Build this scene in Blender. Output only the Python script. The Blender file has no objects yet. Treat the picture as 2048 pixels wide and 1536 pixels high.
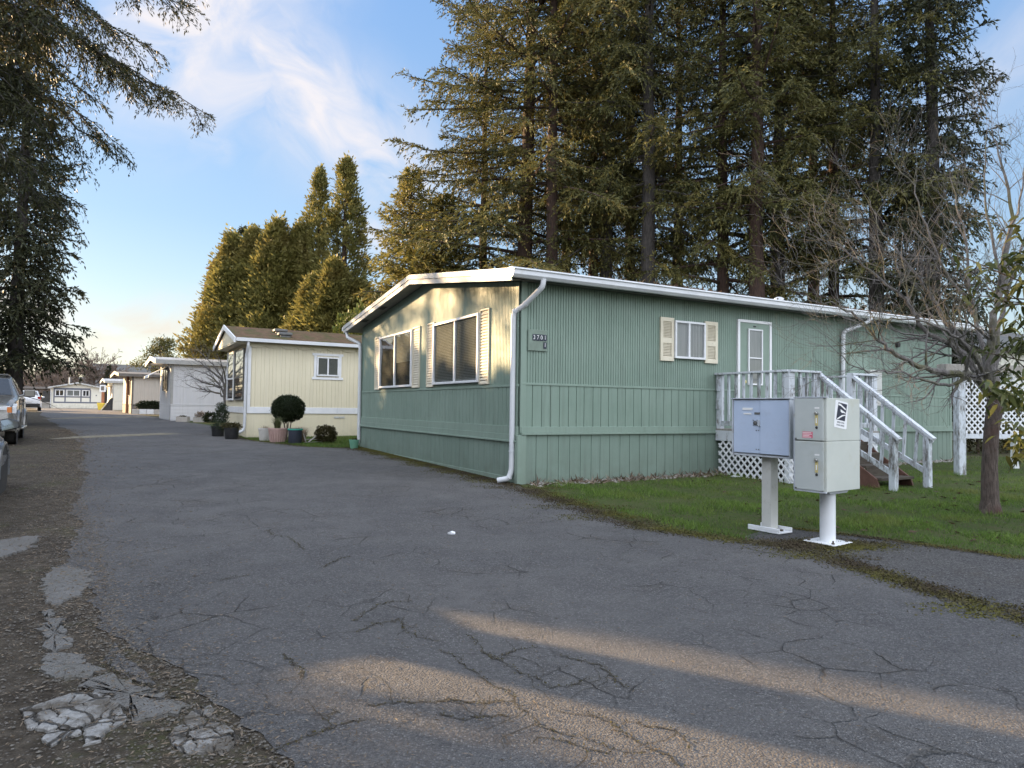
import bpy, bmesh, math, random
import numpy as np
from mathutils import Vector, Matrix
R_ = math.radians
scene = bpy.context.scene
COL = scene.collection
rng = random.Random(7)

# ------------------------------------------------------------------ terrain and camera geometry
FPX, CAM_Z = 1380.0, 1.4
YS = [-200, 5, 8, 11, 17, 23, 35, 52, 85, 3000]
ZS = [0, 0, .07, .18, .27, .33, .48, .56, .6, .6]
def gz(y): return float(np.interp(y, YS, ZS))
_f = Vector((0, 1, 47 / FPX)).normalized()
_r = Vector((1, 0, .0134)); _r = (_r - _f * _r.dot(_f)).normalized()
_u = _r.cross(_f)
def ray(px, py): return _f * FPX + _r * (px - 1024) - _u * (py - 768)
def at(px, py, y):
    d = ray(px, py); return Vector((0, 0, CAM_Z)) + d * (y / d.y)
def ground(px, py):
    d = ray(px, py); lo, hi = .5, 400.
    for _ in range(60):
        m = (lo + hi) / 2
        if CAM_Z + d.z * m / d.y > gz(m): lo = m
        else: hi = m
    p = Vector((0, 0, CAM_Z)) + d * (lo / d.y); p.z = gz(p.y); return p
TH = R_(28.9)
AX = Vector((math.cos(TH), math.sin(TH), 0)); AY = Vector((-math.sin(TH), math.cos(TH), 0))
C0 = Vector((.12, 11., 0))
def loc2w(x, y, z=0): return C0 + AX * x + AY * y + Vector((0, 0, z))
def w2loc(p):
    d = Vector((p[0], p[1], 0)) - C0; return d.dot(AX), d.dot(AY)

# ------------------------------------------------------------------ mesh builder
class MB:
    def __init__(s): s.v = []; s.f = []; s.m = []
    def add(s, vs, fs, mi=0):
        o = len(s.v); s.v += [tuple(p) for p in vs]
        for f in fs: s.f.append([o + i for i in f]); s.m.append(mi)
    def box(s, x0, x1, y0, y1, z0, z1, mi=0):
        s.add([(x0,y0,z0),(x1,y0,z0),(x1,y1,z0),(x0,y1,z0),(x0,y0,z1),(x1,y0,z1),(x1,y1,z1),(x0,y1,z1)],
              [(0,3,2,1),(4,5,6,7),(0,1,5,4),(1,2,6,5),(2,3,7,6),(3,0,4,7)], mi)
    def bar(s, p, q, w, h, up=(0,0,1), mi=0):
        p, q, up = Vector(p), Vector(q), Vector(up)
        d = (q - p).normalized()
        if abs(d.dot(up)) > .98: up = Vector((1, 0, 0))
        a = d.cross(up).normalized(); b = a.cross(d)
        a, b = a * w / 2, b * h / 2
        vs = [p-a-b, p+a-b, p+a+b, p-a+b, q-a-b, q+a-b, q+a+b, q-a+b]
        s.add(vs, [(0,3,2,1),(4,5,6,7),(0,1,5,4),(1,2,6,5),(2,3,7,6),(3,0,4,7)], mi)
    def tube(s, pts, rad, n=8, cap=True, mi=0):
        pts = [Vector(p) for p in pts]
        if not isinstance(rad, (list, tuple)): rad = [rad] * len(pts)
        o = len(s.v); ref = None
        for i, p in enumerate(pts):
            t = (pts[min(i+1, len(pts)-1)] - pts[max(i-1, 0)])
            t = t.normalized() if t.length > 1e-9 else Vector((0,0,1))
            if ref is None:
                ref = Vector((0,0,1)) if abs(t.z) < .9 else Vector((1,0,0))
            a = t.cross(ref)
            a = a.normalized() if a.length > 1e-6 else t.orthogonal().normalized()
            b = a.cross(t); ref = b
            for k in range(n):
                g = 2*math.pi*k/n
                s.v.append(tuple(p + (a*math.cos(g) + b*math.sin(g)) * rad[i]))
        for i in range(len(pts)-1):
            for k in range(n):
                k2 = (k+1) % n
                s.f.append([o+i*n+k, o+i*n+k2, o+(i+1)*n+k2, o+(i+1)*n+k]); s.m.append(mi)
        if cap:
            s.f.append([o+k for k in range(n)][::-1]); s.m.append(mi)
            e = o+(len(pts)-1)*n
            s.f.append([e+k for k in range(n)]); s.m.append(mi)
    def prism(s, poly, org, u, v, ext, mi=0):
        org, u, v, ext = Vector(org), Vector(u), Vector(v), Vector(ext)
        n = len(poly); base = [org + u*p[0] + v*p[1] for p in poly]
        s.add(base + [b + ext for b in base],
              [list(range(n))[::-1], list(range(n, 2*n))] + [(i, (i+1) % n, n+(i+1) % n, n+i) for i in range(n)], mi)
    def lathe(s, prof, n=20, c=(0,0,0), mi=0):
        o = len(s.v)
        for r, z in prof:
            for k in range(n):
                g = 2*math.pi*k/n; s.v.append((c[0]+r*math.cos(g), c[1]+r*math.sin(g), c[2]+z))
        for i in range(len(prof)-1):
            for k in range(n):
                k2 = (k+1) % n
                s.f.append([o+i*n+k, o+i*n+k2, o+(i+1)*n+k2, o+(i+1)*n+k]); s.m.append(mi)
    def pbox(s, P, u0, u1, z0, z1, d0, d1, mi=0):
        vs = [P(u,z,d) for d in (d0,d1) for (u,z) in ((u0,z0),(u1,z0),(u1,z1),(u0,z1))]
        s.add(vs, [(0,3,2,1),(4,5,6,7),(0,1,5,4),(1,2,6,5),(2,3,7,6),(3,0,4,7)], mi)
    def build(s, name, mat, parent=None, smooth=False, bevel=0, loc=None, rot=None):
        me = bpy.data.meshes.new(name); me.from_pydata(s.v, [], s.f)
        mats = mat if isinstance(mat, (list, tuple)) else [mat]
        for m in mats: me.materials.append(m)
        if len(mats) > 1: me.polygons.foreach_set('material_index', s.m)
        bm = bmesh.new(); bm.from_mesh(me); bmesh.ops.recalc_face_normals(bm, faces=bm.faces); bm.to_mesh(me); bm.free()
        if smooth: me.polygons.foreach_set('use_smooth', [True]*len(me.polygons))
        o = bpy.data.objects.new(name, me); COL.objects.link(o)
        if parent is not None: o.parent = parent
        if loc is not None: o.location = loc
        if rot is not None: o.rotation_euler = rot
        if bevel:
            b = o.modifiers.new('bevel', 'BEVEL'); b.width = bevel; b.segments = 2; b.limit_method = 'ANGLE'; b.angle_limit = R_(40)
        if smooth:
            try: me.set_sharp_from_angle(angle=R_(38))
            except Exception: pass
        return o

def tag(o, label=None, cat=None, group=None, kind=None):
    for k, v in (('label', label), ('category', cat), ('group', group), ('kind', kind)):
        if v: o[k] = v
    return o
def thing(name, label, cat, loc=(0,0,0), rz=0, group=None):
    o = bpy.data.objects.new(name, None); COL.objects.link(o)
    o.empty_display_size = .2
    o.location = loc; o.rotation_euler = (0, 0, rz)
    return tag(o, label, cat, group)
def quadmesh(name, V, mat, parent=None, rnd=None, nv=4):
    """V: (n, nv, 3) array of separate faces"""
    n = len(V); me = bpy.data.meshes.new(name)
    me.vertices.add(n*nv); me.vertices.foreach_set('co', np.ascontiguousarray(V, dtype=np.float32).ravel())
    me.loops.add(n*nv); me.loops.foreach_set('vertex_index', np.arange(n*nv, dtype=np.int32))
    me.polygons.add(n); me.polygons.foreach_set('loop_start', np.arange(0, n*nv, nv, dtype=np.int32))
    if rnd is not None:
        a = me.attributes.new('rnd', 'FLOAT', 'FACE'); a.data.foreach_set('value', np.asarray(rnd, dtype=np.float32))
    me.update(calc_edges=True); me.materials.append(mat)
    o = bpy.data.objects.new(name, me); COL.objects.link(o)
    if parent is not None: o.parent = parent
    return o
def children(o): return [c for c in bpy.data.objects if c.parent == o]
def copy_tree(o, parent=None, **props):
    c = o.copy(); COL.objects.link(c); c.parent = parent
    for ch in children(o): copy_tree(ch, c)
    for k, v in props.items(): c[k] = v
    return c
def text_mesh(name, body, size, mat, parent, M, depth=.0006, align='CENTER', sx=1.0):
    cu = bpy.data.curves.new(name, 'FONT'); cu.body = body; cu.size = size; cu.extrude = depth
    cu.align_x = align; cu.align_y = 'CENTER'; cu.space_line = .85; cu.resolution_u = 3
    t = bpy.data.objects.new(name + '_tmp', cu); COL.objects.link(t)
    dg = bpy.context.evaluated_depsgraph_get(); me = bpy.data.meshes.new_from_object(t.evaluated_get(dg))
    bpy.data.objects.remove(t); bpy.data.curves.remove(cu)
    me.transform(M @ Matrix.Diagonal((sx, 1, 1, 1))); me.materials.clear(); me.materials.append(mat)
    o = bpy.data.objects.new(name, me); COL.objects.link(o); o.parent = parent
    return o
def frameM(org, u, v):
    u, v = Vector(u).normalized(), Vector(v).normalized(); w = u.cross(v)
    return Matrix(((u.x, v.x, w.x, org[0]), (u.y, v.y, w.y, org[1]), (u.z, v.z, w.z, org[2]), (0, 0, 0, 1)))

# ------------------------------------------------------------------ material helpers
class NT:
    def __init__(s, name):
        s.m = bpy.data.materials.new(name); s.m.use_nodes = True; s.t = s.m.node_tree
        s.t.nodes.clear(); s.out = s.n('ShaderNodeOutputMaterial')
    def n(s, typ, ins=None, **at_):
        nd = s.t.nodes.new(typ)
        for k, v in at_.items(): setattr(nd, k, v)
        for k, v in (ins or {}).items(): s.set(nd, k, v)
        return nd
    def set(s, nd, k, v):
        sock = nd.inputs[k]
        if isinstance(v, bpy.types.NodeSocket): s.t.links.new(v, sock)
        elif isinstance(v, bpy.types.Node): s.t.links.new(v.outputs[0], sock)
        else:
            if isinstance(v, tuple) and len(v) == 3 and sock.type == 'RGBA': v = (*v, 1)
            sock.default_value = v
    def math(s, op, a, b=0.0, clamp=False):
        nd = s.n('ShaderNodeMath', operation=op, use_clamp=clamp); s.set(nd, 0, a); s.set(nd, 1, b); return nd.outputs[0]
    def mix(s, fac, a, b):
        nd = s.n('ShaderNodeMix', data_type='RGBA'); s.set(nd, 0, fac); s.set(nd, 6, a); s.set(nd, 7, b); return nd.outputs[2]
    def ramp(s, x, lo, hi, a=0.0, b=1.0):
        nd = s.n('ShaderNodeMapRange'); s.set(nd, 0, x); s.set(nd, 1, lo); s.set(nd, 2, hi); s.set(nd, 3, a); s.set(nd, 4, b); return nd.outputs[0]
    def co(s, kind='Object', scale=(1,1,1), loc=(0,0,0)):
        tc = s.n('ShaderNodeTexCoord'); mp = s.n('ShaderNodeMapping', {'Vector': tc.outputs[kind], 'Scale': scale, 'Location': loc}); return mp.outputs[0]
    def noise(s, co, scale, detail=5, rough=.6, dist=0):
        return s.n('ShaderNodeTexNoise', {'Vector': co, 'Scale': scale, 'Detail': detail, 'Roughness': rough, 'Distortion': dist}).outputs[0]
    def voro(s, co, scale, feature='F1', out=0, rand=1):
        return s.n('ShaderNodeTexVoronoi', {'Vector': co, 'Scale': scale, 'Randomness': rand}, feature=feature).outputs[out]
    def pbsdf(s, **k):
        p = s.n('ShaderNodeBsdfPrincipled')
        for kk, v in k.items(): s.set(p, kk.replace('_', ' '), v)
        return p
    def bump(s, h, strength=.3, dist=.01):
        return s.n('ShaderNodeBump', {'Height': h, 'Strength': strength, 'Distance': dist}).outputs[0]
    def done(s, sh):
        s.t.links.new(sh.outputs[0] if isinstance(sh, bpy.types.Node) else sh, s.out.inputs[0]); return s.m
def pm(name, c1, c2=None, scale=4, rough=.6, bump=0., bscale=40, metal=0., lo=.35, hi=.65, st=(1,1,1), spec=.4, dirt=None, dscale=2., dlo=.55, dhi=.75, bd=.01):
    t = NT(name); co = t.co(scale=st)
    c = c1
    if c2 is not None: c = t.mix(t.ramp(t.noise(co, scale), lo, hi), c1, c2)
    if dirt is not None: c = t.mix(t.ramp(t.noise(co, dscale, 8, .7), dlo, dhi), c, dirt)
    p = t.pbsdf(Base_Color=c, Roughness=rough, Metallic=metal)
    p.inputs['Specular IOR Level'].default_value = spec
    if bump: t.set(p, 'Normal', t.bump(t.noise(co, bscale, 4), bump, bd))
    return t.done(p)
M = {}
def siding(name, c1, c2, dirtc, dark=(.05,.05,.04), streak=True):
    t = NT(name); co = t.co(); cs = t.co(scale=(9, 9, .5))
    c = t.mix(t.ramp(t.noise(co, 1.1, 6, .65), .3, .7), c1, c2)
    c = t.mix(t.ramp(t.noise(cs, 1.6, 7, .7), .48, .8, 0, .65), c, dirtc)
    sp = t.math('MULTIPLY', t.ramp(t.voro(t.co(scale=(1, 1, .55)), 26), .11, .04), t.ramp(t.noise(co, .9, 3), .53, .66))
    c = t.mix(t.math('MULTIPLY', sp, .85), c, dark)
    z = t.n('ShaderNodeSeparateXYZ', {0: t.co()}).outputs[2]
    low = t.math('MULTIPLY', t.ramp(z, .75, .1), t.ramp(t.noise(co, 3.5, 6, .7), .35, .7))
    c = t.mix(t.math('MULTIPLY', low, .45), c, (.09, .085, .06))
    p = t.pbsdf(Base_Color=c, Roughness=t.ramp(t.noise(co, 3), .3, .7, .42, .62))
    p.inputs['Specular IOR Level'].default_value = .35
    t.set(p, 'Normal', t.bump(t.noise(t.co(scale=(1, 1, .25)), 24, 5), .12, .01))
    return t.done(p)
M['green'] = siding('green_paint', (.185, .255, .205), (.225, .295, .243), (.115, .15, .122))
M['green_trim'] = siding('green_trim_paint', (.205, .275, .222), (.235, .305, .252), (.16, .2, .165))
M['green_skirt'] = siding('green_skirt_paint', (.165, .228, .185), (.2, .265, .22), (.12, .15, .125))
M['yellow'] = siding('cream_yellow_paint', (.70, .63, .455), (.75, .68, .50), (.58, .53, .39), (.3, .28, .2))
M['white_home'] = siding('white_home_paint', (.64, .65, .67), (.7, .7, .71), (.52, .52, .52))
M['tan_home'] = siding('tan_home_paint', (.50, .45, .385), (.56, .50, .43), (.42, .37, .31))
M['cream_home'] = siding('cream_home_paint', (.62, .60, .52), (.68, .66, .57), (.5, .48, .42))
M['white'] = pm('white_paint', (.72, .73, .74), (.80, .80, .80), 3, .42, .05, 30, dirt=(.42, .41, .37), dscale=5, dlo=.6, dhi=.85)
M['white_metal'] = pm('white_metal', (.56, .58, .60), (.64, .65, .66), 2, .35, 0, spec=.5, dirt=(.45, .44, .40), dscale=6, dlo=.58, dhi=.82)
M['fascia'] = pm('grey_white_fascia', (.36, .36, .35), (.44, .44, .42), 3, .4, spec=.45, dirt=(.3, .29, .25), dscale=5, dlo=.55, dhi=.8)
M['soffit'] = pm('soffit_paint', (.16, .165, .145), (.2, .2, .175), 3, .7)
M['roof_metal'] = pm('roof_metal', (.42, .43, .43), (.5, .5, .5), 2, .4, metal=0, dirt=(.16, .15, .1), dscale=4, dlo=.5, dhi=.65)
M['shutter'] = pm('cream_shutter', (.62, .56, .43), (.7, .64, .5), 4, .5, dirt=(.42, .38, .28), dscale=9, dlo=.6, dhi=.8)
M['alu'] = pm('aluminium_frame', (.66, .67, .68), (.74, .75, .76), 8, .38, spec=.5)
M['alu_dark'] = pm('dark_frame', (.10, .10, .10), (.14, .14, .13), 8, .4)
M['blind'] = pm('blind_slats', (.50, .51, .47), (.57, .57, .52), 3, .5)
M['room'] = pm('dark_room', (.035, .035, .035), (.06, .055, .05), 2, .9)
M['curtain'] = pm('curtain_cloth', (.30, .30, .285), (.38, .37, .345), 4, .8, .2, 20, st=(6, 6, .4))
M['black'] = pm('black_plastic', (.022, .023, .025), (.035, .035, .036), 6, .45)
M['dark_metal'] = pm('dark_metal', (.09, .09, .09), (.13, .13, .125), 8, .45)
M['navy'] = pm('navy_plate', (.018, .022, .045), None, rough=.4)
M['white_ink'] = pm('white_ink', (.78, .78, .76), None, rough=.5)
M['dark_ink'] = pm('dark_ink', (.03, .035, .055), None, rough=.5)
M['post_wood'] = None
def peeling(name, white, wood, lo, hi):
    t = NT(name); co = t.co(scale=(3, 3, 1.2)); fine = t.co(scale=(12, 12, 3))
    k = t.math('ADD', t.math('MULTIPLY', t.noise(co, 2.2, 7, .72), .7), t.math('MULTIPLY', t.noise(fine, 3, 5), .3))
    k = t.ramp(k, lo, hi)
    w = t.mix(t.ramp(t.noise(co, 5), .3, .7), white, tuple(x*.88 for x in white))
    c = t.mix(k, w, t.mix(t.noise(fine, 2, 6), wood, tuple(x*.5 for x in wood)))
    p = t.pbsdf(Base_Color=c, Roughness=.7)
    t.set(p, 'Normal', t.bump(t.math('SUBTRACT', t.noise(fine, 4, 6), k), .25, .006))
    return t.done(p)
M['peel'] = peeling('peeling_white_paint', (.60, .63, .67), (.20, .18, .15), .53, .63)
M['peel2'] = peeling('weathered_white_paint', (.56, .60, .64), (.19, .18, .16), .47, .6)
M['lattice'] = pm('white_lattice', (.66, .68, .70), (.74, .75, .76), 6, .6, dirt=(.4, .4, .36), dscale=4, dlo=.6, dhi=.8)
M['stair_wood'] = pm('dark_stair_wood', (.055, .043, .033), (.10, .082, .062), 6, .8, .3, 30, st=(1, 6, 6), dirt=(.045, .06, .025), dscale=3)
M['brown_wood'] = pm('brown_stringer', (.10, .05, .036), (.135, .07, .05), 6, .75, .2, 30)
M['grey_wood'] = pm('grey_weathered_wood', (.23, .21, .185), (.33, .31, .28), 5, .85, .3, 40, st=(6, 6, 1))
M['mail_grey'] = pm('grey_mailbox_metal', (.41, .495, .63), (.47, .55, .69), 2.2, .42, .03, 20, spec=.5, dirt=(.37, .43, .53), dscale=9, dlo=.55, dhi=.85)
M['mail_frame'] = pm('mailbox_edge_metal', (.40, .43, .47), (.47, .50, .53), 4, .35, spec=.5, dirt=(.22, .2, .16), dscale=9)
M['post_grey'] = pm('grey_post_paint', (.50, .50, .47), (.56, .56, .52), 3, .45, .03, 30, dirt=(.33, .31, .25), dscale=7)
M['locker'] = pm('cream_locker_paint', (.46, .485, .445), (.51, .53, .485), 2.5, .42, .02, 25, spec=.5, dirt=(.44, .43, .33), dscale=4, dlo=.55, dhi=.85)
M['locker_door'] = pm('grey_cream_locker_door', (.42, .455, .44), (.47, .50, .48), 2.5, .42, .02, 25, spec=.5, dirt=(.38, .38, .31), dscale=4, dlo=.55, dhi=.85)
M['pedestal'] = pm('white_pedestal', (.70, .72, .74), (.76, .77, .78), 3, .4, spec=.5, dirt=(.5, .49, .43), dscale=7, dlo=.58, dhi=.8)
M['chrome'] = pm('lock_metal', (.5, .5, .48), None, rough=.28, metal=.9)
M['brass'] = pm('yellowed_label', (.52, .43, .17), (.62, .53, .25), 20, .45)
M['pink'] = pm('pink_sticker', (.62, .14, .2), (.68, .18, .24), 20, .5)
M['bolt'] = pm('rusty_bolt', (.09, .075, .06), None, rough=.6)
M['mossroof'] = pm('mossy_roof', (.105, .06, .034), (.175, .105, .058), 7, .95, .9, 26, dirt=(.075, .078, .022), dscale=2.3, dlo=.45, dhi=.62, bd=.05)
M['terracotta'] = pm('pink_planter', (.50, .335, .30), (.56, .39, .35), 5, .6)
M['pot_white'] = pm('white_planter', (.52, .50, .47), (.58, .56, .53), 5, .6, dirt=(.35, .34, .3), dscale=4)
M['pot_dark'] = pm('dark_planter', (.03, .036, .055), (.045, .05, .068), 5, .5)
M['pot_green'] = pm('green_planter', (.13, .32, .22), (.18, .38, .27), 5, .5)
M['rim_green'] = pm('green_rim', (.05, .32, .25), None, rough=.5)
M['soil'] = pm('potting_soil', (.03, .022, .016), (.06, .045, .03), 30, .95, .6, 60)
M['orange'] = pm('orange_post', (.30, .12, .06), (.36, .16, .08), 5, .6)
M['bin_yellow'] = pm('yellow_plastic', (.6, .42, .04), (.66, .48, .06), 4, .5)
M['awning'] = pm('white_awning', (.66, .68, .69), (.72, .73, .74), 4, .5)
M['dark_roof'] = pm('grey_roofing', (.10, .10, .095), (.15, .145, .135), 5, .9, .5, 30)
M['tan_roof'] = pm('tan_metal_roof', (.13, .115, .10), (.18, .16, .14), 4, .6)
M['stonewall'] = pm('pale_blocks', (.42, .39, .35), (.5, .47, .43), 8, .85, .5, 20)
M['slate'] = pm('grey_blue_trim', (.105, .115, .15), (.13, .14, .175), 5, .6)
M['brick_skirt'] = pm('brown_skirting', (.13, .115, .105), (.19, .17, .155), 5, .8, .3, 15, st=(1, 1, 8))
M['fence_dark'] = pm('dark_fence_boards', (.045, .042, .04), (.075, .068, .06), 6, .85, .3, 20)
M['paper'] = pm('white_litter_paper', (.75, .76, .78), (.66, .67, .7), 30, .7)
M['rock'] = pm('pale_rock', (.17, .155, .135), (.34, .32, .295), 14, .95, .6, 40, bd=.02)
M['gravel'] = pm('road_gravel', (.075, .068, .058), (.165, .15, .13), 40, .95)
M['dead_plant'] = pm('dry_plant_stems', (.20, .15, .10), (.32, .26, .19), 6, .9)

def glass(name, tint, refl=1.0):
    t = NT(name)
    fc = t.n('ShaderNodeLayerWeight', {'Blend': .5}).outputs['Facing']
    k = t.math('MULTIPLY', t.math('ADD', t.math('MULTIPLY', t.math('POWER', fc, 4.0), .9), .07), refl, True)
    tr = t.n('ShaderNodeBsdfTransparent', {'Color': (*tint, 1)})
    gl = t.n('ShaderNodeBsdfGlossy', {'Color': (.95, .95, .95, 1), 'Roughness': .02,
        'Normal': t.bump(t.noise(t.co(), 1.4, 2), .035, .05)})
    return t.done(t.n('ShaderNodeMixShader', {0: k, 1: tr, 2: gl}))
M['glass'] = glass('window_glass', (.72, .74, .74), 1.0)
M['car_glass'] = glass('car_glass', (.10, .115, .125), 1.2)

def carpaint(name, c, metal=.5):
    t = NT(name); co = t.co()
    f = t.voro(co, 900)
    p = t.pbsdf(Base_Color=t.mix(t.math('MULTIPLY', f, .25), c, tuple(min(1, x*1.3) for x in c)), Roughness=t.ramp(t.noise(co, 5, 5), .3, .8, .22, .42), Metallic=metal)
    p.inputs['Coat Weight'].default_value = .7; p.inputs['Coat Roughness'].default_value = .06
    return t.done(p)
M['truck'] = carpaint('beige_silver_paint', (.17, .163, .148), .35)
M['suv'] = carpaint('white_car_paint', (.62, .63, .65), .1)
M['sedan'] = carpaint('silver_car_paint', (.17, .175, .18), .4)
M['tyre'] = pm('tyre_rubber', (.018, .018, .018), (.035, .034, .032), 20, .85, .3, 60)
M['rim'] = pm('alloy_rim', (.4, .4, .41), None, rough=.3, metal=.8)
M['lamp_glass'] = pm('headlight_lens', (.62, .64, .66), (.75, .76, .78), 25, .12, spec=.8)
M['amber'] = pm('amber_lens', (.6, .2, .05), None, rough=.2)
M['red_lens'] = pm('red_lens', (.32, .02, .015), None, rough=.2)
M['mirror'] = pm('mirror_glass', (.22, .26, .30), None, rough=.06, metal=1)

def bark(name, c1, c2, sc=(7, 7, 1.3), moss=None):
    t = NT(name); co = t.co(scale=sc)
    n = t.noise(co, 3, 8, .7, .6)
    c = t.mix(t.ramp(n, .35, .65), c1, c2)
    if moss: c = t.mix(t.ramp(t.noise(t.co(), 2.2, 5), .5, .66), c, moss)
    p = t.pbsdf(Base_Color=c, Roughness=.9)
    t.set(p, 'Normal', t.bump(t.math('ADD', n, t.math('MULTIPLY', t.voro(co, 3.5), .6)), .9, .03))
    return t.done(p)
M['bark_red'] = bark('reddish_fir_bark', (.026, .016, .012), (.075, .043, .031))
M['bark_grey'] = bark('grey_fir_bark', (.024, .021, .019), (.075, .066, .06))
M['bark_tree'] = bark('rough_tree_bark', (.055, .038, .03), (.17, .125, .10), (9, 9, 2))
M['bark_red2'] = bark('red_peeling_bark', (.05, .037, .030), (.155, .118, .10), (11, 11, 2.2), (.085, .042, .032))
M['twig'] = bark('grey_twig_bark', (.085, .075, .07), (.21, .195, .185), (6, 6, 2), (.12, .115, .06))
M['twig_far'] = pm('far_twigs', (.11, .08, .065), (.19, .145, .115), 1, .9)

def leafmat(name, a, b, c=None, transl=.25, clump=.6, rough=.55):
    t = NT(name)
    r = t.n('ShaderNodeAttribute', attribute_name='rnd').outputs['Fac']
    col = t.mix(r, a, b)
    if c: col = t.mix(t.ramp(t.noise(t.co(), clump, 4, .6), .52, .7), col, c)
    d = t.pbsdf(Base_Color=col, Roughness=rough); d.inputs['Specular IOR Level'].default_value = .25
    tl = t.n('ShaderNodeBsdfTranslucent', {'Color': col})
    return t.done(t.n('ShaderNodeMixShader', {0: transl, 1: d, 2: tl}))
M['fir'] = leafmat('fir_needles', (.030, .038, .016), (.165, .152, .046), (.155, .128, .037), .28)
M['fir_dark'] = leafmat('dark_fir_needles', (.022, .030, .016), (.068, .068, .030), None)
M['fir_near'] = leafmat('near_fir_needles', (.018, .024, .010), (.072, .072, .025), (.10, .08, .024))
M['cedar'] = leafmat('cedar_sprays', (.10, .10, .027), (.30, .265, .085), (.21, .165, .055), .42, clump=.35)
M['cedar_rust'] = leafmat('rusty_cedar_sprays', (.16, .08, .028), (.24, .13, .045), (.14, .11, .036), .4, clump=.5)
M['laurel'] = leafmat('laurel_leaves', (.08, .105, .025), (.16, .18, .055), None)
M['boxwood'] = leafmat('clipped_shrub_leaves', (.012, .020, .008), (.032, .044, .016), None, .15)
M['shrub'] = leafmat('shrub_leaves', (.035, .035, .012), (.08, .065, .025), None)
M['potgrass'] = leafmat('spiky_pot_leaves', (.06, .075, .03), (.13, .14, .06), None)
M['drygrass'] = leafmat('dry_grass_blades', (.23, .17, .12), (.36, .28, .205), None)
M['stalks'] = leafmat('dead_stalk_leaves', (.07, .045, .03), (.26, .2, .145), None, .1)
M['rhodo'] = leafmat('drooping_leaves', (.05, .07, .022), (.115, .125, .04), (.17, .13, .03), .3, 1.2, .4)
M['grass'] = leafmat('grass_blades', (.05, .11, .016), (.175, .26, .05), (.19, .19, .06), .35, .9)
M['litter'] = leafmat('dry_leaf_litter', (.045, .028, .018), (.13, .08, .045), None, .1)
M['needlelit'] = leafmat('needle_litter', (.09, .068, .048), (.24, .19, .14), None, .1)
M['mosslit'] = leafmat('moss_and_dirt', (.055, .042, .028), (.105, .10, .022), (.085, .07, .05), .05, 1.5, .95)
M['juniper'] = leafmat('juniper_sprays', (.03, .045, .025), (.065, .085, .045), None)

# --- ground materials (world-anchored object coordinates)
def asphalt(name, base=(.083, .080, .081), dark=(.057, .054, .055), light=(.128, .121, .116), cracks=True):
    t = NT(name); co = t.co()
    big = t.noise(co, .35, 5, .6); mid = t.noise(co, 2.1, 6, .7)
    c = t.mix(t.ramp(big, .38, .62), base, light)
    c = t.mix(t.math('MULTIPLY', t.ramp(t.noise(t.co(scale=(1, .35, 1)), .9, 4, .6), .55, .7), .55), c, dark)
    c = t.mix(t.ramp(mid, .42, .72, 0, .7), c, dark)
    vo = t.n('ShaderNodeTexVoronoi', {'Vector': co, 'Scale': 95}); st = t.n('ShaderNodeSeparateColor', {0: vo.outputs['Color']}).outputs[0]
    c = t.mix(t.ramp(st, .0, 1., -.15, .75), c, (.155, .15, .145))
    peb = t.math('MULTIPLY', t.ramp(st, .76, .82), t.ramp(vo.outputs['Distance'], .5, .3))
    c = t.mix(t.math('MULTIPLY', peb, t.ramp(t.noise(co, 1.6, 5, .7), .35, .7, .1, .75)), c, (.36, .35, .34))
    vo2 = t.n('ShaderNodeTexVoronoi', {'Vector': co, 'Scale': 38}); s2 = t.n('ShaderNodeSeparateColor', {0: vo2.outputs['Color']}).outputs[1]
    peb2 = t.math('MULTIPLY', t.ramp(s2, .87, .9), t.ramp(vo2.outputs['Distance'], .36, .22))
    c = t.mix(t.math('MULTIPLY', peb2, t.ramp(t.noise(co, 1.1, 5, .7), .38, .68, .05, .6)), c, (.30, .29, .28))
    brown = t.math('MULTIPLY', t.ramp(t.noise(co, .8, 7, .75), .52, .72), t.ramp(t.noise(co, 14, 4), .4, .62))
    c = t.mix(t.math('MULTIPLY', brown, .55), c, (.085, .065, .042))
    h = t.math('ADD', t.math('MULTIPLY', vo.outputs['Distance'], -.9), t.math('MULTIPLY', t.noise(co, 160, 3), .7))
    h = t.math('ADD', h, t.math('MULTIPLY', peb2, .6))
    if cracks:
        w = t.n('ShaderNodeMixRGB', {0: .16, 1: co, 2: t.n('ShaderNodeTexNoise', {'Vector': co, 'Scale': 2.5, 'Detail': 6}).outputs[1]}).outputs[0]
        e = t.voro(w, 2.6, 'DISTANCE_TO_EDGE')
        ck = t.math('MULTIPLY', t.ramp(e, .016, .004), t.ramp(t.noise(co, .8, 5, .65), .50, .60))
        c = t.mix(t.math('MULTIPLY', ck, .6), c, (.026, .023, .018))
        h = t.math('SUBTRACT', h, t.math('MULTIPLY', ck, 2.0))
    p = t.pbsdf(Base_Color=c, Roughness=t.ramp(mid, .3, .7, .72, .9)); p.inputs['Specular IOR Level'].default_value = .3
    t.set(p, 'Normal', t.bump(h, 1.0, .016))
    return t.done(p)
M['asphalt'] = asphalt('worn_asphalt')
M['asphalt_dark'] = asphalt('darker_asphalt', (.05, .047, .047), (.034, .032, .032), (.065, .06, .057), False)
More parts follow.
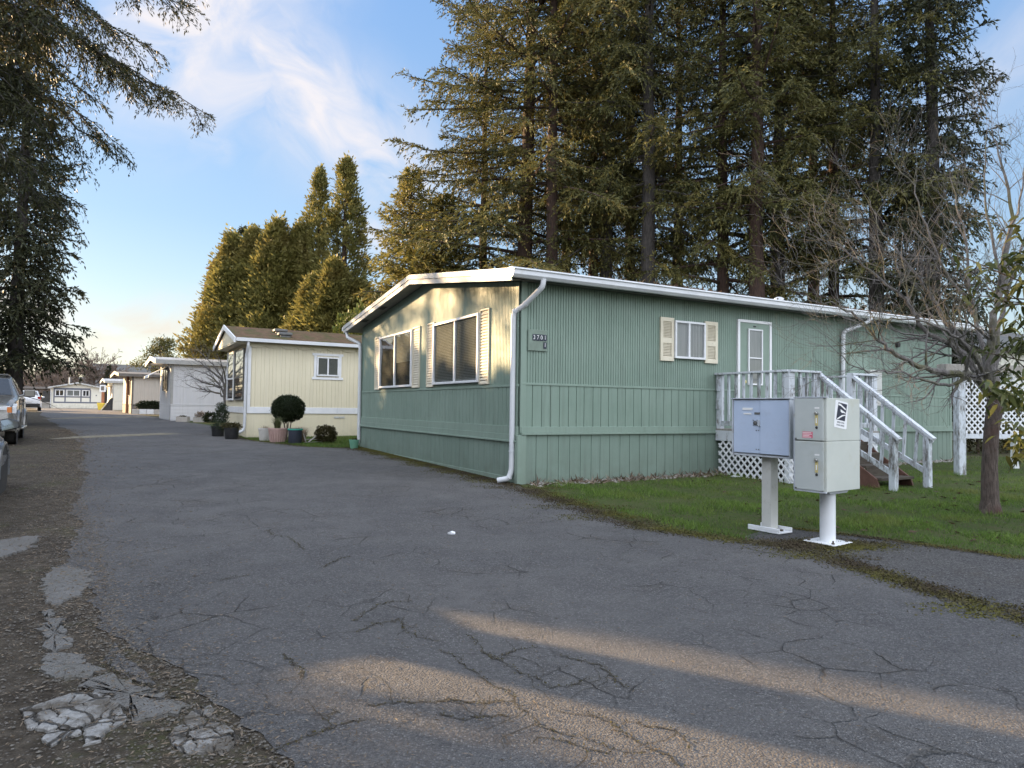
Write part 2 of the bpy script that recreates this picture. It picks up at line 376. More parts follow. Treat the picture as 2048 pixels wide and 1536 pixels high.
def earth(name, a, b, cc, grn, peb=.5):
    t = NT(name); co = t.co()
    c = t.mix(t.ramp(t.noise(co, 1.3, 8, .72), .35, .65), a, b)
    c = t.mix(t.ramp(t.noise(co, 9, 6, .7), .45, .7), c, cc)
    c = t.mix(t.math('MULTIPLY', t.ramp(t.noise(co, .9, 6, .7), .52, .68), t.ramp(t.noise(co, 22, 4), .38, .6)), c, grn)
    vo = t.n('ShaderNodeTexVoronoi', {'Vector': co, 'Scale': 55}); st = t.n('ShaderNodeSeparateColor', {0: vo.outputs['Color']}).outputs[0]
    k = t.math('MULTIPLY', t.ramp(st, .7, .85), t.ramp(vo.outputs['Distance'], .5, .25))
    c = t.mix(t.math('MULTIPLY', k, peb), c, (.27, .245, .215))
    h = t.math('ADD', t.math('MULTIPLY', t.noise(co, 30, 6, .7), 1.4), t.math('MULTIPLY', k, .6))
    p = t.pbsdf(Base_Color=c, Roughness=.95); p.inputs['Specular IOR Level'].default_value = .15
    t.set(p, 'Normal', t.bump(h, 1.0, .02))
    return t.done(p)
M['earth'] = earth('dirt_verge', (.040, .032, .025), (.085, .070, .052), (.125, .105, .082), (.07, .075, .03))
M['farground'] = earth('rough_ground', (.06, .05, .035), (.09, .075, .05), (.08, .085, .035), (.06, .08, .025), .3)
M['lawn'] = earth('lawn_soil', (.045, .068, .018), (.075, .092, .028), (.085, .075, .04), (.055, .095, .02), .12)
M['moss'] = earth('mossy_edge', (.075, .062, .036), (.10, .088, .028), (.085, .072, .052), (.11, .105, .018), .3)
M['concrete'] = earth('pale_concrete', (.16, .155, .147), (.205, .198, .187), (.15, .14, .125), (.15, .142, .115), .45)
M['concrete_white'] = None
def whitecrack():
    t = NT('crumbled_white_concrete'); co = t.co()
    w = t.n('ShaderNodeMixRGB', {0: .12, 1: co, 2: t.n('ShaderNodeTexNoise', {'Vector': co, 'Scale': 5., 'Detail': 6}).outputs[1]}).outputs[0]
    e = t.voro(w, 6.5, 'DISTANCE_TO_EDGE')
    ck = t.ramp(e, .06, .015)
    c = t.mix(t.ramp(t.noise(co, 3.2, 7, .75), .42, .58), (.105, .093, .078), (.285, .28, .27))
    c = t.mix(t.ramp(t.noise(co, 24, 6, .7), .5, .75, 0, .6), c, (.1, .085, .065))
    c = t.mix(t.math('MULTIPLY', ck, .85), c, (.035, .028, .02))
    p = t.pbsdf(Base_Color=c, Roughness=.95)
    t.set(p, 'Normal', t.bump(t.math('SUBTRACT', t.noise(co, 35, 6), t.math('MULTIPLY', ck, 1.6)), .9, .02))
    return t.done(p)
M['concrete_white'] = whitecrack()
M['crack'] = pm('crack_fill', (.028, .025, .020), (.055, .047, .033), 9, .95)
M['bump_paint'] = pm('worn_bump', (.135, .12, .09), (.20, .175, .125), 6, .85, .6, 80)
# ------------------------------------------------------------------ foliage generators (numpy)
def unit(a): return a / np.maximum(np.linalg.norm(a, axis=-1, keepdims=True), 1e-9)
def diamonds(P, D, length, width, rs, jit=.35):
    """diamond leaf faces: base P, direction D, per-leaf length/width"""
    n = len(P)
    D = unit(D + rs.normal(0, jit, (n, 3)))
    S = unit(np.cross(D, rs.normal(0, 1, (n, 3))))
    L = np.broadcast_to(np.asarray(length, dtype=float), (n,))[:, None]; W = np.broadcast_to(np.asarray(width, dtype=float), (n,))[:, None]
    mid = P + D * L * .45
    return np.stack([P, mid + S*W*.5, P + D*L, mid - S*W*.5], axis=1)
def twigs(base, dirs, lens, droop, sp, tl, tw, rs, per=2, jit=.45):
    """leaf tufts along curved twigs; returns (faces, rnd)"""
    cnt = np.maximum(2, (lens / sp).astype(int))
    idx = np.repeat(np.arange(len(base)), cnt)
    s = (np.arange(len(idx)) - np.repeat(np.cumsum(cnt) - cnt, cnt) + rs.random(len(idx))) / cnt[idx]
    l = lens[idx] * s
    P = base[idx] + dirs[idx] * l[:, None]
    P[:, 2] -= droop[idx] * l * l / np.maximum(lens[idx], .05)
    D = dirs[idx].copy(); D[:, 2] -= 2 * droop[idx] * s
    P = np.repeat(P, per, 0); D = np.repeat(D, per, 0); n = len(P)
    tr = np.repeat(np.clip(rs.normal(.45, .22, len(base)), 0, 1)[idx], per)
    V = diamonds(P + rs.normal(0, .012, (n, 3)), D, tl * rs.uniform(.6, 1.3, n), tw * rs.uniform(.7, 1.3, n), rs, jit)
    return V, np.clip(tr + rs.normal(0, .16, n), 0, 1)
def branch_pts(o, az, L, e0, droop, up, K=9):
    s = np.linspace(0, 1, K)
    r = L * s * math.cos(e0); z = L * (math.sin(e0) * s - droop * s**2 + up * s**3)
    return np.stack([o[0] + r*math.sin(az), o[1] + r*math.cos(az), o[2] + z], 1)
def spray(paths, rs, dens=.22, lt=.38, hang=.5, sp=.12, tl=.2, tw=.06, start=.16, maxl=2.0, per=2, spread=(.7, 1.25)):
    """foliage on branch polylines: side twigs that hang"""
    B, D, Ls, H = [], [], [], []
    for p in paths:
        seg = np.diff(p, axis=0); ln = np.linalg.norm(seg, axis=1); L = ln.sum()
        n = max(5, int(L / dens))
        s = np.sort(rs.uniform(start, 1, n)); cum = np.concatenate([[0], np.cumsum(ln)]) / L
        k = np.clip(np.searchsorted(cum, s) - 1, 0, len(seg) - 1)
        fr = (s - cum[k]) / np.maximum(cum[k+1] - cum[k], 1e-6)
        pos = p[k] + seg[k] * fr[:, None]; tan = unit(seg[k])
        side = np.where(rs.random(n) < .5, -1, 1) * rs.uniform(*spread, n)
        h = np.stack([-tan[:, 1], tan[:, 0], np.zeros(n)], 1); h = unit(h)
        d = unit(tan * np.cos(side)[:, None] + h * np.sin(side)[:, None] + np.stack([np.zeros(n), np.zeros(n), rs.normal(-.05, .2, n)], 1))
        l = np.minimum(lt * L * (1.15 - .85 * s), maxl) * rs.uniform(.5, 1.15, n) + .12
        B.append(pos); D.append(d); Ls.append(l); H.append(hang * rs.uniform(.4, 1.5, n))
        # the leader itself carries tufts
        B.append(p[-3:-2]); D.append(unit(p[-1:] - p[-3:-2])); Ls.append(np.array([np.linalg.norm(p[-1] - p[-3])])); H.append(np.array([.05]))
    B, D, Ls, H = map(np.concatenate, (B, D, Ls, H))
    return twigs(B, D, Ls, H, sp, tl, tw, rs, per), (B, D, Ls, H)
def conifer(name, seed, H, R, zb, needles, bk, r0=.4, dz=.42, nb=4, prof=.8, droop=.35, e_low=-.15, e_top=.7, up=.22, hang=.5, sp=.13, tl=.24, tw=.085, dens=.24, lt=.36, per=2, sparse_low=0., bow=0., gap=0., maxl=1.7, zcap=None):
    """prototype: an Empty with a trunk (trunk + limbs) and a crown"""
    rs = np.random.RandomState(seed)
    root = bpy.data.objects.new(name, None); COL.objects.link(root)
    tr = MB()
    nz = 14
    zs = np.linspace(-.3, H, nz); wob = np.cumsum(rs.normal(0, .035, (nz, 2)), 0)
    rad = [max(.015, r0 * (1 - max(0, z) / H) ** .85 * (1.35 if z < .2 else 1.)) for z in zs]
    tr.tube([(wob[i, 0], wob[i, 1], z) for i, z in enumerate(zs)], rad, 10)
    paths = []; z = zb
    while z < H * .985:
        t = (z - zb) / (H - zb)
        for _ in range(nb):
            if rs.random() < gap: continue
            if t < .25 and rs.random() < sparse_low: continue
            zz = z + rs.uniform(-dz, dz) * .5
            Rr = R * ((1 - t) ** prof) * (min(1, .55 + t * 3) if bow else 1)
            L = Rr * rs.uniform(.55, 1.12) + .15
            e0 = e_low + (e_top - e_low) * t ** 1.3 + rs.normal(0, .1)
            wx = np.interp(zz, zs, wob[:, 0]); wy = np.interp(zz, zs, wob[:, 1])
            p = branch_pts((wx, wy, zz), rs.uniform(0, 2*math.pi), L, e0, droop * rs.uniform(.6, 1.3) * (1 - .6*t), up * rs.uniform(.5, 1.3))
            paths.append(p)
            rb = .012 + .011 * L
            tr.tube(p[::2], [rb * (1 - .8 * i / 4) for i in range(5)], 4, False)
        z += dz * (1 if t < .8 else .7)
    # dead stubs below the crown
    for _ in range(int(zb * 2)):
        zz = rs.uniform(1, zb + 1.5)
        p = branch_pts((0, 0, zz), rs.uniform(0, 6.28), rs.uniform(.6, 2.2), -.1, .25, 0)
        tr.tube(p[::2], [.022, .018, .014, .009, .004], 3, False)
    (V, rn), _ = spray(paths, rs, dens, lt, hang, sp, tl, tw, .12, maxl, per)
    tr.build('trunk', bk, root, True)
    quadmesh('crown', V.astype(np.float32), needles, root, rn)
    return root
def cedar(name, seed, H, R, needles, bk, n_cl=240, per_cl=70, pw=.75, top=.0, tl=.3, tw=.15, clr=.42, open_=0., zb=.2, r0=.2):
    """columnar cedar: upright clumps of sprays over a flame-shaped body"""
    rs = np.random.RandomState(seed)
    root = bpy.data.objects.new(name, None); COL.objects.link(root)
    tr = MB(); tr.tube([(0, 0, -.3), (.03, 0, H*.4), (-.02, .03, H*.75), (0, 0, H*.985)], [r0, r0*.8, r0*.45, .02], 8)
    n = n_cl; t = rs.random(n) ** .9; t = np.clip(t, 0, .995)
    prof = np.minimum(1, (1 - t) ** pw * 1.25 + top) * np.minimum(1, .65 + t * 1.2)
    az = rs.uniform(0, 2*math.pi, n)
    lump = 1 + .10*np.sin(az*3 + t*7 + seed) + .07*np.sin(az*5 - t*13 + seed*2)
    rr = R * prof * lump * rs.uniform(.62 - open_*.3, 1.0, n) * np.where(rs.random(n) < .22, 1.2, 1)
    c = np.stack([rr*np.sin(az), rr*np.cos(az), zb + (H - zb) * t], 1)
    for i in range(0, n, 2 if open_ else 5):
        tr.tube([(0, 0, c[i, 2] - .25*rr[i] - .1), c[i]*[.5, .5, 1] - [0, 0, .1*rr[i]], c[i]], [.03, .02, .008], 4, False)
    idx = np.repeat(np.arange(n), per_cl); m = len(idx)
    off = rs.normal(0, 1, (m, 3)) * [clr*.42, clr*.42, clr*.95] * (1 - .45*t[idx])[:, None]
    P = c[idx] + off
    out = np.stack([np.sin(az), np.cos(az), np.zeros(n)], 1)[idx]
    D = out * .55 + np.array([0, 0, .9]) + off * .6
    V = diamonds(P, D, tl * rs.uniform(.6, 1.3, m), tw * rs.uniform(.6, 1.2, m), rs, .42)
    rn = np.clip(np.repeat(rs.normal(.45, .2, n), per_cl) + rs.normal(0, .18, m), 0, 1)
    tr.build('trunk', bk, root, True)
    quadmesh('crown', V.astype(np.float32), needles, root, rn)
    return root
def grow(mb, p, d, L, r, depth, rd, spread=.6, trop=.06, nseg=5, minr=.003, kids=(3, 5), ratio=(.45, .75), sides=None, tips=None):
    """recursive bare branches"""
    pts = [p.copy()]; dd = d.normalized(); q = p.copy()
    for i in range(nseg):
        dd = (dd + Vector((rd.gauss(0, .17), rd.gauss(0, .17), rd.gauss(0, .13) + trop))).normalized()
        q = q + dd * (L / nseg); pts.append(q.copy())
    rads = [max(minr * .6, r * (1 - .75 * i / nseg)) for i in range(nseg + 1)]
    mb.tube(pts, rads, sides or (6 if r > .03 else 4 if r > .01 else 3), False)
    if tips is not None: tips.append((pts[-1], dd))
    if depth <= 0: return
    for _ in range(rd.randint(*kids)):
        k = rd.randint(1, nseg); t = (pts[k] - pts[k-1]).normalized()
        ax = t.orthogonal().normalized(); ax.rotate(Matrix.Rotation(rd.uniform(0, 6.283), 3, t))
        nd = (t + ax * math.tan(spread * rd.uniform(.6, 1.3))).normalized()
        grow(mb, pts[k], nd, L * rd.uniform(*ratio), rads[k] * .62, depth - 1, rd, spread, trop, nseg, minr, kids, ratio, sides, tips)
def limb(mb, pts, r0, r1, rd, kids, klen, depth, spread=.75, trop=.05, tips=None):
    """a drawn main limb (smoothed) with random branches along it"""
    P = [Vector(p) for p in pts]; Q = []
    for i in range(len(P)-1):
        a = P[max(i-1, 0)]; b, c = P[i], P[i+1]; e = P[min(i+2, len(P)-1)]
        for k in range(4):
            t = k/4; Q.append(.5*((2*b) + (c-a)*t + (2*a-5*b+4*c-e)*t*t + (3*b-a-3*c+e)*t**3))
    Q.append(P[-1]); Q = [q + Vector((rd.gauss(0, .012), rd.gauss(0, .012), rd.gauss(0, .012))) if 0 < i < len(Q)-1 else q for i, q in enumerate(Q)]
    n = len(Q); rad = [r0 + (r1 - r0) * (i/(n-1)) ** .8 for i in range(n)]
    mb.tube(Q, rad, 8, False)
    for _ in range(kids):
        k = rd.randint(max(1, n//5), n-1); t = (Q[k] - Q[k-1]).normalized()
        ax = t.orthogonal().normalized(); ax.rotate(Matrix.Rotation(rd.uniform(0, 6.283), 3, t))
        nd = (t + ax * math.tan(spread * rd.uniform(.6, 1.25))).normalized()
        grow(mb, Q[k], nd, klen * rd.uniform(.6, 1.25), rad[k] * .5, depth, rd, .6, trop, 6, .0022, (2, 5), tips=tips)
    return Q
# ------------------------------------------------------------------ ground, road, lawn
def edge_noise(seed, amp):
    rs = np.random.RandomState(seed)
    ph = rs.uniform(0, 6.28, 10); fr = np.array([.5, .9, 1.7, 2.9, 4.7, 7.9, 13., 21., 34., 55.])
    return lambda y: amp * float(np.sum(np.sin(fr * y + ph) / np.sqrt(fr)) / 2.2)
def ylist(lo, hi):
    out = []; y = lo
    while y < hi:
        out.append(y)
        y += .5 if y < 1 else .03 if y < 6 else .07 if y < 14 else .25 if y < 40 else 3
    out.append(hi)
    return sorted(set(out + [q for q in YS if lo < q < hi]))
def sheet(name, left, right, lo, hi, mat, dz, jl=0., jr=0., seed=1, kind='structure', nx=1):
    nl, nr = edge_noise(seed, jl), edge_noise(seed + 50, jr)
    mb = MB(); prev = None
    for y in ylist(lo, hi):
        a = left(y) + nl(y); b = max(right(y) + nr(y), a + .002)
        row = [len(mb.v) + i for i in range(nx+1)]
        mb.v += [(a + (b-a)*i/nx, y, gz(y) + dz) for i in range(nx+1)]
        if prev:
            for i in range(nx): mb.f.append([prev[i], prev[i+1], row[i+1], row[i]]); mb.m.append(0)
        prev = row
    return tag(mb.build(name, mat), kind=kind)
def fn(pts):
    xs = [p[1] for p in pts]; vs = [p[0] for p in pts]; o = np.argsort(xs)
    xs, vs = np.array(xs)[o], np.array(vs)[o]
    return lambda y: float(np.interp(y, xs, vs))
road_l = fn([(-3, -60), (-.4, 1), (-.95, 2.71), (-1.5, 3.31), (-2.54, 4.39), (-3.28, 5.58), (-5.71, 9.1), (-12.2, 19.7), (-26, 38.5), (-56, 81), (-58, 95)])
road_r = fn([(14, -60), (8, -6), (5.2, 1), (3.51, 4.75), (2.84, 6.81), (1.6, 7.7), (1.3, 8.28), (.25, 10.46), (.05, 11), (-3.5, 17.45), (-5.3, 18.2), (-7.92, 20.96), (-13.7, 31.1), (-17.3, 35.6), (-22.2, 42.7), (-28.5, 52), (-41, 70.5), (-47, 80.5), (-49, 95)])
ground_mb = MB()
rows = [(-200, 0)] + [(y, gz(y)) for y in YS[1:-1]] + [(3000, .6)]
for y, z in rows: ground_mb.v += [(-3000, y, z), (3000, y, z)]
for i in range(len(rows)-1): ground_mb.f.append([2*i, 2*i+1, 2*i+3, 2*i+2]); ground_mb.m.append(0)
tag(ground_mb.build('ground', M['farground']), kind='structure')
sheet('verge', lambda y: road_l(y) - 9, lambda y: road_l(y) + .6, -60, 95, M['earth'], .004, .1, .1, 3, nx=2)
sheet('road', road_l, road_r, -60, 84, M['asphalt'], .010, .16, .07, 5, nx=2)
sheet('cross_road', lambda y: -75., lambda y: -30., 80.2, 86., pm('sunlit_road', (.16, .14, .12), (.2, .18, .15), 2, .9), .013)  # paler, warmer road colour with the sunlight of this far strip painted in
grass_e = fn([(.29, 10.46), (1.61, 8.28), (1.92, 7.8), (2.36, 7.12)])
pad_l = lambda y: road_r(y) if y < 7.1 else max(road_r(y), 2.36 + (y - 7.12) * .95)
pad_r = fn([(2.97, 7.95), (3.35, 7.75), (4.05, 7.22), (4.82, 6.52), (6.2, 5.5), (11, 3), (20, -5), (40, -30)])
def wall_x(y):   # x of the green home's long wall line for a given y, then past its far end
    return .12 + (y - 11) * AX.x / AX.y if y > 11 else -9.
sheet('lawn', lambda y: max(grass_e(y) - .3, wall_x(y) - .15) if y > 7.1 else pad_r(y) - .25, lambda y: 40. + max(0, 6 - y) * 3, -10, 17, M['lawn'], .005, .05, 0, 9, nx=4)
sheet('back_lawn', lambda y: wall_x(y) + .0, lambda y: 60., 17, 40, M['lawn'], .005, 0, 0, 10)
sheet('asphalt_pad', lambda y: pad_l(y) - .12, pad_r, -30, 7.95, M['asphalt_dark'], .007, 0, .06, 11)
sheet('yard', lambda y: road_r(y) - .25, lambda y: road_r(y) + (6 if y < 24 else 9), 18.1, 36, M['lawn'], .006, .12, 0, 19, nx=3)

def poly_patch(name, pix, mat, dz, jag=.02, seed=0, thick=.0):
    rd = random.Random(seed); P = [ground(*p) for p in pix]; out = []
    for i, p in enumerate(P):
        q = P[(i+1) % len(P)]; n = max(2, int((q-p).length / .03))
        for k in range(n):
            t = k/n; v = p.lerp(q, t)
            out.append(Vector((v.x + rd.gauss(0, jag), v.y + rd.gauss(0, jag), gz(v.y) + dz + thick)))
    mb = MB(); c = sum(out, Vector()) / len(out)
    mb.v = [tuple(c)] + [tuple(v) for v in out]; n = len(out)
    mb.f = [[0, 1+i, 1+(i+1) % n] for i in range(n)]; mb.m = [0]*n
    if thick:
        o = len(mb.v); mb.v += [(v.x, v.y, gz(v.y)) for v in out]
        for i in range(n): mb.f.append([1+i, o+i, o+(i+1) % n, 1+(i+1) % n]); mb.m.append(0)
    return tag(mb.build(name, mat), kind='structure')
K7 = .349
def c7(L): return [(x*K7, 1000+y*K7) for x, y in L]
poly_patch('concrete_patch', c7([(240,480),(300,400),(440,395),(525,430),(510,500),(440,560),(330,615),(265,600)]), M['concrete'], .013, .017, 1, .006)
poly_patch('concrete_patch', c7([(240,645),(310,638),(325,668),(260,684)]), M['concrete'], .013, .017, 2, .006)
poly_patch('concrete_patch', c7([(250,700),(350,690),(385,770),(418,850),(340,880),(250,860)]), M['concrete'], .013, .017, 3, .006)
poly_patch('concrete_patch', c7([(250,900),(420,890),(490,940),(590,985),(480,1028),(390,1042),(280,1040),(240,985)]), M['concrete'], .013, .017, 4, .006)
poly_patch('concrete_patch', c7([(500,1030),(620,1010),(760,1070),(900,1130),(1060,1200),(1020,1240),(900,1262),(780,1280),(700,1220),(640,1150),(600,1130),(510,1090)]), M['concrete'], .013, .017, 5, .006)
poly_patch('concrete_patch', c7([(-160,250),(0,240),(150,215),(235,218),(150,290),(100,312),(0,340),(-160,350)]), M['concrete'], .013, .017, 6, .006)
def shatter(name, pix, mat, cell, seed, h=(.008, .022)):
    """a broken slab: Voronoi chunks with gaps, each its own height and tilt"""
    rd = random.Random(seed); P = [ground(*p) for p in pix]; poly = [(p.x, p.y) for p in P]
    x0, x1 = min(p[0] for p in poly), max(p[0] for p in poly); y0, y1 = min(p[1] for p in poly), max(p[1] for p in poly)
    S = []; y = y0
    while y < y1:
        x = x0
        while x < x1: S.append((x + rd.uniform(0, cell), y + rd.uniform(0, cell))); x += cell*rd.uniform(.7, 1.5)
        y += cell*.95
    def clip(pl, a, b):          # keep the side of the bisector nearer a
        mx, my, nx, ny = (a[0]+b[0])/2, (a[1]+b[1])/2, b[0]-a[0], b[1]-a[1]; out = []
        for i in range(len(pl)):
            p, q = pl[i], pl[(i+1) % len(pl)]; dp = (p[0]-mx)*nx+(p[1]-my)*ny; dq = (q[0]-mx)*nx+(q[1]-my)*ny
            if dp <= 0: out.append(p)
            if dp*dq < 0: t = dp/(dp-dq); out.append((p[0]+(q[0]-p[0])*t, p[1]+(q[1]-p[1])*t))
        return out
    mb = MB()
    for s in S:
        pl = poly[:]
        for o in S:
            if o != s and abs(o[0]-s[0]) + abs(o[1]-s[1]) < cell*4:
                pl = clip(pl, s, o)
                if len(pl) < 3: break
        if len(pl) < 3 or rd.random() < .05: continue
        cx, cy = sum(p[0] for p in pl)/len(pl), sum(p[1] for p in pl)/len(pl); k = rd.uniform(.86, .98); hh = rd.uniform(*h)
        ring = []
        for i in range(len(pl)):
            p, q = pl[i], pl[(i+1) % len(pl)]
            for t in (0, .35, .7):
                ring.append((cx+(p[0]+(q[0]-p[0])*t-cx)*k*rd.uniform(.93, 1.05), cy+(p[1]+(q[1]-p[1])*t-cy)*k*rd.uniform(.93, 1.05)))
        tx, ty = rd.gauss(0, .04), rd.gauss(0, .04); n = len(ring); o = len(mb.v); g = gz(cy) + .006
        for sc, dz in ((1.0, -.012), (1.0, hh*.6), (.86, hh)): mb.v += [(cx+(x-cx)*sc, cy+(y-cy)*sc, g + dz + ((x-cx)*tx+(y-cy)*ty if dz > 0 else 0) + (rd.gauss(0, .0012) if dz > 0 else 0)) for x, y in ring]
        for r in range(2):
            for i in range(n): mb.f.append([o+r*n+i, o+r*n+(i+1) % n, o+(r+1)*n+(i+1) % n, o+(r+1)*n+i]); mb.m.append(0)
        mb.f.append([o+2*n+i for i in range(n)]); mb.m.append(0)
    return tag(mb.build(name, mat), kind='structure')
shatter('broken_concrete', c7([(110,1215),(250,1185),(420,1120),(600,1125),(690,1190),(735,1272),(620,1340),(585,1395),(400,1440),(270,1420),(150,1320)]), M['concrete_white'], .085, 7)
shatter('broken_concrete', c7([(960,1370),(1090,1240),(1210,1190),(1260,1270),(1380,1390),(1300,1460),(1070,1470),(990,1430)]), M['concrete_white'], .08, 8, (.004, .016))
shatter('broken_concrete', c7([(590,930),(660,820),(700,900),(830,985),(900,1075),(800,1060),(690,1000)]), M['asphalt'], .09, 9, (.004, .012))
# cracks: jagged thin strips following the breaks in the asphalt
K8 = .6582
def c8(L): return [(700+x*K8, 1050+y*K8) for x, y in L]
crack_lines = [c8(L) for L in (
 [(10,300),(50,270),(110,240),(190,235)], [(20,335),(70,305),(150,300)],
 [(160,315),(200,345),(270,360)], [(270,385),(330,410),(350,440),(385,460),(430,490),(480,512),(510,556),(580,618),(640,642),(740,664),(850,705),(905,700)],
 [(360,340),(388,366),(402,392),(425,408),(440,412),(500,390),(570,375)], [(402,392),(470,425),(520,460),(560,470),(602,502),(690,492),(720,470)],
 [(60,556),(150,545),(250,548),(330,540),(400,552),(470,545)], [(280,580),(330,600),(420,590),(500,585)],
 [(640,400),(700,420),(760,432),(800,470),(845,502)], [(720,575),(800,615),(850,650),(920,690),(975,712),(1003,745)],
 [(800,615),(870,610),(940,625),(1010,640),(1030,690)], [(560,668),(610,655),(700,680),(790,705)], [(120,300),(160,290),(165,320)])] + [c7(L) for L in (
 [(2100,1280),(2006,1290),(1880,1325),(1780,1365),(1700,1390),(1620,1432),(1560,1440),(1480,1430),(1390,1382),(1290,1330),(1240,1262),(1200,1195),(1060,1165),(1030,1150),(900,1095),(800,1050),(700,1000),(580,960)],
 [(1560,1440),(1545,1500),(1600,1580)], [(1880,1325),(1885,1240),(1920,1220)], [(1040,1160),(1110,1130),(1190,1090)], [(640,960),(640,900),(660,830)],
 [(1540,180),(1560,210),(1640,215),(1700,250),(1740,290)], [(1630,900),(1680,960),(1735,990),(1720,1035)], [(1240,470),(1330,455),(1440,440)], [(1850,395),(1930,350),(2006,330)])]
rdc = random.Random(3); ck = MB(); crumb = []
for L in crack_lines:
    P = [ground(*p) for p in L]; pts = []
    for i in range(len(P)-1):
        n = max(2, int((P[i+1]-P[i]).length/.022))
        for k in range(n):
            v = P[i].lerp(P[i+1], k/n); pts.append(v + Vector((rdc.gauss(0, .0095), rdc.gauss(0, .0095), 0)))
    pts.append(P[-1]); crumb += [(p.x, p.y) for p in pts for _ in range(3)]
    for _ in range(max(1, len(pts)//14)):
        k = rdc.randrange(len(pts)-1); t_ = (pts[k+1]-pts[k]).normalized(); a_ = math.atan2(t_.y, t_.x) + rdc.choice((-1, 1))*rdc.uniform(.6, 1.5); q = pts[k].copy(); w0 = .003; o = len(ck.v)
        for j in range(rdc.randint(5, 16)):
            nn = Vector((-math.sin(a_), math.cos(a_), 0)); ww = w0*(1 - j/18)*rdc.uniform(.5, 1.2)
            for s_ in (-1, 1): ck.v.append((q.x+nn.x*ww*s_, q.y+nn.y*ww*s_, gz(q.y)+.0143))
            if j: ck.f.append([o+2*j-2, o+2*j-1, o+2*j+1, o+2*j]); ck.m.append(0)
            a_ += rdc.gauss(0, .35); q = q + Vector((math.cos(a_), math.sin(a_), 0))*.035
    o = len(ck.v); wid = rdc.uniform(.003, .0055)
    for i, p in enumerate(pts):
        t = pts[min(i+1, len(pts)-1)] - pts[max(i-1, 0)]; nn = Vector((-t.y, t.x, 0)).normalized()
        w = wid * rdc.uniform(.15, 1.6) * (.35 if i in (0, len(pts)-1) else 1)
        for s in (-1, 1): q = p + nn*w*s; ck.v.append((q.x, q.y, gz(q.y) + .0145))
        if i: ck.f.append([o+2*i-2, o+2*i-1, o+2*i+1, o+2*i]); ck.m.append(0)
tag(ck.build('road_cracks', M['crack']), kind='structure')
# two low speed humps
def hump(p0, p1, w, h, label, name='speed_hump'):
    a, b = ground(*p0), ground(*p1); mb = MB(); d = (b-a); d.z = 0; d.normalize(); n = Vector((-d.y, d.x, 0))
    L = (b-a).length; K = 24; rows = []
    for i in range(K+1):
        c = a.lerp(b, i/K); row = []
        for j in range(7):
            s = -1 + 2*j/6; q = c + n*(w*s/2); hh = h * math.cos(s*math.pi/2) * min(1, 6*min(i, K-i)/K + .05)
            row.append(len(mb.v)); mb.v.append((q.x, q.y, gz(q.y) + .011 + hh))
        rows.append(row)
    for i in range(K):
        for j in range(6): mb.f.append([rows[i][j], rows[i][j+1], rows[i+1][j+1], rows[i+1][j]]); mb.m.append(0)
    return tag(mb.build(name, M['bump_paint'], smooth=True), label, 'speed hump', 'speed humps across the lane')
hump((100, 879), (358, 868), .38, .055, 'worn low speed hump across the lane just past the yellow mobile home')
hump((84, 838.5), (308, 834), .35, .05, 'farther faint speed hump across the lane beside the white mobile home')

# grass blades, litter, gravel
rsg = np.random.RandomState(11)
def blades(pts, hgt, wid, rs, lean=.5):
    n = len(pts); az = rs.uniform(0, 6.283, n); h = hgt * rs.uniform(.45, 1.25, n); w = wid * rs.uniform(.7, 1.3, n)
    side = np.stack([np.cos(az), np.sin(az), np.zeros(n)], 1) * w[:, None] * .5
    ln = np.stack([rs.normal(0, lean, n) * h, rs.normal(0, lean, n) * h, h], 1)
    return np.stack([pts - side, pts + side, pts + ln], 1)
gzv = lambda y: np.interp(y, YS, ZS)
P = []
for (y0, y1, x0, x1, dn) in ((3.2, 6.6, 4.6, 10, 900), (6.5, 8.2, 1.6, 9, 2600), (8.2, 11, .3, 10, 2000), (11, 14, .3, 12, 800), (14, 18, 6, 16, 300), (18, 26, 9, 20, 80)):
    n = int((y1-y0)*(x1-x0)*dn); P.append(np.stack([rsg.uniform(x0, x1, n), rsg.uniform(y0, y1, n)], 1))
P = np.concatenate(P)
wl = np.where(P[:, 1] > 11, .12 + (P[:, 1]-11)*AX.x/AX.y, -9)
ge = np.interp(P[:, 1], [7.12, 7.8, 8.28, 10.46], [2.36, 1.92, 1.61, .29]); pr = np.interp(P[:, 1], [3, 5.5, 6.52, 7.22, 7.75, 7.95], [11, 6.2, 4.82, 4.05, 3.35, 2.97])
plx = 2.36 + (P[:, 1]-7.12)*.95
ln_ = (P[:, 0]-C0.x)*AX.x + (P[:, 1]-C0.y)*AX.y; lv = (P[:, 0]-C0.x)*AY.x + (P[:, 1]-C0.y)*AY.y
jit = rsg.normal(0, .07, len(P))
ok = np.where(P[:, 1] > 7.95, P[:, 0] > ge+jit+.05, np.where(P[:, 1] > 7.1, ((P[:, 0] > ge+jit+.05) & (P[:, 0] < plx+jit)) | (P[:, 0] > pr+jit), P[:, 0] > pr+jit))
ok &= ~((lv > -.28 + jit) & (ln_ < 12.5) & (ln_ > -1)) | (ln_ > 12.3)
tuft = np.sin(P[:, 0]*2.3+1)*np.sin(P[:, 1]*2.9) + .6*np.sin(P[:, 0]*6.1+P[:, 1]*4.3) + .5*np.sin(P[:, 0]*1.1-P[:, 1]*5.7)
ok &= rsg.random(len(P)) < np.clip(.62 + .36*tuft, .1, 1)
P = P[ok]; tf = tuft[ok]
pts = np.stack([P[:, 0], P[:, 1], gzv(P[:, 1]) + .004], 1)
V = blades(pts, .045*(1+.75*np.clip(tf, -.6, 1.2)), .0075, rsg)
tag(quadmesh('grass', V, M['grass'], None, np.clip(rsg.normal(.40, .25, len(V)) + .26*tf, 0, 1), 3), 'short green lawn grass around the steps and mailboxes', 'grass', kind='stuff')
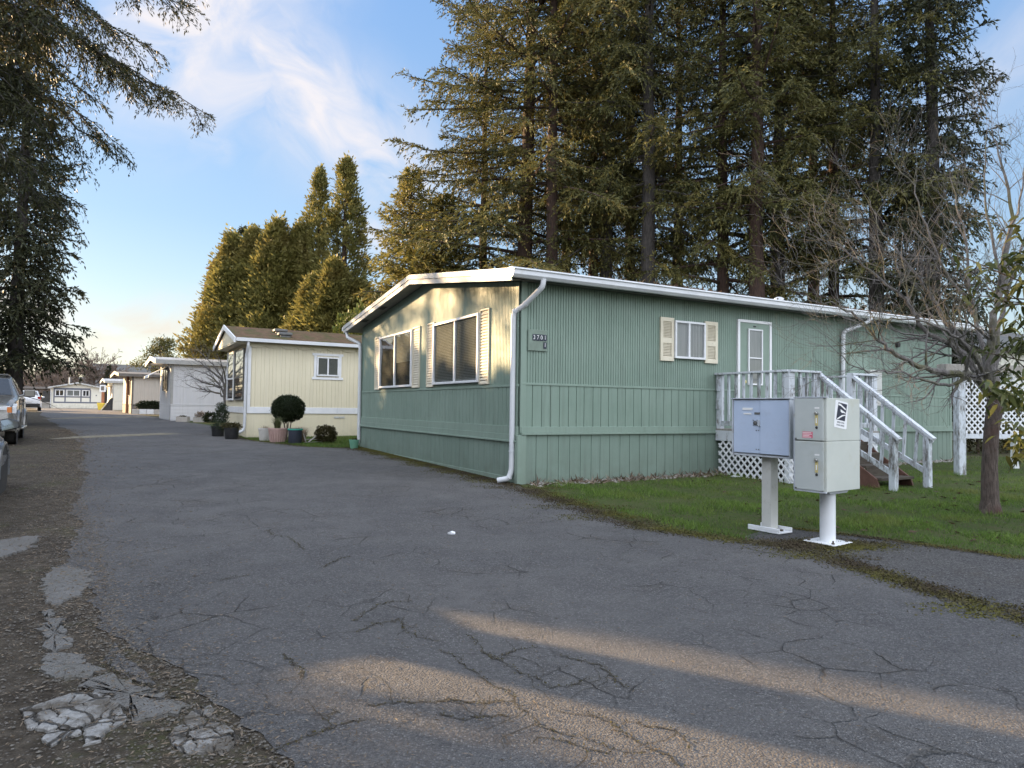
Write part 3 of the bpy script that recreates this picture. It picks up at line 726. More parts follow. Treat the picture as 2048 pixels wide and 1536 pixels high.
n = 26000; yy = rsg.uniform(18.2, 27, n); xx = np.array([road_r(y) for y in yy]) + rsg.uniform(-.1, 4.2, n)
V = blades(np.stack([xx, yy, gzv(yy)+.005], 1), .05, .012, rsg)
tag(quadmesh('yard_grass', V, M['grass'], None, rsg.random(n)*.7, 3), 'thin green grass beside the yellow mobile home', 'grass', kind='stuff')
# dark curled leaves on the lawn
n = 420; yy = rsg.uniform(6.4, 12.5, n); xx = rsg.uniform(2.5, 9.5, n); k = (xx > np.interp(yy, [5.5, 6.52, 7.22, 7.95], [6.2, 4.82, 4.05, 3.0])) & (((xx-C0.x)*AY.x+(yy-C0.y)*AY.y) < -.4)
xx, yy = xx[k], yy[k]; Pp = np.stack([xx, yy, gzv(yy)+.025], 1); D = np.stack([rsg.normal(0, 1, len(xx)), rsg.normal(0, 1, len(xx)), rsg.normal(0, .12, len(xx))], 1)
V = diamonds(Pp, D, rsg.uniform(.05, .13, len(xx)), rsg.uniform(.018, .035, len(xx)), rsg, .1)
tag(quadmesh('fallen_leaves', V, M['litter'], None, rsg.random(len(V))*.4), 'dark curled dead leaves lying on the lawn', 'leaves', kind='stuff')
# needle litter and gravel on verge and asphalt
n = 26000; yy = 1.6 + rsg.random(n)**2.2*24; off = rsg.exponential(.55, n)*np.where(rsg.random(n) < .75, -1, .7) ; xx = np.array([road_l(y) for y in yy]) + off + .05
Pp = np.stack([xx, yy, gzv(yy)+.0215], 1); D = np.stack([rsg.normal(0, 1, n), rsg.normal(0, 1, n), rsg.normal(.05, .15, n)], 1)
V1 = diamonds(Pp, D, rsg.uniform(.008, .034, n)*(1+yy*.05), rsg.uniform(.002, .006, n)*(1+yy*.05), rsg, .1); r1 = rsg.random(n)
n = 5000; yy = 2 + rsg.random(n)*8; xx = rsg.uniform(-3, 3.6, n); k = np.array([road_l(y) < x < road_r(y) for x, y in zip(xx, yy)]); xx, yy = xx[k], yy[k]; n = len(xx)
V2 = diamonds(np.stack([xx, yy, gzv(yy)+.0155], 1), np.stack([rsg.normal(0, 1, n), rsg.normal(0, 1, n), rsg.normal(.02, .08, n)], 1), rsg.uniform(.01, .035, n), rsg.uniform(.0025, .005, n), rsg, .05)
tag(quadmesh('needle_litter', np.concatenate([V1, V2]), M['needlelit'], None, np.concatenate([r1, rsg.random(n)])), 'dry needles and twig bits scattered over road and verge', 'litter', kind='stuff')
def pebbles(name, xy, size, mat, label, dz=.012):
    # little irregular stones: squashed octahedra
    n = len(xy); rs = rsg; base = np.array([[1,0,0],[0,1,0],[-1,0,0],[0,-1,0],[0,0,.75],[0,0,-.4]]); F = [(0,1,4),(1,2,4),(2,3,4),(3,0,4),(1,0,5),(2,1,5),(3,2,5),(0,3,5)]
    az = rs.uniform(0, 6.28, n); s = size * rs.uniform(.4, 1.5, n) 
    v = base[None] * rs.uniform(.6, 1.3, (n, 6, 1)) * s[:, None, None]
    v = np.stack([v[..., 0]*np.cos(az)[:, None]*1.3 - v[..., 1]*np.sin(az)[:, None], v[..., 0]*np.sin(az)[:, None]*1.3 + v[..., 1]*np.cos(az)[:, None], v[..., 2]*.8], -1)
    v += np.stack([xy[:, 0], xy[:, 1], gzv(xy[:, 1]) + dz], 1)[:, None]
    V = v[:, np.array(F)].reshape(-1, 3, 3)
    return tag(quadmesh(name, V, mat, None, None, 3), label, 'gravel', kind='stuff')
n = 11000; yy = 1.7 + rsg.random(n)**1.8*14; xx = np.array([road_l(y) for y in yy]) - rsg.exponential(.5, n) + .12
pebbles('gravel', np.stack([xx, yy], 1), .0065, M['gravel'], 'loose gravel and crumbled asphalt along the left road edge')
n = 900; u = rsg.uniform(.15, 11.9, n); d = -rsg.normal(.17, .10, n).clip(.02, .5); w = np.array([loc2w(a, b)[:2] for a, b in zip(u, d)])
pebbles('rubble', w, .042, M['rock'], 'broken pale stones along the foot of the green long wall', .0)
n = 1300; u = np.where(rsg.random(n) < .7, rsg.uniform(.1, 4.6, n), rsg.uniform(.1, 12, n)); d = -rsg.normal(.22, .12, n).clip(.03, .6); B = np.array([loc2w(a, b) for a, b in zip(u, d)]); B[:, 2] = gzv(B[:, 1])
V = diamonds(B, np.stack([rsg.normal(0, .8, n), rsg.normal(0, .8, n), rsg.uniform(.02, .7, n)], 1), rsg.uniform(.05, .2, n), rsg.uniform(.008, .028, n), rsg, .2)
tag(quadmesh('dead_stalks', V, M['stalks'], None, rsg.random(n)), 'dry brown stalks and leaves along the green long wall', 'dead plants', kind='stuff')
# crumbs and moss in the cracks and along the pavement edges
def specks(name, xy, lo, hi, mat, rn, label, cat, z=.0165, tilt=.12):
    n = len(xy); P_ = np.stack([xy[:, 0], xy[:, 1], gzv(xy[:, 1]) + z], 1); D_ = np.stack([rsg.normal(0, 1, n), rsg.normal(0, 1, n), rsg.normal(0, tilt, n)], 1)
    V_ = diamonds(P_, D_, rsg.uniform(lo, hi, n), rsg.uniform(lo, hi, n)*.8, rsg, .05); V_[:, :, 2] = np.maximum(V_[:, :, 2], gzv(V_[:, :, 1]) + z - .004)
    return tag(quadmesh(name, V_, mat, None, rn), label, cat, kind='stuff')
cr = np.array(crumb) + rsg.normal(0, .014, (len(crumb), 2))
specks('crack_dirt', cr, .004, .013, M['mosslit'], rsg.random(len(cr))*.6, 'dirt and moss crumbs gathered in the road cracks', 'dirt')
n = 30000; yy = rsg.uniform(3.4, 10.7, n); sg = np.where(yy < 7, .10, .16); xx = np.array([road_r(y) for y in yy]) + rsg.normal(.02, 1, n)*sg*(1 + 1.2*(np.sin(yy*3.1)+np.sin(yy*7.7+1) > .6)); A1 = np.stack([xx, yy], 1)
n = 26000; t = rsg.uniform(-.2, 8.6, n); q = -np.abs(rsg.normal(0, 1, n))*(.16 + .10*np.sin(t*2.3)**2) - .03; A2 = np.array([loc2w(a, b)[:2] for a, b in zip(q, t)])
n = 9000; A3 = np.stack([rsg.normal(3.2, .30, n), rsg.normal(7.02, .11, n)], 1)
n = 7000; yy = rsg.uniform(18, 24, n); xx = np.array([road_r(y) for y in yy]) + rsg.normal(0, .22, n); A4 = np.stack([xx, yy], 1)
n = 5000; yy = rsg.uniform(5.0, 7.9, n); xx = np.array([pad_r(y) for y in yy]) + rsg.normal(0, .07, n); A5 = np.stack([xx, yy], 1)
AA = np.concatenate([A1, A2, A3, A4, A5]); pat = .5 + .35*np.sin(AA[:, 0]*5.1+AA[:, 1]*2.2) + .25*np.sin(AA[:, 1]*7.3-AA[:, 0]*3)
specks('moss', AA, .008, .028, M['mosslit'], np.clip(pat + rsg.normal(0, .22, len(AA)), 0, 1), 'patchy moss and dirt along the pavement edges', 'moss')
# small litter
def scrap(p, s, seed, label):
    rd = random.Random(seed); mb = MB(); g = ground(*p); n = 7
    ring = [(s*rd.uniform(.6, 1.2)*math.cos(6.28*i/n)*1.4, s*rd.uniform(.6, 1.2)*math.sin(6.28*i/n), rd.uniform(.0, .025)) for i in range(n)]
    mb.add([(0, 0, .03)] + ring + [(x*.9, y*.9, -.004) for x, y, z in ring], [(0, 1+i, 1+(i+1) % n) for i in range(n)] + [(1+i, 1+n+i, 1+n+(i+1) % n, 1+(i+1) % n) for i in range(n)])
    return tag(mb.build('litter_scrap', M['paper'], loc=(g.x, g.y, gz(g.y)+.014)), label, 'litter')
scrap((904, 1070), .035, 1, 'small white scrap lying alone on the asphalt')
scrap((1470, 955), .07, 2, 'crumpled white paper on the grass before the porch lattice')
scrap((1522, 953), .06, 3, 'small pale scrap at the foot of the porch lattice')
# ------------------------------------------------------------------ building helpers
PF = lambda u, z, d: (-d, u, z)      # a home's front face (its x = 0 plane)
PS = lambda u, z, d: (u, -d, z)      # its long face (its y = 0 plane)
def ribs(mb, P, u0, u1, z0, ztop, pitch, groove, depth, d0, uneven=0, seed=0):
    """boards with recessed grooves between them; ztop(u) gives the upper edge"""
    rd = random.Random(seed); zt = ztop if callable(ztop) else (lambda u: ztop)
    zb_ = z0 if callable(z0) else (lambda u: z0)
    u = u0; prof = []
    while u < u1 - 1e-4:
        w = pitch * (1 + rd.uniform(-uneven, uneven)); e = min(u + w, u1)
        prof += [(u, d0), (u + groove*.35, d0 + depth), (max(e - groove*.65, u + groove*.4), d0 + depth), (e - groove*.3 if e - groove*.3 > u + groove*.4 else e, d0)]
        u = e
    prof.append((u1, d0)); o = len(mb.v)
    for (a, d) in prof: mb.v += [P(a, zb_(a), d), P(a, zt(a), d)]
    for i in range(len(prof)-1):
        mb.f.append([o+2*i, o+2*i+2, o+2*i+3, o+2*i+1]); mb.m.append(0)
def window(par, P, u0, u1, z0, z1, frame='alu', mull=None, fw=.045, depth=.06, d0=.0, blind=None, back='room', glassm='glass', hm=None, curtain=None, name='window'):
    mb = MB()
    mb.pbox(P, u0, u1, z0, z0+fw, d0, d0+depth); mb.pbox(P, u0, u1, z1-fw, z1, d0, d0+depth)
    mb.pbox(P, u0, u0+fw, z0+fw, z1-fw, d0, d0+depth); mb.pbox(P, u1-fw, u1, z0+fw, z1-fw, d0, d0+depth)
    for m in (mull if isinstance(mull, (list, tuple)) else [mull] if mull else []): mb.pbox(P, m-fw*.55, m+fw*.55, z0+fw, z1-fw, d0, d0+depth*.92)
    for h in (hm or []): mb.pbox(P, u0+fw, u1-fw, h-fw*.4, h+fw*.4, d0, d0+depth*.85)
    w = mb.build(name, M[frame], par, bevel=.003)
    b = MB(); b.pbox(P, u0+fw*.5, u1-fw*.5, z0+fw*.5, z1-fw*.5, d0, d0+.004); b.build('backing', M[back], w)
    g = MB(); g.add([P(u0+fw*.8, z0+fw*.8, d0+depth*.6), P(u1-fw*.8, z0+fw*.8, d0+depth*.6), P(u1-fw*.8, z1-fw*.8, d0+depth*.6), P(u0+fw*.8, z1-fw*.8, d0+depth*.6)], [(0, 1, 2, 3)]); g.build('pane', M[glassm], w)
    for (a, c, lo, hi, pitch) in (blind or []):
        s = MB(); z = lo
        while z < hi:
            o = [P(a, z, d0+.012), P(c, z, d0+.012), P(c, z+pitch*.72, d0+.026), P(a, z+pitch*.72, d0+.026)]
            s.add(o, [(0, 1, 2, 3)]); z += pitch
        s.build('blind', M['blind'], w)
    for (a, c, lo, hi) in (curtain or []):
        s = MB(); ribs(s, P, a, c, lo, hi, .06, .03, .012, d0+.008, .3, 5); s.build('curtain', M['curtain'], w)
    return w
def shutter(par, P, u0, u1, z0, z1, pitch=.05, rails=(), rim=.035, d=.012):
    mb = MB(); t = .03
    mb.pbox(P, u0, u0+rim, z0, z1, d, d+t); mb.pbox(P, u1-rim, u1, z0, z1, d, d+t)
    mb.pbox(P, u0+rim, u1-rim, z0, z0+rim*1.2, d, d+t); mb.pbox(P, u0+rim, u1-rim, z1-rim*1.2, z1, d, d+t)
    for (a, b) in rails: mb.pbox(P, u0+rim, u1-rim, a, b, d, d+t*.95)
    mb.pbox(P, u0+rim*.8, u1-rim*.8, z0+rim, z1-rim, d*.3, d+.004)
    z = z0 + rim*1.2
    while z < z1 - rim*1.2 - pitch*.5:
        if not any(a - pitch*.6 < z < b for a, b in rails):
            vs = [P(u0+rim*.9, z, d+t*.85), P(u1-rim*.9, z, d+t*.85), P(u1-rim*.9, z+pitch*.74, d+.008), P(u0+rim*.9, z+pitch*.74, d+.008)]
            mb.add(vs, [(0, 1, 2, 3)])
        z += pitch
    return mb.build('shutter', M['shutter'], par)
def downspout(par, pts, r=.042, mat='white_metal', name='downspout'):
    P = [Vector(p) for p in pts]; mb = MB()
    Q = []
    for i, p in enumerate(P):
        if 0 < i < len(P)-1:
            a = (P[i-1]-p); b = (P[i+1]-p); k = min(.09, a.length*.4, b.length*.4)
            q0, q1 = p + a.normalized()*k, p + b.normalized()*k
            Q += [q0, q0.lerp(p, .6).lerp(q1.lerp(p, .6), .5), q1]
        else: Q.append(p)
    mb.tube(Q, r, 10)
    for i in range(2, len(P)-1):      # joint bands
        c = P[i].lerp(P[i-1], .12); d = (P[i]-P[i-1]).normalized()
        mb.tube([c - d*.015, c + d*.015], r*1.12, 10)
    return mb.build(name, M[mat], par, True)

# ------------------------------------------------------------------ the green mobile home
G = thing('green_mobile_home', 'sage green mobile home with cream shutters and white downspouts at the lane corner', 'mobile home', C0, TH)
EY0, EY1, RY, RZ, EZ0, EZ1 = -.30, 9.25, 4.15, 4.15, 3.54, 3.56
def roofz(y): return EZ0 + (RZ-EZ0)*(y-EY0)/(RY-EY0) if y < RY else RZ + (EZ1-RZ)*(y-RY)/(EY1-RY)
GL, GW = 12.1, 8.58
core = MB(); core.prism([(.0, .0), (GW, 0), (GW, roofz(GW)-.16), (RY, RZ-.16), (0, roofz(0)-.16)], (.0, 0, 0), (0, 1, 0), (0, 0, 1), (GL, 0, 0))
core.build('wall', M['green_skirt'], G)
s = MB()
ribs(s, PF, .06, GW-.02, 1.76, lambda u: roofz(u)-.165, .052, .017, .011, .006); ribs(s, PS, .08, GL-.05, 1.80, roofz(0)-.165, .052, .017, .011, .006)
for u in (.72, 1.42, 2.42, 4.86-.02, 5.7, 7.3, 9.6): s.pbox(PS, u, u+.012, 1.8, 3.3, .006, .020)
s.build('upper_siding', M['green'], G)
s = MB(); ribs(s, PF, .05, GW-.02, 1.09, 1.75, .155, .014, .016, .006, .12, 2); ribs(s, PS, .07, GL-.04, 1.09, 1.79, .172, .014, .016, .006, .10, 3)
s.build('lower_siding', M['green'], G)
s = MB(); ribs(s, PF, .04, GW-.01, .1, .87, .2, .011, .014, .012, .12, 4); ribs(s, PS, .10, GL-.03, .02, .985, .203, .011, .014, .012, .1, 5)
s.build('skirting', M['green_skirt'], G)
s = MB()
s.pbox(PF, .0, GW, 1.735, 1.775, .004, .034); s.pbox(PF, .0, GW, .97, 1.10, .004, .042); s.pbox(PF, .0, GW, .86, .97, .004, .055); s.pbox(PF, .0, GW, .845, .875, .004, .07)
s.pbox(PS, .02, GL, 1.765, 1.80, .004, .034); s.pbox(PS, .02, GL, 1.0, 1.095, .004, .045); s.pbox(PS, .02, GL, .965, 1.0, .004, .07)
s.pbox(PF, -.02, GW, 0., .28, .004, .045)
s.pbox(PF, 0, .10, 1.0, 3.42, .024, .032); s.pbox(PS, 0.0, .10, 1.0, 3.42, .024, .032)
s.pbox(PS, GL-.09, GL, .3, 3.38, .024, .034); s.pbox(PF, GW-.08, GW, .28, 3.3, .024, .034)
s.box(-.055, .11, -.055, .04, 0.05, .962)
s.build('belt_trim', M['green_trim'], G, bevel=.004)
# roof
s = MB()
RX0, RX1 = -.33, 12.85
for (a, b) in ((EY0, RY), (RY, EY1)):
    za, zb_ = roofz(a), roofz(b)
    s.add([(RX0, a, za), (RX1, a, za), (RX1, b, zb_), (RX0, b, zb_), (RX0, a, za-.03), (RX1, a, za-.03), (RX1, b, zb_-.03), (RX0, b, zb_-.03)], [(0,1,2,3),(7,6,5,4),(0,4,5,1),(1,5,6,2),(2,6,7,3),(3,7,4,0)])
rf = s.build('roof', M['roof_metal'], G)
s = MB()
for (a, b) in ((EY0, RY), (RY, EY1)):
    za, zb_ = roofz(a)-.15, roofz(b)-.15
    s.add([(RX0+.02, a+.01, za), (RX1-.02, a+.01, za), (RX1-.02, b, zb_), (RX0+.02, b, zb_)], [(0, 1, 2, 3)])
s.build('soffit', M['soffit'], rf)
s = MB()
for (u, w) in ((6.2, .32), (7.6, .32)):
    s = MB(); s.add([(-.27, u, roofz(u)-.153), (-.12, u, roofz(u)-.153), (-.12, u+w, roofz(u+w)-.153), (-.27, u+w, roofz(u+w)-.153)], [(0, 1, 2, 3)]); s.build('soffit_vent', M['room'], rf)
s = MB()
for (a, b) in ((EY0-.02, RY), (RY, EY1)):
    for (t0, t1, x0, x1) in ((.015, -.085, RX0-.035, RX0-.004), (-.085, -.185, RX0-.02, RX0+.004)):
        s.add([(x, y, roofz(y)+t) for x in (x0, x1) for (y, t) in ((a, t0), (b, t0), (b, t1), (a, t1))], [(0,3,2,1),(4,5,6,7),(0,1,5,4),(1,2,6,5),(2,3,7,6),(3,0,4,7)])
s.build('fascia', M['fascia'], rf, bevel=.004)
s = MB(); s.prism([(0, 0), (.0, -.13), (.075, -.13), (.115, -.085), (.115, -.02), (.135, -.01), (.135, 0)], (RX0-.03, EY0+.002, EZ0-.005), (0, -1, 0), (0, 0, 1), (RX1-RX0+.03, 0, 0))
s.box(RX0-.03, RX1, EY0-.05, EY0+.12, EZ0+.002, EZ0+.03)
s.prism([(0, 0), (.0, -.12), (.12, -.1), (.12, 0)], (RX0-.03, EY1, EZ1-.01), (0, 1, 0), (0, 0, 1), (RX1-RX0, 0, 0))
s.build('gutter', M['white_metal'], rf, bevel=.004)
for (x, y, r, h, cap) in ((3.25, .9, .07, .13, .10), (7.2, 1.0, .08, .20, .11)):
    s = MB(); z = roofz(y); s.lathe([(r, -.05), (r, h*.7), (cap, h*.7), (cap, h), (cap*.4, h*1.15), (.001, h*1.18)], 14, (x, y, z)); s.build('roof_vent', M['white_metal'], rf, True)
# leaf debris lying on the roof edge
n = 900; u = np.concatenate([rsg.normal(3.4, .5, n//3), rsg.uniform(.5, 12, n//3), rsg.normal(8.6, .8, n//3)]); v = rsg.exponential(.16, len(u)) + EY0 + .02
V = diamonds(np.stack([u, v, EZ0 + (v-EY0)*.137 + .02 + rsg.random(len(u))*.035], 1), rsg.normal(0, 1, (len(u), 3))*[1, 1, .3], .09, .03, rsg)
quadmesh('leaf_debris', V, M['litter'], rf, rsg.random(len(V)))
downspout(G, [(.20, -.37, 3.42), (.19, -.36, 3.30), (.02, -.05, 3.02), (-.075, .09, 2.93), (-.075, .09, .40), (-.12, .10, .27), (-.27, .20, .235)], .045)
downspout(G, [(-.30, 9.1, 3.40), (-.29, 9.05, 3.25), (-.08, 8.55, 3.05), (-.08, 8.5, .48), (-.12, 8.52, .36), (-.28, 8.6, .33)], .045)
downspout(G, [(8.45, -.36, 3.42), (8.38, -.34, 3.33), (7.92, -.08, 3.12), (7.9, -.075, .62), (7.9, -.12, .5), (7.9, -.3, .45)], .045)
# front windows
window(G, PF, 4.71, 6.94, 1.83, 3.085, mull=5.83, d0=.02, blind=[(4.77, 5.78, 2.40, 3.04, .03)])
window(G, PF, 1.39, 3.48, 1.84, 3.075, mull=2.42, d0=.02, blind=[(1.45, 2.38, 1.9, 3.02, .03), (2.47, 3.42, 1.9, 3.02, .03)])
for (a, b) in ((6.95, 7.36), (4.29, 4.70), (3.49, 3.87), (1.02, 1.38)): shutter(G, PF, a, b, 1.80, 3.12, .052, (), .022, .02)
# long wall: window, shutters, door, number board, boxes
window(G, PS, 3.195, 3.94, 2.335, 3.025, mull=3.54, d0=.02, fw=.038, curtain=[(3.57, 3.9, 2.38, 2.99)], back='curtain')
for (a, b) in ((2.872, 3.188), (3.952, 4.275)): shutter(G, PS, a, b, 2.28, 3.065, .028, ((2.60, 2.70),), .06, .02)
s = MB(); s.pbox(PS, 4.87, 5.69, 1.06, 3.115, .0, .038); s.pbox(PS, 4.81, 4.868, 1.06, 3.17, 0, .05, 1); s.pbox(PS, 5.692, 5.75, 1.06, 3.17, 0, .05, 1); s.pbox(PS, 4.868, 5.692, 3.118, 3.17, 0, .05, 1)
dr = s.build('door', [M['green_trim'], M['white']], G, bevel=.004)
window(dr, PS, 5.075, 5.475, 1.90, 3.0, 'white', None, .03, .03, .04, back='curtain', hm=[2.43], name='door_light')
s = MB(); s.lathe([(.001, .05), (.028, .045), (.033, .025), (.02, .008), (.026, 0)], 12); kn = s.build('knob', M['brass'], dr, True, loc=(4.98, -.04, 1.96), rot=(R_(90), 0, 0))
s = MB(); s.pbox(PS, 5.24, 5.30, 3.04, 3.065, .038, .05); s.build('door_closer', M['black'], dr)
s = MB(); s.pbox(PS, 8.16, 8.80, 1.80, 2.70, .0, .032); s.pbox(PS, 8.19, 8.77, 1.82, 2.66, .03, .04); s.pbox(PS, 8.14, 8.82, 2.70, 2.73, 0, .06); s.build('access_panel', M['green_trim'], G, bevel=.003)
s = MB(); s.pbox(PS, 8.73, 9.16, 1.55, 2.31, .02, .15); s.pbox(PS, 8.71, 9.18, 2.29, 2.33, .02, .17); s.pbox(PS, 8.9, 8.98, .9, 1.55, .02, .09); s.build('meter_box', M['post_grey'], G, bevel=.006)
s = MB(); s.lathe([(.06, 0), (.06, .06), (.045, .065), (.001, .066)], 12); s.build('wall_vent', M['room'], G, loc=(9.9, -.02, 2.95), rot=(R_(90), 0, 0))
# house number board: a sign of its own
nb = thing('number_sign', 'green painted board with white house numbers on dark tiles', 'sign', loc2w(.303, -.024, 2.49), TH)
s = MB(); s.box(-.178, .178, -.02, 0, -.17, .17); s.build('board', M['green_trim'], nb, bevel=.003)
for i, ch in enumerate('3701'):
    x = -.07 + i*.0685
    s = MB(); s.box(x-.029, x+.029, -.027, -.0205, -.006+.0, .096); pl = s.build('number_tile', M['navy'], nb)
    text_mesh('number', ch, .098, M['white_ink'], pl, frameM((x, -.0285, .044), (1, 0, 0), (0, 0, 1)), .0008, sx=.85)
s = MB(); s.box(.1065, .1645, -.027, -.0205, -.128, -.026); pl = s.build('number_tile', M['navy'], nb)
text_mesh('number', '1', .098, M['white_ink'], pl, frameM((.1355, -.0285, -.077), (1, 0, 0), (0, 0, 1)), .0008, sx=.85)

# ------------------------------------------------------------------ porch with steps (home-local coordinates)
PX, PY = 5.4, -.9
pg = gz(loc2w(PX, PY).y)
PR = thing('wooden_porch', 'peeling white wooden porch with railings, lattice skirt and dark steps at the green home', 'porch', loc2w(PX, PY, pg), TH)
OFF = (-PX, -PY, -pg)
def pb(mb, name, mat, par=None, bevel=.004, **k): return mb.build(name, M[mat], par or PR, bevel=bevel, loc=OFF if par is None else None, **k)
DZ, DX0, DX1, DY = 1.06, 4.25, 6.62, -1.68
s = MB(); y = -.06
while y > DY - .01: s.box(DX0-.03, DX1+.03, y-.132, y, DZ-.035, DZ); y -= .138
pb(s, 'deck_boards', 'grey_wood')
s = MB(); s.box(DX0-.03, DX0+.005, DY, -.05, DZ-.225, DZ-.036); s.box(DX0-.03, DX1+.03, DY-.035, DY, DZ-.225, DZ-.036); s.box(DX1-.005, DX1+.03, DY, -.05, DZ-.225, DZ-.036)
pb(s, 'rim_board', 'peel')
RT = 2.10
posts = [(DX0+.04, -.10), (DX0+.04, DY+.04), (4.98, DY+.04), (5.93, DY+.04), (DX1-.04, DY+.04), (DX1-.04, -.10)]
for (x, y) in posts:
    s = MB(); s.box(x-.05, x+.05, y-.05, y+.05, .12 if (x, y) in posts[1:5] else DZ-.2, RT-.03); pb(s, 'post', 'peel')
def rail(p, q, n, zlo=DZ+.10, ztop=RT, bal=True, skip=.12):
    p, q = Vector((*p, 0)), Vector((*q, 0)); up = Vector((0, 0, 1))
    s = MB(); s.bar(p+up*(ztop-.018), q+up*(ztop-.018), .125, .036); pb(s, 'top_rail', 'peel')
    s = MB(); s.bar(p+up*(zlo), q+up*(zlo), .04, .085); pb(s, 'bottom_rail', 'peel2')
    for i in range(n):
        c = p.lerp(q, (i+.7)/(n+.4)); s = MB(); s.bar(c+up*(zlo-.03), c+up*(ztop-.036), .04, .045, (q-p).normalized()); pb(s, 'baluster', 'peel2' if i % 3 else 'peel', bevel=.002)
rail((DX0+.02, -.03), (DX0+.02, DY), 9); rail((DX0, DY+.02), (5.03, DY+.02), 4); rail((5.88, DY+.02), (DX1+.02, DY+.02), 4); rail((DX1-.02, -.03), (DX1-.02, DY), 8)
for (a, b) in ((1.76, 1.98), (1.42, 1.60)):
    s = MB(); s.box(DX0-.035, DX0-.005, -.13, -.06, a, b); pb(s, 'post_block', 'peel2')
# steps go straight out from the deck
SX0, SX1 = 5.02, 5.92; NT_ = 5; run = .27
gr = gz(loc2w(5.4, -3.0).y)
for i in range(1, NT_):
    z = gr + (DZ-gr)*(NT_-i)/NT_; y1 = DY - .02 - run*(i-1)
    s = MB(); s.box(SX0+.02, SX1-.02, y1-run-.025, y1-.01, z-.042, z); pb(s, 'tread', 'stair_wood')
    s = MB(); s.box(SX0+.04, SX1-.04, y1-.02, y1-.002, z-.0, z+.17); pb(s, 'riser', 'stair_wood', bevel=0)
yb = DY - .02 - run*4
for x in (SX0-.02, SX1-.022):
    s = MB(); s.prism([(DY, DZ-.28), (DY, DZ-.04), (yb+.05, gr+.16), (yb, gr+.02), (yb+.30, gr+.0)], (x, 0, 0), (0, 1, 0), (0, 0, 1), (.04, 0, 0)); pb(s, 'stringer', 'brown_wood')
yn = -2.98
for x in (5.06, 5.97):
    s = MB(); s.box(x-.05, x+.05, yn-.05, yn+.05, gr-.05, 1.0); s.box(x-.047, x+.047, yn-.052, yn+.046, 0.999, 1.012); pb(s, 'newel_post', 'peel2')
for x, xp in ((5.06, 4.98), (5.97, 5.93)):
    a, b = Vector((x-.03, DY-.0, RT-.05)), Vector((x, yn-.11, .975)); s = MB(); s.bar(a, b, .10, .05); s.bar(a+Vector((.0,0,-.045)), b+Vector((0,.02,-.045)), .04, .04); pb(s, 'hand_rail', 'peel')
    a2, b2 = Vector((x-.03, DY, DZ+.10)), Vector((x, yn+.03, gr+.27)); s = MB(); s.bar(a2, b2, .04, .085); pb(s, 'bottom_rail', 'peel2')
    for i in range(6):
        t = (i+.75)/6.7; s = MB(); s.bar(a2.lerp(b2, t)-Vector((0, 0, .05)), a.lerp(b, t*.94+.005)-Vector((0, 0, .06)), .036, .042, (0, 1, 0)); pb(s, 'baluster', 'peel2' if i % 2 else 'peel', bevel=.002)
# lattice skirt: diagonal strips clipped to each panel
def lattice(mb, P, u0, u1, z0, z1, pitch, w, t, d=.0):
    H = z1-z0
    k = u0 - H
    def clip(a, b):      # segment inside u0..u1
        (ua, za), (ub, zb_) = a, b
        if ub < ua: (ua, za), (ub, zb_) = (ub, zb_), (ua, za)
        if ub <= u0 or ua >= u1: return None
        f = lambda u: za + (zb_-za)*(u-ua)/(ub-ua)
        a2 = (max(ua, u0), f(max(ua, u0))); b2 = (min(ub, u1), f(min(ub, u1))); return a2, b2
    while k < u1:
        for (a, b, dd) in (((k, z0), (k+H, z1), d), ((k, z1), (k+H, z0), d+t)):
            r = clip(a, b)
            if r and abs(r[0][0]-r[1][0]) > .03:
                p, q = P(r[0][0], r[0][1], dd), P(r[1][0], r[1][1], dd)
                nrm = Vector(P(0, 0, 1)) - Vector(P(0, 0, 0)); mb.bar(p, q, w, t*.96, nrm)
        k += pitch
s = MB(); PL = lambda u, z, d: (DX0-.012-d, -u, z); lattice(s, PL, .12, 1.68, .20, .86, .145, .034, .008)
pb(s, 'lattice_skirt', 'lattice', bevel=0)
s = MB(); lattice(s, lambda u, z, d: (u, DY-.012-d, z), DX0, 5.0, .18, .84, .145, .034, .008); pb(s, 'lattice_skirt', 'lattice', bevel=0)
s = MB(); lattice(s, lambda u, z, d: (u, DY-.012-d, z), 5.95, DX1, .18, .84, .145, .034, .008); pb(s, 'lattice_skirt', 'lattice', bevel=0)
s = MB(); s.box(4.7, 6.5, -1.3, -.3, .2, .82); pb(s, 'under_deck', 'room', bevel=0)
# ------------------------------------------------------------------ mailboxes
ry = R_(33.2); bx = Vector((math.cos(ry), math.sin(ry), 0)); by = Vector((-math.sin(ry), math.cos(ry), 0))
mo = Vector((2.954, 7.30, 0)) + by*.37 + bx*.15
MG = thing('mailbox_cabinet', 'wide grey metal mailbox cabinet on a square grey post', 'mailbox', (mo.x, mo.y, gz(mo.y)+.012), ry)
zb0, zt0 = .84, 1.455
s = MB(); s.box(-.15, .15, -.37, .37, zb0, zt0); s.build('cabinet', M['mail_frame'], MG, bevel=.006)
s = MB(); s.box(-.185, .17, -.385, .385, zt0, zt0+.012); s.box(-.16, .16, -.38, .38, zb0-.02, zb0-.001); s.box(-.178, -.151, -.378, -.362, zb0, zt0-.001); s.box(-.178, -.151, .362, .378, zb0, zt0-.001); s.build('trim_edge', M['mail_frame'], MG, bevel=.003)
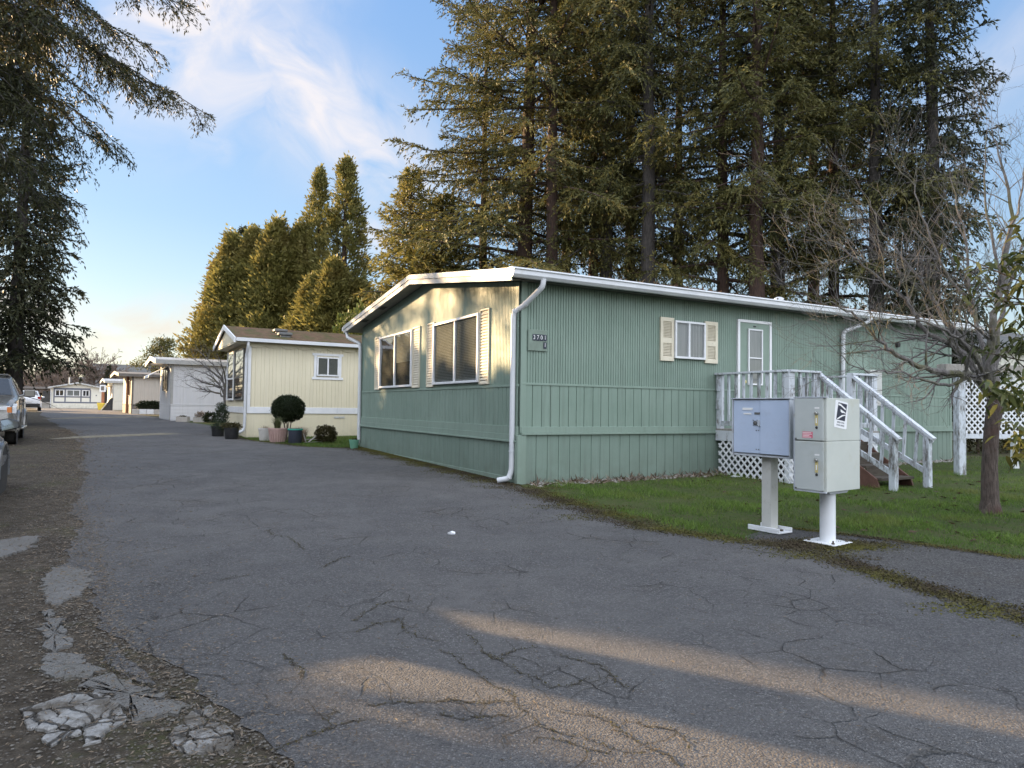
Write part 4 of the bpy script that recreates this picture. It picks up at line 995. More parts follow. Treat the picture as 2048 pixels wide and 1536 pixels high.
# two doors on the road side
s = MB(); s.box(-.172, -.151, -.357, .0, zb0+.014, zt0-.012); dr1 = s.build('door', M['mail_grey'], MG, bevel=.004)
s = MB(); s.box(-.166, -.151, .005, .359, zb0+.014, zt0-.012); dr2 = s.build('door', M['mail_grey'], MG, bevel=.004)
s = MB(); s.box(-.167, -.1655, .06, .10, 0, 0); 
def fx(mb, y0, y1, z0, z1, d0=-.1664, d1=-.1705): mb.box(d1, d0, y0, y1, z0, z1)
s = MB(); fx(s, .10, .235, 1.333, 1.358); s.build('label_strip', M['white_ink'], dr2)
s = MB(); fx(s, .115, .22, 1.284, 1.300); s.build('label_strip', M['white_ink'], dr2)
s = MB(); fx(s, .005, .075, 1.285, 1.308); s.build('name_plate', M['alu_dark'], dr2)
s = MB(); s.lathe([(.026, 0), (.026, .006), (.012, .012), (.001, .013)], 14); s.build('lock', M['dark_metal'], dr2, True, loc=(-.166, .065, 1.19), rot=(0, R_(-90), 0))
s = MB(); fx(s, .0, .022, 1.155, 1.225, -.166, -.188); s.build('handle', M['mail_frame'], dr2, bevel=.003)
s = MB()
for (y, z) in ((.04, 1.22), (.09, 1.22), (.04, 1.165), (.09, 1.165), (.02, .9), (.05, .9), (.02, 1.11), (.05, 1.11)): fx(s, y-.005, y+.005, z-.005, z+.005, -.166, -.172)
s.build('rivet', M['dark_metal'], dr2)
s = MB(); s.box(-.065, .065, -.06, .06, .0, zb0-.02); s.build('post', M['post_grey'], MG, bevel=.006)
s = MB(); s.box(-.12, .12, -.2, .2, 0, .018); s.box(-.12, -.10, -.2, .2, .018, .055); s.box(.1, .12, -.2, .2, .018, .055); s.build('base_plate', M['pedestal'], MG, bevel=.004)
s = MB()
for y in (-.15, .15): s.lathe([(.018, 0), (.018, .02), (.001, .022)], 6, (.0, y, .018))
s.build('bolt', M['bolt'], MG)

rl = R_(36); lx = Vector((math.cos(rl), math.sin(rl), 0)); ly = Vector((-math.sin(rl), math.cos(rl), 0))
LD, LW = .64, .34
lo = Vector((3.10, 6.80, 0)) + lx*LD/2 + ly*LW/2
LK = thing('parcel_locker', 'cream parcel locker with two doors and postal eagle sticker on a round white pedestal', 'parcel locker', (lo.x, lo.y, gz(lo.y)+.012), rl)
z0, z1 = .545, 1.475; zm = 1.045
hx, hy = LD/2, LW/2
s = MB(); s.box(-hx+.004, hx, -hy, hy, z0, zm-.003); s.box(-hx+.004, hx, -hy, hy, zm+.003, z1); s.box(-hx+.012, hx-.006, -hy+.006, hy-.006, zm-.004, zm+.004); s.build('cabinet', M['locker'], LK, bevel=.008)
s = MB(); s.box(-hx-.012, -hx+.02, -hy-.004, hy+.006, z1, z1+.012); s.box(-hx-.012, -hx+.004, hy-.008, hy+.006, z0, z1); s.box(-hx-.010, -hx+.004, -hy-.004, hy, z0-.012, z0+.002); s.build('trim_edge', M['mail_frame'], LK, bevel=.002)
for (a, b, yk) in ((z0+.008, zm-.006, .0), (zm+.006, z1-.006, .0)):
    s = MB(); s.box(-hx-.014, -hx+.004, -hy+.028, hy-.010, a, b); d = s.build('door', M['locker_door'], LK, bevel=.004)
    zc = b - .20 if a > 1 else b - .235; X = -hx-.0145
    s = MB(); s.lathe([(.019, 0), (.019, .012), (.012, .03), (.001, .032)], 14); s.build('lock', M['chrome'], d, True, loc=(X, -.075, zc+.055), rot=(0, R_(-90), 0))
    s = MB(); s.box(X-.004, X, -.09, -.06, zc-.07, zc+.035); s.build('key_label', M['brass'], d)
    s = MB(); s.box(X-.0055, X-.004, -.082, -.070, zc-.045, zc+.005); s.build('label_slip', M['white_ink'], d)
    s = MB(); s.lathe([(.013, 0), (.013, .006), (.001, .008)], 12); s.build('keyhole', M['room'], d, True, loc=(X, -.077, zc-.09), rot=(0, R_(-90), 0))
    s = MB(); s.box(X-.0015, X, -.105, -.055, zc+.098, zc+.113); s.build('white_label', M['white_ink'], d)
    s = MB(); s.box(X-.006, X, hy-.032, hy-.014, a+.002, a+.018); s.build('hinge', M['dark_metal'], d)
    if a > 1:
        s = MB(); s.box(X-.0012, X, -.035, .075, a+.022, a+.085); pk = s.build('notice_sticker', M['pink'], d)
        s = MB()
        for k, (w0, w1) in enumerate(((-.02, .07), (-.0, .068), (-.025, .07), (-.02, .072))): s.box(X-.0016, X-.0013, w0, w1, a+.028+k*.0145, a+.034+k*.0145)
        s.lathe([(.009, 0), (.009, .0006), (.001, .0007)], 10, (0, 0, 0)); s.build('notice_print', M['white_ink'], pk)
# sticker on the long side: rounded tilted plate, dark emblem with a white bird head, two lines of lettering
So = Vector((-.05, -hy-.0012, 1.31)); tl = R_(-7)
su = Vector((math.cos(tl), 0, math.sin(tl)))*1.42; sv = Vector((-math.sin(tl), 0, math.cos(tl)))*1.1
def plate(poly, off, name, mat, par): 
    mb = MB(); mb.prism(poly, So + Vector((0, -off, 0)), su, sv, (0, -.0006, 0)); return mb.build(name, M[mat], par)
def rrect(w, h, r, n=4):
    out = []
    for (cx, cy, a0) in ((w-r, h-r, 0), (-w+r, h-r, 90), (-w+r, -h+r, 180), (w-r, -h+r, 270)):
        for k in range(n+1): a = R_(a0 + 90*k/n); out.append((cx+r*math.cos(a), cy+r*math.sin(a)))
    return out
st = plate(rrect(.085, .125, .014), 0, 'postal_sticker', 'white', LK)
em = plate([(-.062, -.052), (.055, -.052), (.073, .107), (-.045, .107)], .0007, 'emblem', 'navy', st)
plate([(-.043, .098), (-.02, .099), (.052, .066), (.064, .052), (.05, .052), (-.01, .078), (-.046, .084)], .0014, 'emblem_head', 'white_ink', em)
plate([(-.012, .05), (.03, .036), (.055, .028), (.06, .018), (.035, .022), (.01, .018), (-.01, .028)], .0014, 'emblem_beak', 'white_ink', em)
plate([(-.058, -.046), (-.040, -.048), (.02, -.012), (.060, .002), (.058, .010), (.01, -.001)], .0014, 'emblem_wing', 'white_ink', em)
for k, tx in enumerate(('UNITED STATES', 'POSTAL SERVICE')):
    o = So + Vector((0, -.0012, 0)) + sv*(-.073 - .026*k)
    text_mesh('lettering', tx, .024, M['dark_ink'], st, frameM(o, su, sv), .0003, sx=.82)
s = MB(); s.prism([(-.2, 0), (.2, 0), (.16, -.035), (-.16, -.035)], (0, -.12, z0), (1, 0, 0), (0, 0, 1), (0, .24, 0)); s.build('underside_tray', M['mail_frame'], LK, bevel=.004)
s = MB(); s.lathe([(.076, 0), (.076, z0-.03), (.09, z0-.03), (.09, z0)], 28); s.build('pedestal', M['pedestal'], LK, True)
s = MB(); s.box(-.17, .17, -.17, .17, 0, .014); s.build('base_plate', M['pedestal'], LK, bevel=.004)
for (x, y) in ((-.13, -.13), (.13, -.13), (-.13, .13), (.13, .13)):
    s = MB(); s.lathe([(.016, 0), (.016, .014), (.009, .014), (.009, .034), (.001, .035)], 6, (x, y, .014)); s.build('bolt', M['bolt'], LK)
# ------------------------------------------------------------------ yellow mobile home
YO = Vector((-8.42, 21.94, 0)); YR = R_(31)
Yg = gz(22)
Y = thing('yellow_mobile_home', 'cream yellow mobile home with mossy brown gable roof and scalloped eave trim', 'mobile home', YO, YR)
YW, YL, YE, YRZ = 4.1, 12.0, 3.42, 4.02
s = MB(); s.prism([(0, 0), (YW, 0), (YW, YE-.02), (YW/2, YRZ-.1), (0, YE-.02)], (0, 0, 0), (0, 1, 0), (0, 0, 1), (YL, 0, 0)); s.build('wall', M['yellow'], Y)
s = MB(); ribs(s, PS, .12, YL, 1.30, YE-.06, .135, .010, .009, .006, .3, 8); s.build('siding', M['yellow'], Y)
s = MB(); s.pbox(PS, 0, 2.9, 1.105, 1.31, .004, .03); s.pbox(PS, 2.905, YL, 1.105, 1.31, .004, .03); s.pbox(PS, -.0, .095, 1.31, YE-.06, .004, .032); s.pbox(PF, -.0, YW, 1.105, 1.31, .004, .03); s.pbox(PF, 0, .09, 1.31, YE-.1, .004, .03)
s.build('white_trim', M['white'], Y, bevel=.004)
s = MB(); s.pbox(PS, 2.81, 2.98, .955, 1.02, .004, .02); s.pbox(PS, 3.0, 3.17, .955, 1.02, .004, .02); s.build('skirt_vent', M['post_grey'], Y)
# scalloped trim below the eave
s = MB(); pol = [(0, .09)]; n = 24
for i in range(n):
    for k in range(7):
        t = k/6; pol.append(((i+t)*YL/n, .0 + .055*math.sin(math.pi*t)*-1 + .03 + (.028 if k in (0, 6) else 0)))
pol.append((YL, .09)); o = len(s.v)
for (u, z) in pol[1:-1]:
    s.v += [PS(u, YE-.19+z, .05), PS(u, YE-.05, .05)]
for i in range(len(pol)-3): s.f.append([o+2*i, o+2*i+2, o+2*i+3, o+2*i+1]); s.m.append(0)
e = len(s.v)
for (u, z) in pol[1:-1]: s.v.append(PS(u, YE-.19+z, .018))
for i in range(len(pol)-3): s.f.append([o+2*i, o+2*i+2, e+i+1, e+i]); s.m.append(0)
s.build('scallop_trim', M['yellow'], Y)
s = MB(); OX = -.42; EYn, EYf = -.26, YW+.26; m_ = YW/2
def ygz(y): return YE + .04 + (YRZ-YE)*(1-abs(y-m_)/(m_+.26))
def rslab(mb, x0, x1, a, b, f, th):
    za, zb_ = f(a), f(b)
    mb.add([(x0,a,za),(x1,a,za),(x1,b,zb_),(x0,b,zb_),(x0,a,za-th),(x1,a,za-th),(x1,b,zb_-th),(x0,b,zb_-th)], [(0,1,2,3),(7,6,5,4),(0,4,5,1),(1,5,6,2),(2,6,7,3),(3,7,4,0)])
rslab(s, OX, YL+.3, EYn, m_, ygz, .07); rslab(s, OX, YL+.3, m_, EYf, ygz, .07)
yr = s.build('roof', M['mossroof'], Y)
s = MB(); s.box(OX, YL+.3, EYn-.1, EYn-.002, YE-.055, YE+.055); s.build('gutter', M['white_metal'], yr, bevel=.006)
s = MB()
for (a, b) in ((EYn-.02, m_), (m_, EYf+.02)):
    s.add([(x, y, ygz(y)+t) for x in (OX-.045, OX-.003) for (y, t) in ((a, .03), (b, .03), (b, -.13), (a, -.13))], [(0,3,2,1),(4,5,6,7),(0,1,5,4),(1,2,6,5),(2,3,7,6),(3,0,4,7)])
s.build('gable_board', M['white'], yr, bevel=.004)
s = MB(); s.prism([(EYn+.05, YE-.04), (EYf-.05, YE-.04), (m_, YRZ-.1)], (OX+.05, 0, 0), (0, 1, 0), (0, 0, 1), (.03, 0, 0)); s.box(OX+.06, .0, EYn+.06, EYf-.06, YE-.08, YE-.05); s.build('gable_panel', M['yellow'], yr)
for yv, r_ in ((.55, .17), (1.25, .17)):
    s = MB(); z = ygz(yv); s.box(1.25-r_*1.3, 1.25+r_*1.3, yv-r_, yv+r_, z+.03, z+.13); s.box(1.25-r_, 1.25+r_, yv-r_*.8, yv+r_*.8, z-.06, z+.03); s.build('roof_vent', M['dark_metal'], yr, bevel=.03)
window(Y, PS, 2.185, 2.925, 2.37, 3.01, 'white', 2.555, .045, .05, .02, blind=[(2.23, 2.52, 2.42, 2.98, .03), (2.58, 2.88, 2.42, 2.98, .03)])
s = MB(); s.pbox(PS, 2.09, 2.18, 2.33, 3.05, .01, .035); s.pbox(PS, 2.93, 3.02, 2.33, 3.05, .01, .035); s.pbox(PS, 2.03, 3.08, 3.05, 3.13, .01, .04); s.pbox(PS, 2.03, 3.08, 2.25, 2.33, .01, .04); s.build('window_casing', M['white'], Y, bevel=.004)
window(Y, PF, .42, 2.1, 1.52, 3.22, 'alu_dark', None, .05, .05, .02, hm=[2.28], blind=[(.5, 2.04, 2.3, 3.17, .035)])
window(Y, PF, 2.3, 3.7, 1.52, 3.22, 'white', None, .07, .05, .02, hm=[2.28], blind=[(2.4, 3.6, 2.3, 3.17, .035)])
downspout(Y, [(-.05, EYn-.03, YE-.03), (-.05, EYn-.02, YE-.2), (-.06, -.06, YE-.5), (-.06, -.05, .72), (-.1, -.06, .55), (-.35, -.12, .46)], .045)

# ------------------------------------------------------------------ simpler homes farther along the lane
def plain_home(name, label, org, rz, W, L, e, rise, band, wall, skirt, roofm, ov=(.4, .25), pitch=.2, groove=.014, fascia='fascia', skm='h', roof_th=.2):
    H = thing(name, label, 'mobile home', (org[0], org[1], 0), rz); g = gz(org[1])
    m = W/2; f = lambda y: e + .05 + rise*(1-abs(y-m)/(m+ov[1]))
    s = MB(); s.prism([(0, 0), (W, 0), (W, e), (m, e+rise-.06), (0, e)], (0, 0, 0), (0, 1, 0), (0, 0, 1), (L, 0, 0)); s.build('wall', M[wall], H)
    s = MB(); ribs(s, PS, .1, L, band, e-.02, pitch, groove, .012, .006); ribs(s, PF, .1, W, band, e-.02, pitch, groove, .012, .006); s.build('siding', M[wall], H)
    s = MB()
    z = g - .1
    while z < band-.02:
        zt = min(z+.17, band-.005)
        for (P, q) in ((PS, L), (PF, W)): s.add([P(-.004, z, .03), P(q, z, .03), P(q, zt, .012), P(-.004, zt, .012), P(-.004, zt, .03), P(q, zt, .03)], [(0, 1, 2, 3), (2, 3, 4, 5)])
        z += .17
    s.pbox(PS, 0, L, band-.03, band+.02, .004, .04); s.pbox(PF, 0, W, band-.03, band+.02, .004, .04)
    s.build('skirting', M[skirt], H)
    s = MB(); s.pbox(PS, 0, .09, band, e, .004, .032); s.pbox(PF, 0, .09, band, e, .004, .03); s.build('corner_trim', M[fascia], H)
    s = MB(); rslab(s, -ov[0], L+.2, -ov[1], m, f, .05); rslab(s, -ov[0], L+.2, m, W+ov[1], f, .05); r = s.build('roof', M[roofm], H)
    s = MB(); s.box(-ov[0]-.02, L+.2, -ov[1]-.04, -ov[1]-.002, e+.05-roof_th, e+.07)
    for (a, b) in ((-ov[1]-.03, m), (m, W+ov[1])):
        s.add([(x, y, f(y)+t) for x in (-ov[0]-.04, -ov[0]-.003) for (y, t) in ((a, .03), (b, .03), (b, -roof_th), (a, -roof_th))], [(0,3,2,1),(4,5,6,7),(0,1,5,4),(1,2,6,5),(2,3,7,6),(3,0,4,7)])
    s.build('fascia', M[fascia], r)
    s = MB(); s.add([(-ov[0]+.01, -ov[1]+.01, e+.02-.06), (L, -ov[1]+.01, e-.04), (L, W+ov[1]-.01, e-.04), (-ov[0]+.01, W+ov[1]-.01, e-.04)], [(0, 1, 2, 3)]); s.build('soffit', M[fascia], r)
    return H, r
WH, wr = plain_home('white_mobile_home', 'white mobile home with tilted white window awning and low white skirting', (-17.62, 35.66), R_(33.5), 4.3, 12, 3.55, .28, 1.33, 'white_home', 'white_home', 'roof_metal', (.75, .25), .16, .012)
window(WH, PF, 1.0, 2.9, 2.05, 3.25, 'alu_dark', 1.95, .05, .05, .02, curtain=[(1.1, 1.5, 2.1, 3.2)])
s = MB(); s.add([(-.03, .8, 3.35), (-.03, 3.1, 3.35), (-.95, 3.1, 2.83), (-.95, .8, 2.83), (-.03, .8, 3.31), (-.03, 3.1, 3.31), (-.95, 3.1, 2.79), (-.95, .8, 2.79), (-.97, .8, 2.70), (-.97, 3.1, 2.70)], [(0,1,2,3),(7,6,5,4),(0,3,7,4),(1,5,6,2),(3,2,9,8)])
aw = s.build('awning', M['awning'], WH); s = MB(); s.tube([(-.03, .85, 2.75), (-.93, .82, 2.82)], .012, 5); s.build('awning_arm', M['dark_metal'], aw)
s = MB(); s.prism([(-.75, 3.5), (-.05, 3.5), (-.05, 3.1), (-.2, 3.38)], (0, .1, 0), (1, 0, 0), (0, 0, 1), (0, .05, 0)); s.build('eave_bracket', M['white_home'], WH)
BH, br_ = plain_home('tan_mobile_home', 'tan mobile home with ribbed walls and dark brown skirting', (-28.43, 51.63), R_(35.5), 5.2, 12, 3.48, .24, 1.26, 'tan_home', 'brick_skirt', 'tan_roof', (.9, .25), .24, .05, 'tan_roof')
window(BH, PF, .7, 2.4, 1.9, 3.1, 'alu_dark', None, .06, .05, .02)
s = MB(); s.pbox(PF, .62, 2.48, 1.27, 1.88, .02, .04); s.build('lower_panel', M['slate'], BH)
s = MB(); s.box(2.3, 2.7, 1.9, 2.3, 3.6, 3.85); s.build('roof_vent', M['post_grey'], br_, bevel=.02)
CH_, cr_ = plain_home('cream_mobile_home', 'cream mobile home half hidden behind the tan one, with a tall side window', (-40.81, 70.52), R_(36), 4.2, 12, 3.5, .3, 1.55, 'cream_home', 'cream_home', 'roof_metal', (.7, .2), .3, .02)
window(CH_, PS, 1.35, 2.15, 1.65, 3.35, 'white', None, .09, .05, .02, hm=[2.5])
window(CH_, PF, .8, 1.6, 1.9, 3.2, 'alu', None, .06, .05, .02)
s = MB(); s.add([(-.02, .3, 3.2), (-.02, 2.6, 3.2), (-.9, 2.6, 2.85), (-.9, .3, 2.85), (-.02, .3, 3.05), (-.02, 2.6, 3.05), (-.9, 2.6, 2.7), (-.9, .3, 2.7)], [(0,1,2,3),(7,6,5,4),(0,3,7,4),(1,5,6,2),(2,6,7,3)]); s.build('awning', M['yellow'], CH_)
# home across the end of the lane, facing the camera
FC = Vector((-51.9, 82.5, 0)); fr = math.atan2(FC.x, FC.y)     # turned to face down the lane
FH = thing('end_mobile_home', 'white gabled mobile home with slate blue trim and three windows at the lane end', 'mobile home', (FC.x, FC.y, .6), -fr + R_(4) if False else R_(30))
FW = 5.3; PX_ = lambda u, z, d: (u, -d, z); hw = FW/2
s = MB(); s.prism([(-hw, 0), (hw, 0), (hw, 2.45), (0, 3.0), (-hw, 2.45)], (0, 0, 0), (1, 0, 0), (0, 0, 1), (0, 12, 0)); s.build('wall', M['cream_home'], FH)
s = MB()
for (a, b, lo, hi) in ((-hw+.25, 1.3, 2.2, 2.42), (-hw+.25, 1.3, 1.3, 1.42), (-hw+.25, hw-.25, .62, .78)): s.pbox(PX_, a, b, lo, hi, .005, .03)
for x in (-hw+.3, -1.25, .35, 1.3): s.pbox(PX_, x-.06, x+.06, .78, 2.2, .005, .031)
s.build('timber_trim', M['slate'], FH)
s = MB(); s.pbox(PX_, -hw, hw, 0, .3, .005, .04); s.pbox(PX_, -hw, hw, .3, .6, .005, .03); s.build('skirting', M['cream_home'], FH)
for (a, b, m2) in ((-hw+.42, -1.4, None), (-1.1, .22, -.42), (.5, 1.18, .84)): window(FH, PX_, a, b, 1.45, 2.18, 'white', m2 or (a+b)/2, .06, .05, .03, curtain=[(a+.08, b-.1, 1.5, 2.12)] if m2 == -.42 else None)
ff = lambda x: 2.5 + .62*(1-abs(x)/(hw+.3))
s = MB()
for (a, b) in ((-hw-.3, 0), (0, hw+.3)):
    s.add([(a, -.4, ff(a)), (a, 12.3, ff(a)), (b, 12.3, ff(b)), (b, -.4, ff(b)), (a, -.4, ff(a)-.16), (a, 12.3, ff(a)-.16), (b, 12.3, ff(b)-.16), (b, -.4, ff(b)-.16)], [(0,1,2,3),(7,6,5,4),(0,4,5,1),(1,5,6,2),(2,6,7,3),(3,7,4,0)])
s.build('roof', M['roof_metal'], FH)
s = MB(); s.tube([(-1.0, 2.5, 2.7), (-1.0, 2.5, 3.75)], .07, 8); s.build('flue', M['post_grey'], FH)
for x in (-hw-.1, hw+.1): downspout(FH, [(x, -.35, 2.35), (x*.97, -.1, 2.15), (x*.97, -.08, .15)], .05)
s = MB(); s.pbox(PX_, 1.85, 1.97, 1.5, 1.65, .005, .02); s.build('number_plate', M['slate'], FH)
# entry deck with dark door box left of it
s = thing('entry_deck', 'small wooden entry deck with dark screen left of the end home', 'deck', FH.matrix_basis @ Vector((-3.6, -.1, 0)), R_(30))
b = MB(); b.box(-1.0, .85, -.2, 1.2, 0, .62); b.box(-1.05, .9, -.26, -.2, .5, .72); b.build('deck_base', M['grey_wood'], s)
b = MB(); b.box(.1, .85, -.1, .6, .72, 2.0); b.build('screen', M['room'], s, bevel=.05)
b = MB(); b.bar((-1.0, -.2, .6), (-1.0, -.2, 1.3), .08, .08); b.bar((-1.0, 1.1, .6), (-1.0, 1.1, 1.3), .08, .08); b.bar((-1.0, -.2, 1.28), (-1.0, 1.1, 1.28), .08, .06); b.build('railing', M['grey_wood'], s)
# long low carport roof to the left of the end home
cp = thing('carport', 'long low flat carport roof left of the end home', 'carport', (-62, 85, .6), R_(30))
b = MB(); b.box(-9, 6.6, -.2, 6, 2.35, 2.62); b.build('roof', M['brick_skirt'], cp)
for x in (-8.5, -3.5, 1.5, 6.2):
    b = MB(); b.box(x-.06, x+.06, 0, .12, -.1, 2.35); b.build('post', M['fence_dark'], cp)
bf = thing('board_fence', 'dark board fence behind the parked white car', 'fence', (-62, 92, .6), R_(30))
b = MB(); ribs(b, PX_, -12, 9, 0, 1.9, .16, .02, .02, 0); b.box(-12, 9, .02, .06, 0, 1.85); b.build('boards', M['fence_dark'], bf)
gt = thing('dark_gate', 'dark wooden gate right of the end home', 'gate', (-48.0, 85.3, .6), R_(30))
b = MB(); ribs(b, PX_, -1.2, 2.6, 0, 1.75, .2, .02, .02, 0); b.box(-1.2, 2.6, .02, .06, 0, 1.7); b.build('boards', M['fence_dark'], gt)
b = MB(); b.box(-1.2, 2.6, -.06, -.03, 1.5, 1.75); b.box(-1.2, 2.6, -.06, -.03, .3, .45); b.build('rail', M['stair_wood'], gt)
# orange sign post, yellow tub and dark barrow beside the cream home
p = at(205, 818, 70); sp_ = thing('sign_post', 'orange post carrying a small white framed sign by the cream home', 'sign', (p.x, p.y, .58))
b = MB(); b.box(-.11, .11, -.08, .08, 0, 2.0); b.build('post', M['orange'], sp_)
b = MB(); b.box(-.30, .30, -.1, -.04, 1.85, 2.55); bd_ = b.build('board', M['white'], sp_)
b = MB(); b.box(-.16, .16, -.115, -.101, 2.0, 2.42); b.build('panel', M['tan_roof'], bd_)
p = at(203, 820, 69); tb = thing('yellow_tub', 'yellow tilted tub at the foot of the orange sign post', 'tub', (p.x, p.y, .58))
b = MB(); b.prism([(-.36, .75), (.38, .68), (.24, .03), (-.2, .0)], (0, -.25, 0), (1, 0, 0), (0, 0, 1), (0, .5, 0)); b.build('body', M['bin_yellow'], tb, bevel=.03)
p = at(212, 820, 68); tb = thing('dark_barrow', 'dark tilted barrow leaning beside the yellow tub', 'barrow', (p.x, p.y, .58))
b = MB(); b.prism([(-.35, .0), (.55, .0), (.55, 1.25), (.35, 1.0), (.1, .5)], (0, -.2, 0), (1, 0, 0), (0, 0, 1), (0, .4, 0)); b.build('tray', M['room'], tb, bevel=.03)
b = MB(); b.tube([(-.35, -.25, .03), (.0, -.25, .45), (.42, -.25, 1.15)], .03, 6); b.build('handle', M['white'], tb)
p = at(254, 825, 53); tb = thing('rust_pillar', 'narrow rust brown pillar at the corner of the tan home', 'pillar', (p.x, p.y, .56))
b = MB(); b.box(-.08, .08, -.08, .08, 0, 3.0); b.box(-.11, .11, -.11, .11, 2.95, 3.1); b.build('shaft', M['orange'], tb)
# roofs beyond the lane end
for (px, d, w, h, lab, mt) in ((165, 125, 14, 5.4, 'dark roofed house far beyond the end home', 'fence_dark'), (245, 150, 12, 9.2, 'tall grey green house far beyond the tan home', 'slate'), (75, 120, 12, 3.6, 'pale sunlit house far behind the carport', 'stonewall')):
    p = at(px, 800, d); h_ = thing('distant_house', lab, 'house', (p.x, p.y, .6), R_(30), 'distant houses')
    b = MB(); b.box(-w/2, w/2, 0, 8, 0, h*.62); b.build('wall', M[mt], h_)
    b = MB(); b.prism([(-.6, h*.6), (8.6, h*.6), (4, h)], (-w/2-.4, 0, 0), (0, 1, 0), (0, 0, 1), (w+.8, 0, 0)); b.build('roof', M['dark_roof'], h_)
    for x in (-w*.3, 0, w*.3): window(h_, PX_, x-.5, x+.5, h*.25, h*.48, 'white', None, .1, .06, .02)
# house behind the lattice on the right
p = at(2015, 700, 27); RH = thing('pale_house', 'pale sided house with sunlit gable behind the bare tree on the right', 'house', (p.x, p.y, .3), TH)
b = MB(); b.box(-2.4, 9, 0, 6, 0, 3.6); b.build('wall', M['cream_home'], RH)
b = MB(); ribs(b, lambda u, z, d: (z - 2.4 if False else u, -d, z), -2.4, 9, .1, 3.55, .3, .02, .02, .01); b.build('siding', M['cream_home'], RH)
b = MB(); b.prism([(-.4, 3.55), (6.4, 3.55), (3, 5.0)], (-2.8, 0, 0), (0, 1, 0), (0, 0, 1), (12, 0, 0)); b.build('roof', M['dark_roof'], RH)
b = MB(); b.prism([(-.2, 3.6), (6.2, 3.6), (3, 4.85)], (-2.83, 0, 0), (0, 1, 0), (0, 0, 1), (.02, 0, 0)); b.build('gable', M['yellow'], RH)
window(RH, PS, -1.2, .2, 1.5, 2.8, 'white', -.5, .07, .06, .02)
p = at(1990, 850, 19.5); hd = thing('dark_hedge', 'dark low hedge growing behind the white lattice screen', 'hedge', (p.x, p.y, gz(p.y)), TH)
rs_h = np.random.RandomState(5); n = 9000; hv = np.stack([rs_h.uniform(-1.5, 4.5, n), rs_h.uniform(-.4, .4, n), rs_h.random(n)**.7*(1.75+.15*np.sin(np.arange(n)*.7))], 1)
quadmesh('leaves', diamonds(hv, rs_h.normal(0, 1, (n, 3)) + np.array([0, 0, .4]), .12*rs_h.uniform(.6, 1.2, n), .06, rs_h, .5), M['shrub'], hd, rs_h.random(n)*.8)
b = MB(); b.tube([(-.9, 0, -.1), (-.9, 0, 1.2)], .05, 6); b.tube([(1.2, 0, -.1), (1.2, 0, 1.2)], .05, 6); b.tube([(3.4, 0, -.1), (3.4, 0, 1.2)], .05, 6); b.build('stems', M['bark_tree'], hd)
# lattice screen with beam and posts
lp = at(1920, 950, 13.35); LS = thing('lattice_screen', 'white diagonal lattice screen under a grey beam behind the bare tree', 'screen', (lp.x, lp.y, gz(lp.y)), R_(8))
b = MB(); b.box(-.075, .075, -.075, .075, -.1, 2.0); b.build('post', M['peel2'], LS, bevel=.008)
b = MB(); b.box(3.2, 3.32, .05, .17, -.1, 2.0); b.build('post', M['peel2'], LS, bevel=.008)
b = MB(); b.box(-.3, 3.6, -.03, .22, 2.0, 2.14); b.build('beam', M['grey_wood'], LS, bevel=.006)
b = MB(); lattice(b, lambda u, z, d: (u, .1-d, z), .12, 3.2, .80, 1.97, .125, .03, .008); b.build('lattice', M['lattice'], LS)
b = MB(); b.box(.1, 3.2, .07, .13, .70, .79); b.box(.085, .12, .06, .14, .7, 2.0); b.build('frame', M['peel'], LS, bevel=.004)
wp = ground(2030, 937); t = thing('marker_post', 'short white square post standing on the lawn at the right edge', 'post', (wp.x, wp.y, gz(wp.y)), R_(20))
b = MB(); b.box(-.07, .07, -.05, .05, -.1, .56); b.box(-.072, .072, -.052, .052, .56, .575); b.build('shaft', M['white'], t, bevel=.008)
# unseen homes added across the lane to throw the low shadows
def neighbour(x0, x1, y0, y1, e, rise, lab, wall):
    H = thing('shade_home', lab, 'mobile home', loc2w(x0, y0), TH); W, L = x1-x0, y1-y0; m = W/2
    b = MB(); b.prism([(0, -.2), (W, -.2), (W, e), (m, e+rise), (0, e)], (0, 0, 0), (1, 0, 0), (0, 0, 1), (0, L, 0)); b.build('wall', M[wall], H)
    b = MB(); f = lambda x: e + rise*(1-abs(x-m)/(m+.25)) + .05
    for (a, c) in ((-.25, m), (m, W+.25)): b.add([(a, -.3, f(a)), (c, -.3, f(c)), (c, L+.3, f(c)), (a, L+.3, f(a)), (a, -.3, f(a)-.12), (c, -.3, f(c)-.12), (c, L+.3, f(c)-.12), (a, L+.3, f(a)-.12)], [(0,1,2,3),(7,6,5,4),(0,4,5,1),(1,5,6,2),(2,6,7,3),(3,7,4,0)])
    b.build('roof', M['dark_roof'], H)
    PR_ = lambda u, z, d: (W+d, u, z)
    for k in range(2): window(H, PR_, L*(.2+.4*k), L*(.2+.4*k)+1.4, 1.7, 2.8, 'white', L*(.2+.4*k)+.7, .06, .06, .01)
    return H
NEI = [(-18.5, -14.5, 15.5, 29.5, 3.3, .6, 'unseen grey roofed mobile home added across the lane to cast shade', 'tan_home'),
       (-18.5, -14.5, -9, 8.3, 2.6, .35, 'unseen low mobile home added across the lane to cast shade', 'white_home')]
for a in NEI: neighbour(*a)
